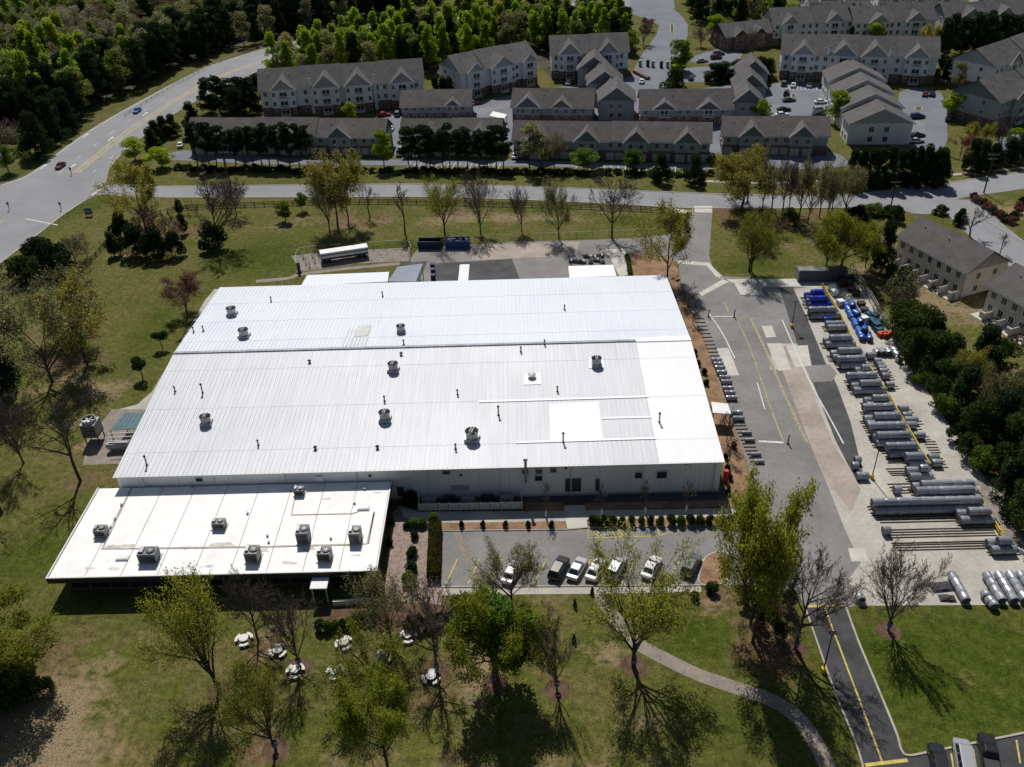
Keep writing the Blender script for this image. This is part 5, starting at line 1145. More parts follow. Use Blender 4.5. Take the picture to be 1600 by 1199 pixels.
def house(A, B, depth, eave, rise, lab, name='apartment_block', cat='apartment block', storeys=3, gables=(), wall='siding', base='brick_far', roofm='shingle', garage=0, over=.6, step=0, chimneys=(), balcony=True, ends=True, breaks=(), group=None, wins=True, back=True):
    """A, B: ground points of the front wall ends (front faces right of A->B reversed, i.e. towards the camera). local x along A->B, y to the back"""
    A, B = at_z(A, 0), at_z(B, 0); d = B-A; ln = d.length; rz = math.atan2(d.y, d.x)
    e = empty(name, A, rz); tag(e, lab, cat, group)
    bh = eave/storeys*(1 if storeys > 1 else .35)
    b = MB(); b.box(0, ln, 0, depth, 0, bh); b.build('base_wall', M[base], e)
    b = MB(); b.box(.02, ln-.02, .02, depth-.02, bh, eave)
    for x in (.02, ln-.02):       # gable triangles
        t = [(x, .02, eave), (x, depth-.02, eave), (x, depth/2, eave+rise*.98)]
        b.face(t); b.face(t[::-1])
    b.build('wall', M[wall], e)
    # roof in sections between party breaks
    xs = [0]+list(breaks)+[ln]
    for i in range(len(xs)-1):
        xa = xs[i]-(over if i == 0 else -.02); xb = xs[i+1]+(over if i == len(xs)-2 else -.02); up = .22*(i % 2)
        ry = over*rise/(depth/2)
        for s in (0, 1):
            y0 = -over if s == 0 else depth+over; ym = depth/2; z0 = eave-ry+up; zm = eave+rise+up
            b = MB(); P = [Vector((xa, y0, z0)), Vector((xb, y0, z0)), Vector((xb, ym, zm)), Vector((xa, ym, zm))]
            if s: P = [P[1], P[0], P[3], P[2]]
            b.hexa([p+Vector((0, 0, .02)) for p in P]+[p+Vector((0, 0, .26)) for p in P]); b.build('roof_slope', M[roofm], e)
        b = MB(); b.box(xa, xb, -over-.03, -over+.08, eave-ry+up-.1, eave-ry+up+.18); b.build('fascia', M['white_trim'], e)
    # front gables
    for gi, gt in enumerate(gables):
        gx, gw, pro, gr = gt[:4]; gz = eave+(gt[4] if len(gt) > 4 else 0)
        x0, x1 = gx-gw/2, gx+gw/2
        b = MB(); b.box(x0, x1, -pro, -.01, bh, gz); tri = [(x0, -pro, gz), (x1, -pro, gz), (gx, -pro, gz+gr)]; b.face(tri); b.face(tri[::-1]); b.build('bay', M[wall], e)
        b = MB(); b.box(x0, x1, -pro+.01, -.01, 0, bh); b.build('bay_base', M[base], e)
        yback = depth/2*min(1, gr/rise) if rise else 1
        for s in (-1, 1):
            o_ = .4; xe = gx+s*(gw/2+o_); ze = gz-gr*o_/(gw/2)
            P = [Vector((gx, -pro-.45, gz+gr)), Vector((xe, -pro-.45, ze)), Vector((xe, max(.2, yback*.25), ze)), Vector((gx, yback+.3, gz+gr))]
            if s > 0: P = [P[0], P[3], P[2], P[1]][::-1]; P = [P[0], P[1], P[2], P[3]]
            if s < 0: P = P[::-1]
            b = MB(); n_ = (P[1]-P[0]).cross(P[2]-P[0]); P = P if n_.z > 0 else P[::-1]
            b.hexa([p+Vector((0, 0, .03)) for p in P]+[p+Vector((0, 0, .24)) for p in P]); b.build('gable_roof', M[roofm], e)
            q0, q1 = Vector((gx, -pro-.47, gz+gr+.02)), Vector((xe, -pro-.47, ze+.02)); b = MB(); b.bar(q0, q1, .1, .34); b.build('barge_board', M['white_trim'], e)
        if wins:
            sh = eave/storeys
            for k in range(storeys):
                if garage and k == 0:
                    for s in ((-.25, .25) if gw > 5 else (0,)): link('garage_door', DOORM, e, (gx+s*gw, -pro-.01, 0.02), scale=(min(2.6, gw*.42), 1, 2.2))
                elif balcony and k > 0 or (balcony and storeys > 2):
                    o = link('window', WINM, e, (gx, -pro-.02, k*sh+.5), scale=(2.4, 1, 1.75))
                    b = MB(); b.box(gx-1.7, gx+1.7, -pro-1.0, -pro-.12, k*sh+.12, k*sh+.28)
                    for m_ in range(9): b.box(gx-1.68+m_*.41, gx-1.62+m_*.41, -pro-1.0, -pro-.95, k*sh+.28, k*sh+1.1)
                    b.box(gx-1.7, gx+1.7, -pro-1.02, -pro-.94, k*sh+1.1, k*sh+1.2); b.build('balcony', M['white_trim'], e)
                else:
                    for s in (-.22, .22): link('window', WINM, e, (gx+s*gw, -pro-.02, k*sh+.8), scale=(1.1, 1, 1.4))
                for s in (-.4, .4):
                    if gw > 7 and not garage: link('window', WINM, e, (gx+s*gw, -pro-.02, k*sh+.9), scale=(.85, 1, 1.3))
    if wins:
        sh = eave/storeys; free = []
        x = 1.6
        while x < ln-1.2:
            if all(abs(x-g[0]) > g[1]/2+.7 for g in gables): free.append(x)
            x += 2.7
        for k in range(storeys):
            for x in free:
                if garage and k == 0: 
                    link('garage_door', DOORM, e, (x, -.01, .02), scale=(2.3, 1, 2.1)); continue
                link('window', WINM, e, (x, -.01, k*sh+.8), scale=(1.1, 1, 1.4))
        if ends:
            for xx, r_ in ((ln+.0, math.pi/2), (0, -math.pi/2)):
                for k in range(storeys):
                    for y in (depth*.3, depth*.7): link('window', WINM, e, (xx, y, k*sh+.8), rz=r_, scale=(1.0, 1, 1.3))
    for cx in chimneys:
        b = MB(); b.box(cx-.55, cx+.55, -.75, -.0, 0, eave+rise*.55); b.build('chimney', M[wall], e); b = MB(); b.box(cx-.65, cx+.65, -.85, .1, eave+rise*.55, eave+rise*.55+.2); b.build('chimney_cap', M['dark_trim'], e)
    for k in range(int(ln/7)):
        b = MB(); x = 3+k*7; y = depth*.33; z = eave+rise*.66; b.tube((x, y, z), (x, y, z+.75), .12, n=6); b.build('roof_vent', M['light_metal'], e)
    return e
def block(pxa, pxb, depth, eave, rise, lab, gb, **kw):
    A, B = G(*pxa), G(*pxb); ln = (B-A).length
    gables = [(ln*t, w_, p_, r_) for t, w_, p_, r_ in gb]
    return house(A, B, depth, eave, rise, lab, gables=gables, breaks=[ln*t for t in kw.pop('brk', ())], chimneys=[ln*t for t in kw.pop('chim', ())], **kw)
ap = 'apartment blocks of the estate'
g4 = ((.14, 8, 1.4, 3.6), (.40, 9, 1.8, 4.2), (.60, 9, 1.8, 4.2), (.87, 8, 1.4, 3.6))
block((413, 183), (664, 166), 15, 9, 5, 'long three-storey pale apartment block with four gables by the west pines', g4, brk=(.25, .5, .73), chim=(.31, .7))
block((722, 156), (840, 131), 16, 9, 4.5, 'three-storey apartment block angled beside the poplar wood', ((.18, 7, 1, 3), (.52, 10, 1.6, 3.6), (.88, 6, 1, 2.6)), brk=(.3, .7))
block((862, 124), (980, 120), 15, 9.2, 4.6, 'brick-based apartment block with two gables below the poplar wood', ((.24, 8, 1.4, 4), (.74, 8, 1.4, 4)), brk=(.5,))
block((1217, 124), (1457, 132), 15, 9.2, 4.8, 'long pale apartment block with four gables above the eastern lot', g4, brk=(.25, .5, .74), chim=(.31, .7))
block((1545, 148), (1640, 112), 16, 9, 4.5, 'pale apartment block turned towards the east lot, gable end in view', ((.25, 8, 1.3, 3.4), (.7, 8, 1.3, 3.4)), brk=(.5,))
block((1550, 203), (1655, 168), 16, 8.6, 4.6, 'grey apartment block with a broad gable end by the eastern pines', ((.3, 8, 1.3, 3.4), (.75, 8, 1.3, 3.4)), brk=(.5,), wall='siding_grey')
block((1205, 72), (1330, 66), 15, 8.5, 4.5, 'apartment block with a low grey roof behind the eastern block', ((.2, 7, 1, 3), (.75, 8, 1, 3.4)), brk=(.5,))
block((1330, 70), (1455, 66), 15, 8.5, 4.5, 'apartment block behind a cone-shaped green tree', ((.3, 8, 1, 3), (.75, 8, 1, 3.4)), brk=(.5,))
block((1260, 36), (1355, 34), 15, 9, 4.5, 'apartment block in the far row with two white gables', ((.3, 8, 1.2, 3.6), (.7, 8, 1.2, 3.6)), brk=(.5,))
block((1368, 26), (1500, 26), 15, 9, 4.5, 'distant wide apartment block at the top of the estate', ((.2, 8, 1.2, 3.6), (.5, 8, 1.2, 3.6), (.8, 8, 1.2, 3.6)), brk=(.35, .65))
block((1520, 30), (1640, 32), 15, 9, 4.5, 'distant apartment block in the far northeast corner', ((.25, 8, 1.2, 3.6), (.7, 8, 1.2, 3.6)), brk=(.5,))
block((1470, 62), (1600, 58), 14, 8.6, 4, 'apartment block hidden behind the northeast pines', ((.3, 8, 1.2, 3.4), (.7, 8, 1.2, 3.4)), brk=(.5,))
block((1132, 80), (1206, 72), 13, 5.6, 3.4, 'low dark-roofed clubhouse behind the visitor lot', ((.3, 6, .8, 2.4), (.7, 6, .8, 2.4)), wall='brick_far', storeys=2, name='clubhouse', cat='building', balcony=False)
th = 'garage townhouse rows'
kw = dict(storeys=2, wall='siding_grey', garage=1, balcony=False, roofm='shingle_brown', name='townhouse_row', cat='townhouse row')
block((300, 240), (602, 243), 11, 5.8, 3.6, 'long garage townhouse row behind the western pines', tuple((t, 7, .9, 3.2) for t in (.08, .3, .52, .78)), brk=(.33, .66), **kw)
block((629, 243), (782, 244), 11, 5.8, 3.6, 'short garage townhouse row with two gables behind the middle pines', ((.3, 7, .9, 3.2), (.8, 7, .9, 3.2)), brk=(.5,), **kw)
block((803, 247), (1107, 253), 11, 5.8, 3.6, 'long garage townhouse row with four gables in open view', tuple((t, 7, .9, 3.3) for t in (.13, .38, .63, .885)), brk=(.5,), **kw)
block((1128, 241), (1290, 243), 11, 5.8, 3.6, 'short garage townhouse row behind the golden oak', ((.27, 7, .9, 3.2), (.75, 7, .9, 3.2)), brk=(.5,), **kw)
kw['garage'] = 0
block((629, 190), (736, 188), 11, 5.2, 3.4, 'low brown-roofed garage block behind the short townhouse row', ((.75, 5, .6, 2),), **kw)
block((801, 192), (925, 194), 12, 5.4, 4, 'dark-roofed garage block with a stepped roof beside the stair-block lot', ((.2, 8, .6, 3.4), (.62, 7, .5, 2.6)), brk=(.45,), **kw)
block((1000, 196), (1142, 195), 12, 5.4, 4.2, 'brown-roofed block with two pairs of dormer balconies', ((.26, 7, .4, 2.4), (.74, 7, .4, 2.4)), **{**kw, 'balcony': True})
def stepped(px, widths, lab, dpx, dz, wall='siding_grey'):
    """a row of houses seen from its gable end, each further one set back along the row"""
    (x0, x1, y) = px
    A, B = G(x0, y), G(x1, y); d = (B-A); ln = d.length; e = None
    rz = math.atan2(d.y, d.x); back = Vector((-math.sin(rz), math.cos(rz), 0))
    e = empty('gable_house_row', at_z(A, 0), rz); tag(e, lab, 'house row')
    y0 = 0; k = 0
    for depth, sx in widths:
        off = sx+(1.3 if k % 2 else 0); w_ = ln-(2.6 if k % 2 else 0); ev = 6.4-(1.3 if k % 2 else 0); rs = 4.3-(.7 if k % 2 else 0)
        b = MB(); b.box(off, off+w_, y0, y0+depth-.05, 0, ev)
        for yy in (y0, y0+depth-.05): t = [(off, yy, ev), (off+w_, yy, ev), (off+w_/2, yy, ev+rs)]; b.face(t); b.face(t[::-1])
        b.build('wall', M[wall], e)
        for s in (-1, 1):
            cx = off+w_/2; xe = cx+s*(w_/2+.6); ze = ev-rs*.6/(w_/2)
            P = [Vector((cx, y0-.4, ev+rs)), Vector((xe, y0-.4, ze)), Vector((xe, y0+depth-.1, ze)), Vector((cx, y0+depth-.1, ev+rs))]
            n_ = (P[1]-P[0]).cross(P[2]-P[0]); P = P if n_.z > 0 else P[::-1]
            b = MB(); b.hexa([p+Vector((0, 0, .02)) for p in P]+[p+Vector((0, 0, .25)) for p in P]); b.build('roof_slope', M['shingle'], e)
            b = MB(); b.bar(Vector((cx, y0-.42, ev+rs+.05)), Vector((xe, y0-.42, ze+.05)), .1, .32); b.build('barge_board', M['white_trim'], e)
        if k == 0:
            for kk in range(2):
                for s in (.36, .6): link('window', WINM, e, (off+w_*s, y0-.02, .9+kk*2.9), scale=(1.3, 1, 1.5))
        for s, r_, xx in ((1, math.pi/2, off+w_), (-1, -math.pi/2, off)):
            for kk in range(2):
                for yy in (.3, .7): link('window', WINM, e, (xx, y0+depth*yy, .9+kk*2.9), rz=r_, scale=(1.1, 1, 1.4))
        y0 += depth; k += 1
    return e
stepped((1322, 1420, 226), [(9, 0), (6, .5), (9, 1.0), (6, 1.5), (9, 2.0), (6, 2.5), (9, 3.0), (8, 3.2)], 'gable-ended house row with stacked roof ridges above the dark cypresses', 0, 0, 'siding')
stepped((935, 990, 188), [(12, 0), (7, -2), (12, -4), (7, -6), (11, -8)], 'stepped gable house row beside the estate street', 0, 0)
stepped((1140, 1190, 192), [(11, 0), (6, 1.5), (11, 3), (6, 4.5), (11, 6)], 'stepped gable house row beside the eastern lot', 0, 0)
# small roofed bin store
o = slabroof('bin_store', 'small white-roofed bin store in the estate lot', 'shelter', [(765, 181), (787, 186), (792, 179), (770, 174)], 2.4, .2, M['white'])
# gatehouse wall and gate posts in the estate street
for i, q in enumerate(((1000, 104), (1012, 104), (1020, 105), (1033, 106), (1043, 106), (1050, 106))):
    o = link('gate_pier', MB().box(-.6, .6, -.4, .4, 0, 2.2).box(-.7, .7, -.5, .5, 2.2, 2.4).mesh('gate_pier', M['dark_metal'] if i % 2 else M['kerb']), None, at_z(G(*q), .02)); tag(o, 'square gate pier across the estate street', 'gate pier', 'gate piers of the estate')
b = MB(); a, c = G(992, 114), G(1013, 125); b.bar(at_z(a, .6), at_z(c, .6), 1.6, 1.0); o = b.build('brick_wall', M['brick_far']); tag(o, 'low brick-red wall by the estate gate', 'wall')
# ---- townhouses on the right with yards facing the works
def terrace(A_px, B_px, depth, eave, rise, lab):
    # rear wall from A (far) to B (near); its garden side faces the works (left of the picture)
    A, B = at_z(G(*A_px), 0), at_z(G(*B_px), 0)
    e = house(A, B, depth, eave, rise, lab, name='terrace_row', cat='terrace', storeys=2, gables=(), wall='siding_tan', base='siding_tan', over=.5, wins=True, breaks=())
    return e, A, B
t1, A1, B1 = terrace((1397, 407), (1501, 465), 11.5, 5.9, 3.6, 'tan terrace with a long grey roof and covered grills behind the works')
t2, A2, B2 = terrace((1535, 486), (1640, 548), 11.5, 5.9, 3.6, 'tan terrace cut off at the picture edge with patios')
t3, A3, B3 = terrace((1640, 270), (1760, 300), 11.5, 5.9, 3.6, 'tan terrace beyond the east lane')
def patio(A, B, n, lab):
    d = (B-A); ln = d.length; u = d.normalized(); nrm = Vector((u.y, -u.x, 0)); rz = math.atan2(u.y, u.x)
    for i in range(n):
        c = A+u*(ln*(i+.5)/n)+nrm*2.0
        o = link('patio_slab', PATIO, None, at_z(c, .0), rz); tag(o, kind='structure')
        if i % 2 == 0:
            r = empty('covered_grill', at_z(c+nrm*.2+u*.6, .1), rz); tag(r, 'dark covered grill on a terrace patio', 'grill', 'covered grills on the patios')
            b = MB(); b.box(-.75, .75, -.35, .35, 0, 1.0); b.build('cover', M['grey_metal'], r); b = MB(); b.tube((-.7, 0, 1.0), (.7, 0, 1.0), .32, n=10); b.build('hood', M['grey_metal'], r)
        else:
            r = empty('patio_set', at_z(c+nrm*.1, .1), rz); tag(r, lab, 'patio set', 'patio sets of the terrace')
            b = MB(); b.tube((0, 0, .65), (0, 0, .72), .6, n=14); b.tube((0, 0, 0), (0, 0, .65), .06, n=6); b.build('table', M['dark_metal'], r)
            for k in range(4): t = k*math.pi/2; b = MB(); b.box(.9*math.cos(t)-.22, .9*math.cos(t)+.22, .9*math.sin(t)-.22, .9*math.sin(t)+.22, .0, .45); b.build('seat', M['maroon'] if i == 3 else M['dark_metal'], r)
        b = MB(); 
        pr = empty('privacy_screen', at_z(c+u*(ln/n/2-.2)-nrm*.3, 0), rz); tag(pr, 'short privacy screen between two terrace patios', 'screen', 'privacy screens of the terraces'); b.box(-.06, .06, -1.6, 1.2, .1, 1.8); b.build('panel', M['siding_tan'], pr); b = MB(); b.box(-.08, .08, -1.75, -1.6, 0, 1.95); b.build('post', M['white_trim'], pr)
PATIO = MB().box(-1.6, 1.6, -1.4, 1.4, 0, .1).mesh('patio_slab', M['concrete_light']); M['maroon'] = PAINT['maroon']
patio(A1, B1, 7, 'patio table with four seats behind the terrace'); patio(A2, B2, 5, 'patio table with four seats behind the edge terrace')
# ================================================================== TREES
def np_mesh(name, V, F, mats, mi=None):
    V = np.asarray(V, np.float32); F = np.asarray(F, np.int32); k = F.shape[1]
    me = bpy.data.meshes.new(name); me.vertices.add(len(V)); me.vertices.foreach_set('co', V.ravel())
    me.loops.add(F.size); me.loops.foreach_set('vertex_index', F.ravel())
    me.polygons.add(len(F)); me.polygons.foreach_set('loop_start', np.arange(0, F.size, k, dtype=np.int32))
    try: me.polygons.foreach_set('loop_total', np.full(len(F), k, np.int32))
    except Exception: pass
    for m_ in mats: me.materials.append(m_)
    if mi is not None: me.polygons.foreach_set('material_index', np.asarray(mi, np.int32))
    me.update(calc_edges=True); return me
def tubes(segs, n):
    if not segs: return np.zeros((0, 3)), np.zeros((0, 4), int)
    S = np.array([(*a, *b) for a, b, _, _ in segs]); r = np.array([(c, d) for _, _, c, d in segs])
    A, B = S[:, :3], S[:, 3:]; D = B-A; D /= np.maximum(np.linalg.norm(D, axis=1, keepdims=True), 1e-6)
    ref = np.where(np.abs(D[:, 2:3]) < .9, np.array([[0, 0, 1.]]), np.array([[1., 0, 0]])); E = np.cross(D, ref); E /= np.linalg.norm(E, axis=1, keepdims=True); H = np.cross(D, E)
    t = np.arange(n)/n*2*np.pi
    ring = E[:, None, :]*np.cos(t)[None, :, None]+H[:, None, :]*np.sin(t)[None, :, None]
    V = np.stack([A[:, None, :]+ring*r[:, 0, None, None], B[:, None, :]+ring*r[:, 1, None, None]], 1).reshape(-1, 3)
    base = np.arange(len(segs))[:, None]*2*n; k = np.arange(n); j = (k+1) % n
    F = np.stack([base+k, base+j, base+n+j, base+n+k], -1).reshape(-1, 4)
    return V, F
def leaf_quads(P, size, rng, flat=0., aspect=1.0):
    n = len(P); u = rng.normal(size=(n, 3)); u[:, 2] *= (1-flat); u /= np.linalg.norm(u, axis=1, keepdims=True)
    v = np.cross(u, rng.normal(size=(n, 3))); v /= np.linalg.norm(v, axis=1, keepdims=True)
    s = (size*rng.uniform(.55, 1.35, n))[:, None]*.5
    u, v = u*s*aspect, v*s*.8
    V = np.stack([P-u, P+v*.9, P+u, P-v*.9], 1).reshape(-1, 3); F = np.arange(4*n).reshape(-1, 4)
    return V, F
def grow(seed, H, r0, first=.22, n=(8, 6, 5, 4), ang=(38, 40, 42, 45), ln=(.55, .45, .42, .45), up=.25, tl=.8, taper=.65):
    q = random.Random(seed); segs = [[], [], [], [], []]; tips = []
    def rot(d, a):
        o = d.orthogonal().normalized(); o.rotate(Matrix.Rotation(q.uniform(0, 6.283), 3, d)); return (d*math.cos(a)+o*math.sin(a)).normalized()
    def branch(p, d, L_, r, lev):
        ns_ = (7, 5, 4, 3, 2)[lev]; pts = [p]; rad = [r]
        for i in range(ns_):
            d = (d+Vector((q.gauss(0, 1), q.gauss(0, 1), q.gauss(0, .6)))*(.05 if lev == 0 else .11)+Vector((0, 0, up*(.12 if lev else .3)))).normalized()
            p = p+d*L_/ns_; pts.append(p); rad.append(max(.022, r*(1-.8*(i+1)/ns_) if lev else r*(1-.72*(i+1)/ns_)))
            segs[lev].append((pts[-2], pts[-1], rad[-2], rad[-1]))
        if lev >= len(n): tips.extend(pts[1:]); return
        if lev == len(n)-1: tips.append(pts[-1])
        m_ = n[lev]
        for k in range(m_):
            t = (first if lev == 0 else .25)+(1-(first if lev == 0 else .25))*((k+q.uniform(.2, .8))/m_); x = t*ns_; i = min(int(x), ns_-1); pp = pts[i].lerp(pts[i+1], x-i); rr_ = rad[i]*(1-(x-i))+rad[i+1]*(x-i)
            dd = (pts[i+1]-pts[i]).normalized(); a = math.radians(ang[lev]*q.uniform(.7, 1.25))
            sc = (1.15-taper*t)/tl*.8 if lev == 0 else (1.1-.5*t)
            branch(pp, rot(dd, a), L_*ln[lev]*sc*q.uniform(.8, 1.2), min(rr_*.66, r0*.5), lev+1)
    branch(Vector((0, 0, -.15)), Vector((q.uniform(-.05, .05), q.uniform(-.05, .05), 1)).normalized(), H*tl, r0, 0)
    return segs, np.array([tuple(t) for t in tips])
def norm_size(VS):
    A = np.concatenate([v for v in VS if len(v)]); return A[:, 2].max(), 2*np.percentile(np.hypot(A[:, 0], A[:, 1]), 97)
TREES = {}
def broad(kind, seeds, H, r0, leafm, per_tip, sigma, lsize, bark='bark', keep=1., **kw):
    L_ = []
    for s in seeds:
        segs, tips = grow(s, H, r0, **kw); rng = np.random.default_rng(s)
        v0, f0 = tubes(segs[0]+segs[1], 6); v1, f1 = tubes(segs[2]+segs[3]+segs[4], 3)
        if len(kw['n']) < 4: parts = [('branches', np_mesh('branches', np.concatenate([v0, v1]), np.concatenate([f0, f1[:, [0, 1, 2, 3]]+len(v0)]), [M[bark]]))]
        else: parts = [('trunk', np_mesh('trunk', v0, f0, [M[bark]])), ('limbs', np_mesh('limbs', v1, f1, [M[bark]]))]
        vs_ = [v0, v1]
        if per_tip:
            T = tips[rng.random(len(tips)) < keep]
            P = np.repeat(T, per_tip, 0)+rng.normal(size=(len(T)*per_tip, 3))*sigma
            v2, f2 = leaf_quads(P, lsize, rng); parts.append(('crown', np_mesh('crown', v2, f2, [M[leafm]]))); vs_.append(v2)
        L_.append((parts, *norm_size(vs_)))
    TREES[kind] = L_
def blobs(rng, n, env, r0, r1):
    out = []
    for _ in range(n): p = env(rng); out.append((p, rng.uniform(r0, r1)))
    return out
def clump(kind, seeds, H, trunk_r, leafm, env, nblob, br, nleaf, lsize, bark='bark', trunk_to=.7, flat=0., single=False, squash=.8, limbs=True, aspect=1.):
    L_ = []
    for s in seeds:
        rng = np.random.default_rng(s+77); B = blobs(rng, nblob, env, *br)
        w_ = np.array([b[1]**2 for b in B]); idx = rng.choice(len(B), nleaf, p=w_/w_.sum())
        c = np.array([b[0] for b in B])[idx]; r = np.array([b[1] for b in B])[idx]
        d = rng.normal(size=(nleaf, 3)); d /= np.linalg.norm(d, axis=1, keepdims=True); d[:, 2] *= squash
        P = c+d*(r*rng.uniform(.45, 1.12, nleaf)**.6)[:, None]; P[:, 2] = np.maximum(P[:, 2], .15)
        v2, f2 = leaf_quads(P, lsize, rng, flat, aspect)
        q = random.Random(s); segs = []; p = Vector((0, 0, -.15)); n = 5
        for i in range(n):
            p2 = Vector((q.gauss(0, .12), q.gauss(0, .12), H*trunk_to*(i+1)/n)); segs.append((p, p2, trunk_r*(1-.14*i), trunk_r*(1-.14*(i+1)))); p = p2
        if limbs:
            for c_, r_ in B[:12]:
                c_ = Vector(c_); zz = max(.25*H*trunk_to, min(c_.z*.75, H*trunk_to*.95)); segs.append((Vector((0, 0, zz)), c_, trunk_r*.35, trunk_r*.12))
        v0, f0 = tubes(segs, 5)
        if single:
            V = np.concatenate([v0, v2]); F = np.concatenate([f0, f2+len(v0)]); mi = np.concatenate([np.zeros(len(f0), int), np.ones(len(f2), int)])
            parts = [('tree', np_mesh('tree', V, F, [M[bark], M[leafm]], mi))]
        else: parts = [('trunk', np_mesh('trunk', v0, f0, [M[bark]])), ('crown', np_mesh('crown', v2, f2, [M[leafm]]))]
        L_.append((parts, *norm_size([v0, v2])))
    TREES[kind] = L_
def env_oval(zlo, zhi, w):
    def f(r):
        t = r.random(); z = zlo+(zhi-zlo)*t; rad = w*math.sin(math.pi*min(.97, max(.06, t*.86+.1)))**.7*math.sqrt(r.random()); a = r.random()*6.283; return (rad*math.cos(a), rad*math.sin(a), z)
    return f
def env_cone(zlo, zhi, w):
    def f(r):
        t = r.random()**1.25; z = zlo+(zhi-zlo)*t; rad = w*(1-t*.93)*r.uniform(.5, 1); a = r.random()*6.283; return (rad*math.cos(a), rad*math.sin(a), z)
    return f
def env_pine(zlo, zhi, w):
    def f(r):
        t = r.random(); z = zlo+(zhi-zlo)*t; rad = w*(1-.65*t)*math.sqrt(r.random()); a = r.random()*6.283; return (rad*math.cos(a), rad*math.sin(a), z)
    return f
def env_dome(h, w):
    def f(r):
        a = r.random()*6.283; ph = r.random(); rad = w*math.sqrt(ph)*.85; z = h*(1-.75*(rad/w)**2)*r.uniform(.45, .95); return (rad*math.cos(a), rad*math.sin(a), z)
    return f
vase = dict(first=.3, ang=(36, 30, 36, 44), ln=(.80, .5, .42, .42), up=.22, tl=.42, taper=.25)
wide = dict(first=.28, ang=(50, 40, 42, 45), ln=(.66, .5, .45, .45), up=.2, tl=.6, taper=.45)
broad('spring', (1, 2, 3), 17, .46, 'leaf_spring', 2, .55, .31, keep=.62, n=(13, 9, 7, 4), **vase)
broad('spring_full', (4, 5), 18, .42, 'leaf_spring', 4, .5, .33, n=(13, 8, 7, 4), **wide)
broad('yellow', (6, 7), 15, .26, 'leaf_yellow', 4, .45, .32, keep=.75, n=(10, 7, 6, 3), **wide)
broad('gold', (8, 9), 15, .26, 'leaf_gold', 3, .45, .34, keep=.7, n=(11, 7, 6, 3), **wide)
broad('olive', (10, 11, 12), 14, .3, 'leaf_pale', 2, .45, .28, keep=.55, n=(12, 9, 7, 4), **vase)
broad('bare', (13, 14, 15, 16), 12, .3, None, 0, 0, 0, bark='bark_grey', n=(14, 10, 8, 4), **vase)
broad('bare_wide', (17, 18), 13, .32, None, 0, 0, 0, bark='bark_grey', n=(12, 9, 7, 4), **wide)
broad('bare_dark', (19, 20), 13, .26, None, 0, 0, 0, bark='bark', n=(12, 10, 8, 3), **wide)
broad('dead', (40, 41), 13, .3, None, 0, 0, 0, bark='bark', n=(9, 6, 4, 3), **wide)
broad('redbud', (21,), 8, .16, 'leaf_red', 2, .25, .16, bark='bark_pink', n=(10, 7, 6, 3), **wide)
broad('brush', (22, 23), 4.5, .06, None, 0, 0, 0, bark='bark_pink', n=(12, 7, 5), first=.03, ang=(35, 40, 45), ln=(.8, .55, .5), up=.2)
broad('brush_grey', (24, 25), 5, .07, 'leaf_pale', 1, .3, .2, bark='bark_grey', keep=.4, n=(12, 7, 5), first=.03, ang=(35, 40, 45), ln=(.8, .55, .5), up=.2)
broad('tiny', (26,), 5, .09, None, 0, 0, 0, bark='bark_grey', n=(7, 5, 4), first=.3, ang=(32, 36, 40), ln=(.55, .5, .45), up=.3)
clump('pine', (1, 2, 3, 4), 14, .2, 'leaf_dark', env_pine(5.2, 13.5, 2.9), 26, (.7, 1.35), 4200, .42, squash=.5, flat=.3)
clump('pine_olive', (5, 6), 13, .2, 'leaf_pale', env_oval(4.6, 12.5, 3.2), 24, (.7, 1.4), 3000, .42, squash=.6)
clump('cypress', (1, 2, 3), 9, .16, 'leaf_dark', env_cone(.6, 8.8, 2.4), 40, (.5, 1.0), 6500, .34, limbs=False, squash=1.2)
clump('evergreen', (1, 2, 3, 4), 9, .2, 'leaf_ever', env_oval(1.2, 8.2, 3.3), 34, (.8, 1.7), 7500, .36, limbs=False)
clump('evergreen_dark', (5, 6, 7), 10, .2, 'leaf_dark', env_cone(1, 9.2, 3.5), 36, (.8, 1.6), 7500, .38, limbs=False)
clump('round', (1, 2, 3), 8, .16, 'leaf_green', env_oval(2.6, 7.2, 2.6), 24, (.7, 1.3), 5200, .32)
clump('round_bright', (4, 5, 6), 9, .16, 'leaf_bright', env_oval(2.6, 8.2, 2.5), 24, (.7, 1.3), 4600, .34)
clump('topiary', (7,), 2.6, .07, 'leaf_dark', env_oval(1.5, 2.4, .75), 12, (.25, .45), 1500, .16, trunk_to=.8)
clump('shrub', (1, 2, 3), 1.2, .05, 'leaf_ever', env_dome(1.0, .42), 14, (.3, .42), 2200, .13, limbs=False, trunk_to=.3)
clump('shrub_green', (4, 5), 1.2, .05, 'leaf_green', env_dome(1.0, .42), 14, (.3, .42), 2200, .13, limbs=False, trunk_to=.3)
clump('shrub_dark', (6, 7), 1.3, .05, 'leaf_dark', env_dome(1.0, .42), 14, (.3, .42), 2200, .13, limbs=False, trunk_to=.3)
clump('shrub_red', (8,), 1.3, .05, 'leaf_red', env_dome(1.2, .7), 12, (.22, .4), 900, .14, limbs=False, trunk_to=.3)
clump('bush', (1, 2, 3), 3.5, .1, 'leaf_ever', env_dome(3.2, 2.2), 20, (.5, 1.0), 3600, .28, limbs=False, trunk_to=.3)
clump('bush_dark', (4, 5), 3.5, .1, 'leaf_dark', env_dome(3.3, 2.2), 20, (.5, 1.0), 3600, .28, limbs=False, trunk_to=.3)
clump('bush_green', (6, 7), 3.5, .1, 'leaf_green', env_dome(3.2, 2.2), 20, (.5, 1.0), 3600, .28, limbs=False, trunk_to=.3)
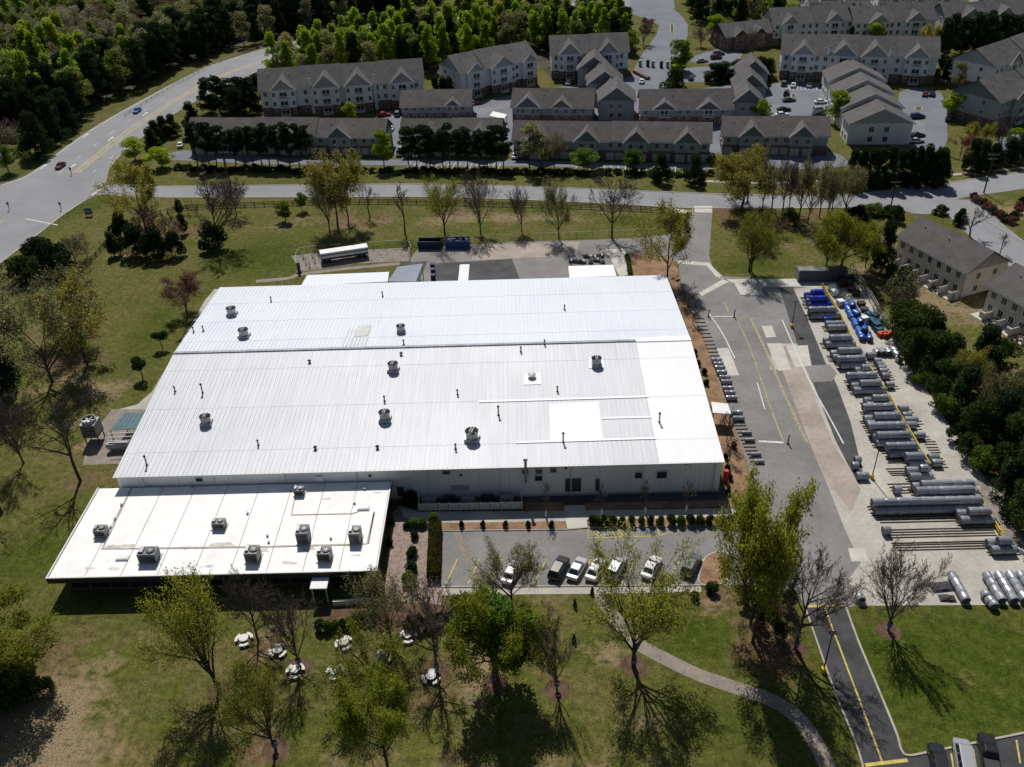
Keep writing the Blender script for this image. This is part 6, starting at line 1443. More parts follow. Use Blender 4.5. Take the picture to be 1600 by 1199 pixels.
# woods
clump('wood_bright', (1, 2, 3, 4), 18, .25, 'leaf_bright', env_cone(4, 17.5, 4.6), 44, (.9, 1.7), 4200, .6, single=True, trunk_to=.85)
clump('wood_pale', (5, 6, 7, 8), 16, .25, 'leaf_pale', env_oval(3.5, 14.5, 4.6), 40, (1.0, 2.0), 3600, .58, bark='bark_grey', single=True, trunk_to=.85)
clump('wood_dark', (9, 10, 11, 12), 17, .25, 'leaf_dark', env_pine(2.5, 16.5, 4.6), 44, (1.0, 1.9), 5200, .62, single=True, trunk_to=.9, squash=.7)
clump('wood_grey', (18, 19, 20), 15, .22, 'leaf_grey', env_oval(3, 14, 4.6), 40, (1.0, 2.0), 2600, .48, bark='bark_grey', single=True, trunk_to=.9)
clump('wood_green', (13, 14, 15), 16, .25, 'leaf_wood', env_oval(3, 15, 4.6), 40, (1.0, 2.0), 4200, .6, single=True, trunk_to=.85)
clump('wood_brown', (16, 17), 15, .22, 'leaf_brown', env_oval(3, 14, 4.4), 40, (1.0, 2.0), 2600, .5, bark='bark_grey', single=True, trunk_to=.9)
NAMES = {'spring': 'leafing_tree', 'spring_full': 'leafing_tree', 'yellow': 'leafing_tree', 'gold': 'oak_tree', 'olive': 'leafing_tree', 'bare': 'bare_tree', 'bare_wide': 'bare_tree', 'bare_dark': 'bare_tree', 'dead': 'bare_tree', 'redbud': 'flowering_tree', 'brush': 'brush_thicket', 'brush_grey': 'brush_thicket', 'tiny': 'sapling', 'pine': 'pine_tree', 'pine_olive': 'pine_tree', 'cypress': 'cypress_tree', 'evergreen': 'evergreen_tree', 'evergreen_dark': 'evergreen_tree',
         'round': 'ornamental_tree', 'round_bright': 'ornamental_tree', 'topiary': 'topiary_tree', 'wood_bright': 'poplar_tree', 'wood_pale': 'pale_tree', 'wood_dark': 'pine_tree', 'wood_green': 'woodland_tree', 'wood_brown': 'budding_tree', 'wood_grey': 'grey_tree'}
tq = random.Random(42)
def plant(kind, loc, h_, wd=None, lab=None, group=None, rz=None, cat=None, name=None):
    parts, H0, W0 = tq.choice(TREES[kind]); s = h_/H0; sx = (wd*(1.18 if len(parts) > 2 else 1.08)/W0) if wd else s*tq.uniform(.9, 1.1)
    nm = name or NAMES.get(kind, 'shrub'); rz = tq.uniform(0, 6.283) if rz is None else rz
    if len(parts) == 1 and parts[0][0] == 'tree':
        o = link(nm, parts[0][1], None, loc, rz, (sx, sx, s)); tag(o, lab, cat or 'tree', group); return o
    e = empty(nm, loc, rz); e.scale = (sx, sx, s); tag(e, lab, cat or ('shrub' if nm == 'shrub' else 'tree'), group)
    for pn, me in parts: link(pn, me, e)
    return e
def T(kind, px, py, top, wpx, lab, group=None, rz=None, cat=None, name=None):
    p = G(px, py); h_ = height_to(p, top if top is not None else py-random.uniform(18, 34)); wd = wpx/pxm(p+Vector((0, 0, h_*.6))) if wpx else None
    return plant(kind, p, h_, wd, lab, group, rz, cat, name)
lawn = 'trees on the south lawn'
T('spring', 343, 1082, 902, 150, 'tall spring tree with blue trunk band and limbs fanning up before the office front', lawn)
T('spring', 431, 1172, 1030, 110, 'young spring tree in a round mulch ring on the lower lawn', lawn)
T('bare_dark', 404, 1003, 890, 95, 'dark bare tree hard by the office front shade', lawn)
T('bare', 468, 1042, 925, 90, 'bare tree shaped like an upturned fan beside the shaded picnic table', lawn)
T('olive', 611, 1000, 888, 95, 'thin half-leafed tree between the office court and the picnic lawn', lawn)
T('spring', 586, 1076, 985, 135, 'low wide yellow-green tree spreading over a picnic table', lawn)
T('spring_full', 606, 1200, 1062, 110, 'green-leafed tree cut by the lower picture edge', lawn)
T('bare_wide', 683, 1050, 915, 110, 'forked bare tree rising over a white picnic table', lawn)
T('spring_full', 772, 1068, 915, 135, 'full yellow-green tree standing over a deep dark shadow', lawn)
T('bare', 870, 1078, 945, 70, 'slim bare tree with a blue trunk band in a mulch ring', lawn)
T('spring', 990, 1042, 832, 165, 'big spring tree with blue trunk band beside the curving path', lawn)
T('olive', 800, 948, 850, 95, 'twiggy olive tree on the verge in front of the car park', lawn)
T('bare_wide', 1243, 1014, 840, 150, 'wide bare tree with blue band beside the south drive', lawn)
T('spring_full', 1176, 1004, 724, 128, 'tallest tree with a broad yellow-green crown over the car park corner', lawn, rz=2.6)
T('olive', 1172, 978, 838, 110, 'thin dark-limbed tree in front of the tallest tree', lawn)
T('bare', 1388, 985, 850, 105, 'bare vase-shaped tree with blue band on the bright green lawn', lawn)
T('spring_full', 5, 1085, 950, 170, 'dense green tree at the western lawn edge above deep shade', lawn)
T('evergreen', 0, 1110, 1010, 120, 'dark evergreen tree under the western lawn edge tree', lawn)
T('round', 778, 1062, 930, 110, 'dense green tree crowding the full yellow-green tree', lawn)
ug = random.Random(8)
for i in range(16):
    T(ug.choice(('brush', 'brush_grey', 'bush_dark', 'bush', 'brush')), ug.uniform(1148, 1240), ug.uniform(920, 1010), None, 26, 'tangled brush below the tallest tree beside the south drive', 'undergrowth below the tallest tree', cat='bush', name='bush')
for i in range(7):
    T(ug.choice(('bush_dark', 'bush')), ug.uniform(0, 70), ug.uniform(1040, 1100), None, 40, 'dark bush below the western lawn edge tree', 'undergrowth at the western lawn edge', cat='bush', name='bush')
ws = 'trees west of the warehouse'
T('dead', 126, 752, 605, 110, 'large bare dead-looking tree beside the cooling tower', ws)
T('bare', 37, 724, 600, 80, 'leaning bare tree near the western picture edge', ws)
T('olive', 82, 597, 425, 150, 'tall half-leafed tree over the brown leaf litter', ws)
T('yellow', 137, 572, 430, 110, 'yellow-tinged tree beside the half-leafed tall one', ws)
T('olive', 110, 528, 420, 110, 'half-leafed tree behind the pair over the leaf litter', ws)
T('evergreen_dark', 5, 610, 490, 70, 'dark evergreen at the western picture edge by the lawn', ws)
T('brush_grey', 20, 590, 540, 60, 'grey thicket below the western evergreen', ws, cat='thicket')
T('dead', 2, 800, 640, 90, 'bare trunk and branches cut by the western picture edge', ws)
T('redbud', 294, 494, 430, 72, 'rose-red leafing tree near the northwest roof corner', ws)
T('topiary', 254, 545, 518, 22, 'small clipped ball tree closer to the red tree', 'clipped ball trees')
T('topiary', 223, 592, 560, 26, 'small clipped ball tree closer to the cooling tower', 'clipped ball trees')
for i, (k, px, py, top, wd) in enumerate((('bush_dark', 88, 425, 375, 60), ('bush', 68, 412, 370, 50), ('brush_grey', 118, 412, 360, 60), ('brush', 138, 400, 362, 50), ('bush', 40, 440, 400, 60), ('brush_grey', 10, 480, 430, 60), ('bush_dark', 100, 432, 395, 40))):
    T(k, px, py, top, wd, ('bushy clump in the thicket beside the slanting rail fence'), 'thicket by the slanting fence', cat='bush', name='bush')
nt_ = 'trees along the north lawn'
T('yellow', 228, 358, 252, 90, 'yellow-green tree beside the cross road behind a dark thicket', nt_)
for k, px, py, top, wd in (('bush_dark', 192, 375, 330, 34), ('bush_dark', 215, 398, 345, 44), ('brush', 250, 390, 320, 55), ('bush_dark', 245, 402, 352, 46), ('brush', 268, 395, 330, 50), ('bush', 180, 400, 372, 24), ('bush_dark', 275, 400, 360, 30), ('brush', 230, 375, 318, 50)):
    T(k, px, py, top, wd, 'dark clump in the thicket below the yellow-green roadside tree', 'roadside thicket', cat='bush', name='bush')
T('bare_dark', 342, 385, 262, 95, 'broad bare tree over a dark root shade on the north lawn', nt_)
T('bush_dark', 335, 388, 345, 45, 'dark low bush at the foot of the broad bare tree', nt_, cat='bush', name='bush')
T('bare', 370, 335, 270, 50, 'bare tree beside the utility pole', nt_)
T('evergreen', 282, 335, 310, 14, 'small dark shrub by the rail fence next to the thicket', nt_); T('evergreen', 288, 365, 333, 14, 'narrow young evergreen on the bare soil', nt_); T('evergreen', 178, 400, 360, 12, 'narrow young evergreen by the slanting fence', nt_)
T('round', 446, 346, 316, 24, 'small round dark green tree alone on the north lawn', nt_); T('round', 473, 330, 300, 20, 'small round tree right beside the rail fence', nt_)
T('gold', 528, 358, 222, 85, 'tall golden-leafed oak rising above the north lawn', nt_); T('yellow', 545, 350, 235, 70, 'yellow leafing tree just behind the golden oak', nt_); T('olive', 515, 362, 260, 45, 'thin leafing trunk in front of the golden oak', nt_)
T('tiny', 578, 340, 290, 30, 'thin bare sapling east of the golden oak', nt_); T('tiny', 633, 365, 285, 36, 'slender bare sapling above the tube trailer', nt_)
T('spring', 695, 366, 260, 62, 'small spring-green tree above the dumpsters', nt_); T('bare', 751, 366, 258, 56, 'bare grey tree east of the dumpsters', nt_); T('bare', 815, 362, 285, 40, 'small bare tree in the middle of the north row', nt_); T('olive', 873, 372, 270, 55, 'half-bare tree with a pale stem in the north row', nt_)
T('bare_wide', 956, 372, 262, 72, 'spreading bare tree at the east end of the north row', nt_)
T('yellow', 1042, 440, 318, 90, 'yellow-green tree standing at the northeast warehouse corner', nt_)
T('bare_dark', 1075, 482, 440, 38, 'small dark bare shrub tree beside the warehouse flank', nt_); T('bare_dark', 1082, 505, 470, 25, 'small dark bare stem beside the timber skids', nt_)
T('bare_dark', 1135, 690, 635, 30, 'dark bare tree beside the east canopy', nt_); T('tiny', 1140, 718, 680, 24, 'dark sapling on the bark strip beside the southern skids', nt_)
ee = 'trees of the east grove'
T('gold', 1158, 330, 226, 105, 'golden oak with a broad crown beside the works gate', ee); T('gold', 1168, 318, 232, 70, 'second golden oak crowding the first by the gate', ee)
T('spring', 1173, 424, 318, 75, 'bright leafing tree on the green wedge below the golden oak', ee); T('spring', 1170, 425, 330, 62, 'second bright leafing stem on the green wedge', ee)
for px, py, top, wd in ((1205, 330, 245, 45), (1222, 335, 240, 45), (1248, 345, 232, 55), (1262, 348, 235, 50), (1280, 340, 240, 45), (1300, 330, 250, 40), (1320, 335, 255, 45), (1190, 335, 250, 40), (1232, 330, 250, 40), (1290, 350, 245, 40)):
    T(tq.choice(('olive', 'olive', 'bare_wide')), px, py, top, wd, 'slim bare trunk in the grove between works gate and bend', 'bare grove trees')
T('spring_full', 1312, 425, 322, 95, 'wide light-green tree above the dark container', ee); T('olive', 1290, 420, 340, 55, 'thin olive tree beside the wide light-green tree', ee); T('evergreen_dark', 1376, 430, 342, 38, 'dark pine-like tree between container and terrace', ee); T('olive', 1352, 418, 350, 40, 'leaning olive tree before the dark pine-like tree', ee)
for px, py, top, wd, k in ((1232, 352, 322, 26, 'bush_green'), (1222, 370, 340, 30, 'brush'), (1204, 390, 350, 40, 'brush_grey'), (1335, 345, 322, 40, 'bush_dark'), (1365, 335, 318, 34, 'bush_green'), (1395, 338, 320, 30, 'bush'), (1403, 348, 322, 16, 'bush_dark'), (1345, 332, 320, 22, 'bush_dark'), (1500, 345, 325, 20, 'cypress'), (1470, 335, 320, 24, 'bush_dark')):
    T(k, px, py, top, wd, 'low bush in the planting along the cross road bend', 'bushes at the road bend', cat='bush', name='bush')
T('cypress', 1496, 352, 328, 16, 'single dark cone tree at the terrace end', ee); T('tiny', 1515, 370, 325, 42, 'thin leafing street tree behind the terrace', ee); T('tiny', 1562, 398, 365, 24, 'thin bare street tree behind the terrace roof', ee)
for i in range(16):
    t = i/15; T('shrub_red' if i % 3 else 'bush_dark', 1520+58*min(1, t*1.4)+ (0 if t < .7 else (t-.7)*60), 312+ (40*min(1, t*1.4) if t < .7 else 40-(t-.7)*110), 300+(40*min(1, t*1.4) if t < .7 else 40-(t-.7)*110), 15, 'dark red shrub in the curved bed across the east lane', 'shrubs across the east lane', cat='shrub', name='shrub')
ev = 'evergreen belt east of the yard'
EV = [('evergreen_dark', 1405, 470, 415, 45), ('brush_grey', 1395, 500, 440, 50), ('brush_grey', 1420, 500, 420, 60), ('brush_grey', 1385, 470, 425, 40), ('brush', 1372, 505, 472, 35), ('evergreen', 1410, 530, 470, 55), ('evergreen', 1432, 548, 478, 60), ('evergreen_dark', 1448, 555, 490, 55), ('evergreen', 1425, 575, 510, 55), ('evergreen', 1455, 585, 515, 60), ('evergreen_dark', 1478, 590, 520, 55), ('evergreen_dark', 1532, 580, 508, 55), ('evergreen', 1555, 592, 530, 50),
      ('evergreen', 1470, 625, 560, 55), ('bush_green', 1478, 648, 612, 45), ('yellow', 1500, 630, 540, 60), ('evergreen_dark', 1500, 650, 570, 60), ('brush_grey', 1530, 650, 580, 60), ('evergreen', 1525, 690, 620, 60), ('bush', 1510, 715, 680, 45), ('bush_green', 1532, 735, 700, 40), ('evergreen_dark', 1550, 705, 610, 70), ('olive', 1555, 660, 570, 70), ('evergreen', 1575, 740, 640, 75), ('evergreen_dark', 1590, 780, 660, 80), ('evergreen', 1600, 700, 600, 70), ('evergreen_dark', 1570, 780, 715, 50), ('evergreen', 1605, 840, 730, 70), ('evergreen_dark', 1598, 815, 720, 60), ('bush', 1590, 800, 765, 40), ('evergreen', 1620, 760, 650, 80), ('bush_green', 1440, 600, 572, 30), ('evergreen_dark', 1580, 650, 580, 60), ('evergreen', 1605, 640, 590, 50), ('bush_dark', 1495, 690, 660, 35)]
for k, px, py, top, wd in EV: T(k, px, py, top, wd, {'evergreen': 'mid-green dense evergreen in the belt between yard and terraces', 'evergreen_dark': 'near-black dense evergreen in the belt between yard and terraces'}.get(k, 'mixed bush in the belt between yard and terraces'), ev, cat='tree' if k.startswith('ever') else 'bush', name='evergreen_tree' if k.startswith('ever') else 'bush')
# estate planting
for i, px in enumerate((312, 326, 340, 352, 366, 382, 396, 410, 424, 438, 452, 466, 484)): T('pine', px+tq.uniform(-3, 3), 259+tq.uniform(-3, 2), 194+tq.uniform(-6, 8), 30, ORD[i]+' dark pine from the main road in the western screen row', 'western pine screen')
for i, px in enumerate((640, 652, 664, 676, 690, 704, 718, 732, 746, 760, 774, 788)): T('pine', px+tq.uniform(-3, 3), 262+tq.uniform(-3, 2), 198+tq.uniform(-6, 8), 30, ORD[i]+' dark pine from the garage gap in the middle screen row', 'middle pine screen')
T('pine_olive', 828, 268, 190, 42, 'tall olive-tinged tree before the open garage row', 'trees of the garage street'); T('pine_olive', 845, 266, 205, 36, 'second olive-tinged tree before the open garage row', 'trees of the garage street'); T('olive', 866, 266, 205, 34, 'thin olive tree at the start of the open garage row', 'trees of the garage street')
T('round', 912, 266, 231, 46, 'wide oval green tree before the open garage row', 'trees of the garage street'); T('round', 985, 268, 232, 36, 'smaller oval green tree before the open garage row', 'trees of the garage street'); T('evergreen_dark', 1031, 284, 238, 34, 'dark evergreen west of its twin by the garage row end', 'trees of the garage street'); T('evergreen_dark', 1084, 286, 240, 32, 'dark evergreen east of its twin by the garage row end', 'trees of the garage street')
T('round_bright', 600, 262, 200, 34, 'tall bright green oval tree in the gap of the garage street', 'trees of the garage street'); T('round_bright', 213, 252, 215, 38, 'round bright green tree at the garage street entrance', 'trees of the garage street'); T('round_bright', 253, 262, 230, 42, 'second round bright green tree at the garage street entrance', 'trees of the garage street'); T('round_bright', 550, 192, 158, 22, 'small round bright green tree before the western apartment block', 'trees of the estate')
for px, py, top, wd in ((245, 222, 188, 26), (258, 215, 180, 24), (272, 212, 178, 24), (238, 230, 198, 24), (300, 195, 158, 26)): T('evergreen_dark', px, py, top, wd, 'dark evergreen in the verge row beside the main road', 'verge evergreens')
for px, py, top, wd in ((330, 178, 120, 34), (345, 180, 118, 36), (360, 176, 122, 34), (378, 172, 118, 34), (392, 178, 120, 34), (370, 186, 135, 30), (405, 165, 115, 28)): T('wood_dark', px, py, top, wd, 'dark pine in the clump at the west end of the long apartment block', 'pine clump west of the apartments')
T('round', 1061, 112, 62, 34, 'round dark green tree in the estate street', 'trees of the estate'); T('evergreen', 1054, 158, 102, 36, 'dark tree on the traffic island', 'trees of the estate'); T('round_bright', 1062, 110, 95, 24, 'low green shrub tree beside the traffic island', 'trees of the estate')
for px, py, top, wd in ((1115, 128, 98, 36), (1130, 126, 95, 36), (1150, 125, 92, 38), (1168, 126, 90, 38), (1185, 128, 88, 36), (1200, 122, 90, 28)): T('evergreen_dark', px, py, top, wd, 'dark evergreen in the row beside the visitor lot', 'visitor lot evergreens')
for k, px, py, top, wd, lab in (('round_bright', 1190, 196, 155, 30, 'green tree beside the stepped eastern houses'), ('round_bright', 1305, 192, 140, 48, 'bright green broad tree in the eastern lot'), ('round_bright', 1487, 185, 142, 36, 'bright green tree before the eastern gable block'), ('round_bright', 1363, 72, 34, 30, 'cone-like bright green tree behind the eastern block'), ('round_bright', 1340, 80, 58, 26, 'low bright green tree behind the eastern block'), ('cypress', 1326, 76, 40, 18, 'dark cone tree behind the eastern block'), ('yellow', 1450, 80, 32, 40, 'yellow-green tree beside the northeast pines'), ('pine_olive', 1490, 150, 95, 30, 'olive tree at the gable of the eastern block'), ('yellow', 1522, 240, 185, 48, 'yellow-green tree in the east verge'), ('round_bright', 1582, 228, 200, 30, 'bright green tree in the east verge'), ('bare', 1560, 240, 180, 40, 'bare tree in the east verge'), ('redbud', 1500, 245, 208, 34, 'reddish bare tree in the east verge'), ('round_bright', 1232, 38, 4, 30, 'bright tree behind the far west end of the estate'), ('olive', 1268, 42, 5, 30, 'pale tree beside the far apartment row'), ('round_bright', 1440, 26, 10, 26, 'bright tree between the far blocks'), ('round_bright', 1560, 18, -2, 30, 'bright tree in the far northeast corner'), ('round_bright', 985, 85, 45, 26, 'bright tree at the wood edge by the estate street'), ('bare', 1005, 70, 30, 30, 'bare tree by the estate street'), ('bare', 1095, 72, 32, 34, 'bare tree on the green by the estate street'), ('bare', 1175, 92, 40, 40, 'bare tree before the clubhouse'), ('olive', 1130, 60, 25, 30, 'pale tree behind the clubhouse green'), ('redbud', 1012, 48, 25, 24, 'reddish tree by the estate entrance'), ('round_bright', 1115, 60, 22, 30, 'bright tree behind the green')):
    T(k, px, py, top, wd, lab, 'trees of the estate')
for px, py, top, wd in ((965, 68, 35, 12), (972, 68, 30, 13), (980, 66, 28, 13)): T('cypress', px, py, top, wd, 'dark narrow cypress by the estate entrance', 'entrance cypresses')
for i, px in enumerate((1328, 1342, 1356, 1370, 1385, 1400, 1414, 1428, 1442, 1456, 1466)): T('cypress', px, 290+tq.uniform(-4, 3), 228+tq.uniform(-5, 8), 30, ORD[i]+' black-green cypress from the golden oak in the tall screen', 'cypress screen')
for px, py, top, wd in ((1515, 268, 215, 32), (1532, 265, 218, 30), (1550, 262, 222, 30), (1575, 258, 215, 34), (1595, 252, 200, 34), (1605, 245, 205, 30)): T('evergreen_dark', px, py, top, wd, 'dark evergreen in the east verge screen', 'east verge evergreens')
for px, py, top, wd in ((1472, 92, 28, 30), (1480, 88, 20, 32), (1500, 85, 25, 34), (1520, 85, 18, 34), (1540, 86, 16, 34), (1558, 84, 20, 34), (1575, 84, 22, 32), (1466, 128, 85, 22), (1475, 132, 90, 22), (1590, 82, 20, 30)): T('wood_dark', px, py, top, wd, 'dark pine in the tall northeast clump', 'northeast pines')
for px in (700, 712, 722): T('evergreen_dark', px-18, 168, 118, 22, 'dark evergreen at the corner of the angled apartment block', 'corner evergreens')
# estate hedge and shrubs
hp = [(270, 265), (420, 270), (560, 270)]
sq = random.Random(4)
for i in range(64):
    t = i/63; px = 280+t*830; py = 266+t*9+sq.uniform(-2, 2)
    T(sq.choice(('bush_dark', 'bush', 'bush_dark')), px, py, py-sq.uniform(6, 11), sq.uniform(12, 20), 'low dark hedge bush along the verge south of the garage street', 'verge hedge bushes', cat='bush', name='bush')
# front shrubs
fs = 'clipped shrubs in the front beds'
for i, x in enumerate((500, 535, 570, 600, 630, 685, 745, 805, 870, 925, 990, 1050, 1110, 1175, 1240, 1305, 1365)): T('shrub_green' if i % 2 else 'shrub', 800+x/4, 820, 806-sq.uniform(0, 1.5), 15 if i > 9 else 12, ORD[i]+' clipped round shrub from the concrete apron in the hatched bay bed', fs, cat='shrub', name='shrub')
for i, px in enumerate((721, 755, 790, 825, 862)): T('shrub_dark', px, 824, 813, 8, ORD[i]+' small dark shrub from the tall hedge in the parking bed', fs, cat='shrub', name='shrub')
for k, px, py, s, lab in (('shrub_dark', 636, 824, 8, 'dark little shrub at the court corner'), ('shrub_green', 646, 822, 12, 'pale round shrub first by the court walk'), ('shrub_green', 661, 822, 11, 'pale round shrub second by the court walk'), ('shrub_green', 678, 815, 12, 'pale round shrub atop the tall hedge end'), ('shrub_dark', 647, 840, 10, 'shrub below the court walk pair'), ('shrub_dark', 645, 868, 13, 'low shrub in the middle of the paver court'), ('shrub_dark', 643, 892, 14, 'low shrub by the paver court tree'), ('bush', 643, 788, 18, 'big round green shrub beside the screen fence'), ('shrub_dark', 610, 850, 8, 'dark shrub at the office side wall'), ('shrub_dark', 612, 818, 8, 'dark shrub near the office rear corner'), ('shrub_green', 640, 912, 16, 'shrub at the lower end of the court'), ('shrub', 1112, 925, 14, 'yellowish shrub by the planting island'), ('shrub_dark', 1085, 935, 10, 'dark shrub on the bark by the path')):
    T(k, px, py+1, py-s*1.05, s*1.35, lab, fs, cat='shrub', name='shrub')
for i, (x, y) in enumerate(((405, 340), (450, 345), (495, 345), (545, 340), (590, 325), (630, 305), (675, 290), (720, 280))): T('shrub_green' if i % 3 else 'shrub', 400+x/4, 899+y/4, 899+y/4-17, 15, ORD[i]+' clipped shrub from the office entrance in the curved row', 'curved shrub row', cat='shrub', name='shrub')
for i in range(5): T('bush_dark', 640+i*16, 985-i*3, 962-i*2, 22, 'dense dark shrub in the bed beside the forked tree', 'court bed shrubs', cat='shrub', name='shrub')
for i in range(4): T('bush_green', 715+i*14, 962-i*4, 930-i*2, 24, 'bright green shrub at the car park corner', 'car park corner shrubs', cat='shrub', name='shrub')
for i, (px, py) in enumerate(((898, 948), (897, 1003), (925, 928), (1108, 930))): T('cypress', px, py, py-12, 7, 'young conifer in a small mulch ring', 'young conifers', cat='tree')
for i, (px, py) in enumerate(((1085, 555), (1090, 572), (1100, 585), (1103, 602), (1133, 718), (1136, 735), (1140, 750), (1138, 772), (1147, 700))): T('shrub_dark', px, py, py-10, 9, 'dark shrub on the bark strip along the warehouse flank', 'shrubs along the warehouse flank', cat='shrub', name='shrub')
for i in range(7): T('shrub_green', 980+i*.8, 402+i*4.5, 396+i*4.5, 8, 'green shrub in the short bed beside the dock pad', 'dock pad shrubs', cat='shrub', name='shrub')
for px, py, top in ((853, 808, 752), (940, 806, 755), (1008, 803, 748), (1072, 800, 748)):
    wh_ = {853: 'beside the stacked windows', 940: 'beside the dark door', 1008: 'below the smaller east window', 1072: 'nearest the red tank'}[px]
    T('tiny', px, py, top, 24, 'thin bare tree with white trunk guard before the front wall, '+wh_, 'bare trees before the front wall')
    o = link('trunk_guard', MB().tube((0, 0, 0), (0, 0, 1.3), .16, .15, 10, False).mesh('trunk_guard', M['white']), None, at_z(G(px, py), .03)); tag(o, 'white trunk guard of the front wall tree '+wh_, 'trunk guard', 'white trunk guards')
band = mat('trunk_band', (.10, .16, .30), .7, .1, 2)
for (px, py) in ((343, 1082), (431, 1172), (468, 1042), (683, 1050), (772, 1068), (870, 1078), (990, 1042), (1243, 1014), (1388, 985)):
    p = G(px, py); o = link('trunk_wrap', MB().tube((0, 0, .9), (0, 0, 1.5), .36, .35, 12, False).mesh('trunk_wrap', band), None, p); tag(o, 'blue band wrapped round a lawn tree trunk', 'trunk band', 'blue trunk bands')
    P = [p+Vector((math.cos(k/12*6.283), math.sin(k/12*6.283), 0))*sq.uniform(1.5, 1.9) for k in range(12)]
    sheet('mulch_ring', P, .013, M['mulch'])
# tall clipped hedge beside the car park
M['leaf_hedge'] = leafmat('leaf_hedge', (.085, .085, .02), trans=.3)
def hedge(pa, pb, wd, h_, lab):
    a, c = G(*pa), G(*pb); e = empty('hedge', a); d = c-a; ln = d.length; e.rotation_euler.z = math.atan2(d.y, d.x); tag(e, lab, 'hedge')
    rng = np.random.default_rng(9); n = int(ln*wd*620); P = rng.uniform((0, -wd/2, .1), (ln, wd/2, h_), (n, 3))
    f = rng.integers(0, 5, n); P[f == 0, 2] = h_+rng.normal(0, .05, (f == 0).sum()); P[f == 1, 1] = -wd/2; P[f == 2, 1] = wd/2; P[f == 3, 2] = h_
    P += rng.normal(0, .05, P.shape)
    v, ff = leaf_quads(P, .2, rng); link('foliage', np_mesh('foliage', v, ff, [M['leaf_hedge']]), e)
    b = MB()
    for k in range(int(ln/1.2)): b.tube((.5+k*1.2, 0, 0), (.5+k*1.2, 0, h_*.7), .05, n=5)
    b.build('stems', M['bark'], e)
hedge((678, 908), (681, 826), 1.7, 1.7, 'tall clipped hedge wall between paver court and car park')

# ------------------------------------------------------------------ woods
def inside(p, poly):
    c = False; j = len(poly)-1
    for i in range(len(poly)):
        if (poly[i].y > p[1]) != (poly[j].y > p[1]) and p[0] < (poly[j].x-poly[i].x)*(p[1]-poly[i].y)/(poly[j].y-poly[i].y)+poly[i].x: c = not c
        j = i
    return c
WN = {'wood_bright': ('bright', 18, 'bright spring-green tree'), 'wood_pale': ('pale', 15, 'pale grey-green tree'), 'wood_dark': ('dark', 16, 'dark pine'), 'wood_grey': ('grey', 14, 'greyish twiggy tree'), 'wood_green': ('green', 15, 'mid-green tree'), 'wood_brown': ('brown', 13.5, 'brownish budding tree')}
WC = {}
def wood(poly_px, n, dmin, pick, where, seed, hs=(.8, 1.2), grow_=500):
    poly = pix(poly_px); q = random.Random(seed); xs = [p.x for p in poly]; ys = [p.y for p in poly]; pts = []; tries = 0
    cell = {}
    while len(pts) < n and tries < n*80:
        tries += 1; x, y = q.uniform(min(xs), max(xs)), q.uniform(min(ys), max(ys))
        if not inside((x, y), poly): continue
        dm = dmin*(1+max(0, y-380)/grow_); ci, cj = int(x//14), int(y//14)
        if any((x-a)**2+(y-b)**2 < dm*dm for i in (-1, 0, 1) for j in (-1, 0, 1) for a, b in cell.get((ci+i, cj+j), ())): continue
        cell.setdefault((ci, cj), []).append((x, y)); pts.append((x, y)); k = pick(x, y, q)
        if WC.get(k, 0) >= 298: k = min((c for c in WN if c != 'wood_dark'), key=lambda c: WC.get(c, 0))
        WC[k] = WC.get(k, 0)+1
        plant(k, (x, y, 0), WN[k][1]*q.uniform(*hs), None, WN[k][2]+' '+where, WN[k][0]+' trees '+where)
    return len(pts)
RE = spline([G(*p) for p in ledge], 5)
def road_dist(x, y): return min((x-p.x)**2+(y-p.y)**2 for p in RE)**.5
def clusters(seed, n, x0, x1, y0, y1): q = random.Random(seed); return [(q.uniform(x0, x1), q.uniform(y0, y1), q.choice(('wood_bright', 'wood_pale', 'wood_green', 'wood_brown', 'wood_pale', 'wood_grey', 'wood_bright', 'wood_grey'))) for _ in range(n)]
CL = clusters(3, 110, -420, 20, 240, 720)
def pick1(x, y, q):
    d = road_dist(x, y)
    if d < 40+12*math.sin(x*.05) and q.random() < .82: return 'wood_dark'
    if q.random() < .3: return q.choice(('wood_pale', 'wood_bright', 'wood_green', 'wood_grey', 'wood_brown', 'wood_dark'))
    return min(CL, key=lambda c: (c[0]-x)**2+(c[1]-y)**2)[2]
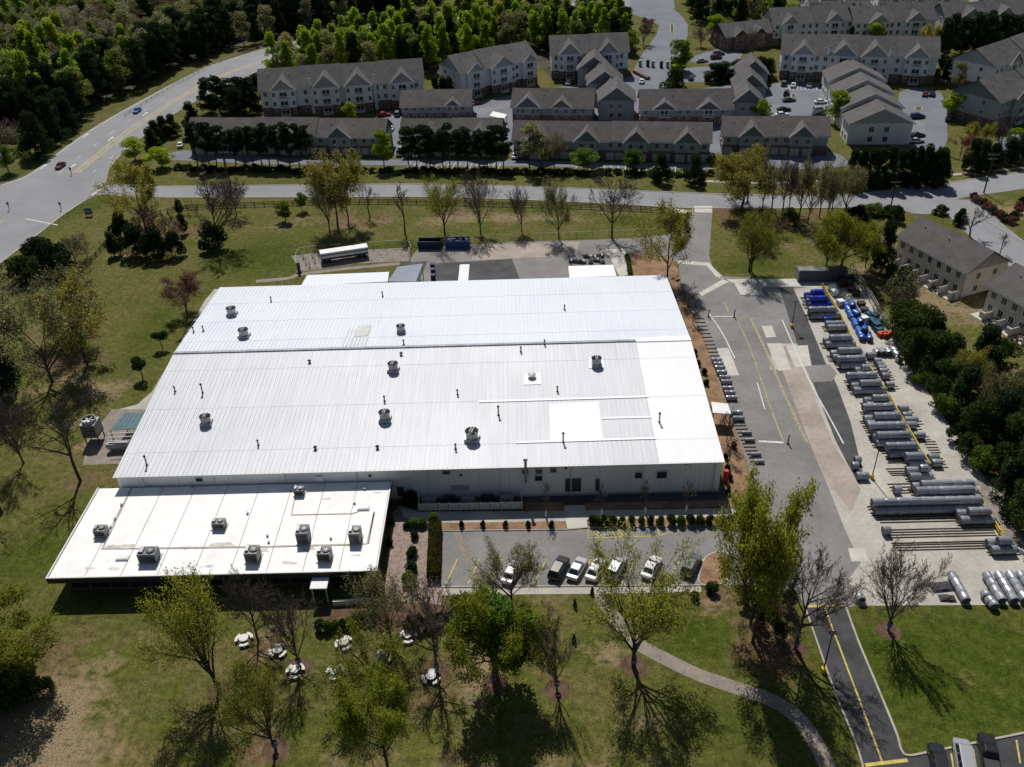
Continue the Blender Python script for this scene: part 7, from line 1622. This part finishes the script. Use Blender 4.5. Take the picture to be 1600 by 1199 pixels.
def pick2(x, y, q): return q.choices(('wood_bright', 'wood_dark', 'wood_pale', 'wood_green'), (.6, .16, .1, .14))[0]
n2 = wood([(412, 126), (480, 104), (560, 84), (640, 62), (730, 48), (830, 38), (955, 44), (985, 66), (972, 84), (870, 90), (845, 78), (795, 82), (690, 105), (660, 118), (560, 122), (480, 132)], 190, 4.4, pick2, 'in the wood behind the apartments', 2, (.72, 1.05))
n3 = wood([(1085, 40), (1120, 45), (1200, 40), (1240, 25), (1260, 0), (1300, -40), (1080, -40), (1060, 10)], 80, 4.6, lambda x, y, q: q.choices(('wood_dark', 'wood_bright', 'wood_pale'), (.55, .25, .2))[0], 'in the wood north of the clubhouse', 3, (.7, 1))
n4 = wood([(1380, -15), (1750, -15), (1750, -60), (1380, -60)], 50, 6, pick2, 'in the wood at the top of the estate', 4, (.8, 1.1))
n5 = wood([(640, 28), (700, 12), (800, -2), (960, -14), (960, -50), (760, -50)], 40, 6, pick2, 'in the far strip above the main road', 5, (.7, 1.0))
n1 = wood([(-50, 228), (0, 214), (55, 214), (100, 202), (150, 172), (225, 134), (315, 93), (400, 68), (500, 44), (600, 22), (680, 4), (760, -30), (560, -48), (250, -48), (-90, -40), (-110, 60)], 1010, 4.7, pick1, 'in the woods beyond the main road', 1, grow_=600)
print('woods', n1, n2, n3, n4, WC)
for px, py, top, k in ((62, 245, 172, 'evergreen_dark'), (85, 222, 150, 'evergreen_dark'), (110, 205, 150, 'evergreen_dark'), (95, 212, 165, 'evergreen_dark'), (62, 190, 78, 'wood_bright'), (48, 240, 195, 'olive'), (15, 270, 225, 'round'), (30, 235, 190, 'brush_grey'), (10, 230, 180, 'brush')):
    T(k, px, py, top, None, {'evergreen_dark': 'very dark evergreen at the wood corner by the main road', 'wood_bright': 'lone bright poplar standing out of the dark pines', 'olive': 'pale small tree at the wood corner', 'round': 'round green tree on the far verge'}.get(k, 'brush thicket at the wood corner'), 'trees of the wood corner', name=None)
b = MB(); P = [G(-40, 262), G(0, 250), G(22, 240), G(10, 232), G(-40, 240)]; sheet('far_forecourt', P, .02, M['concrete'])
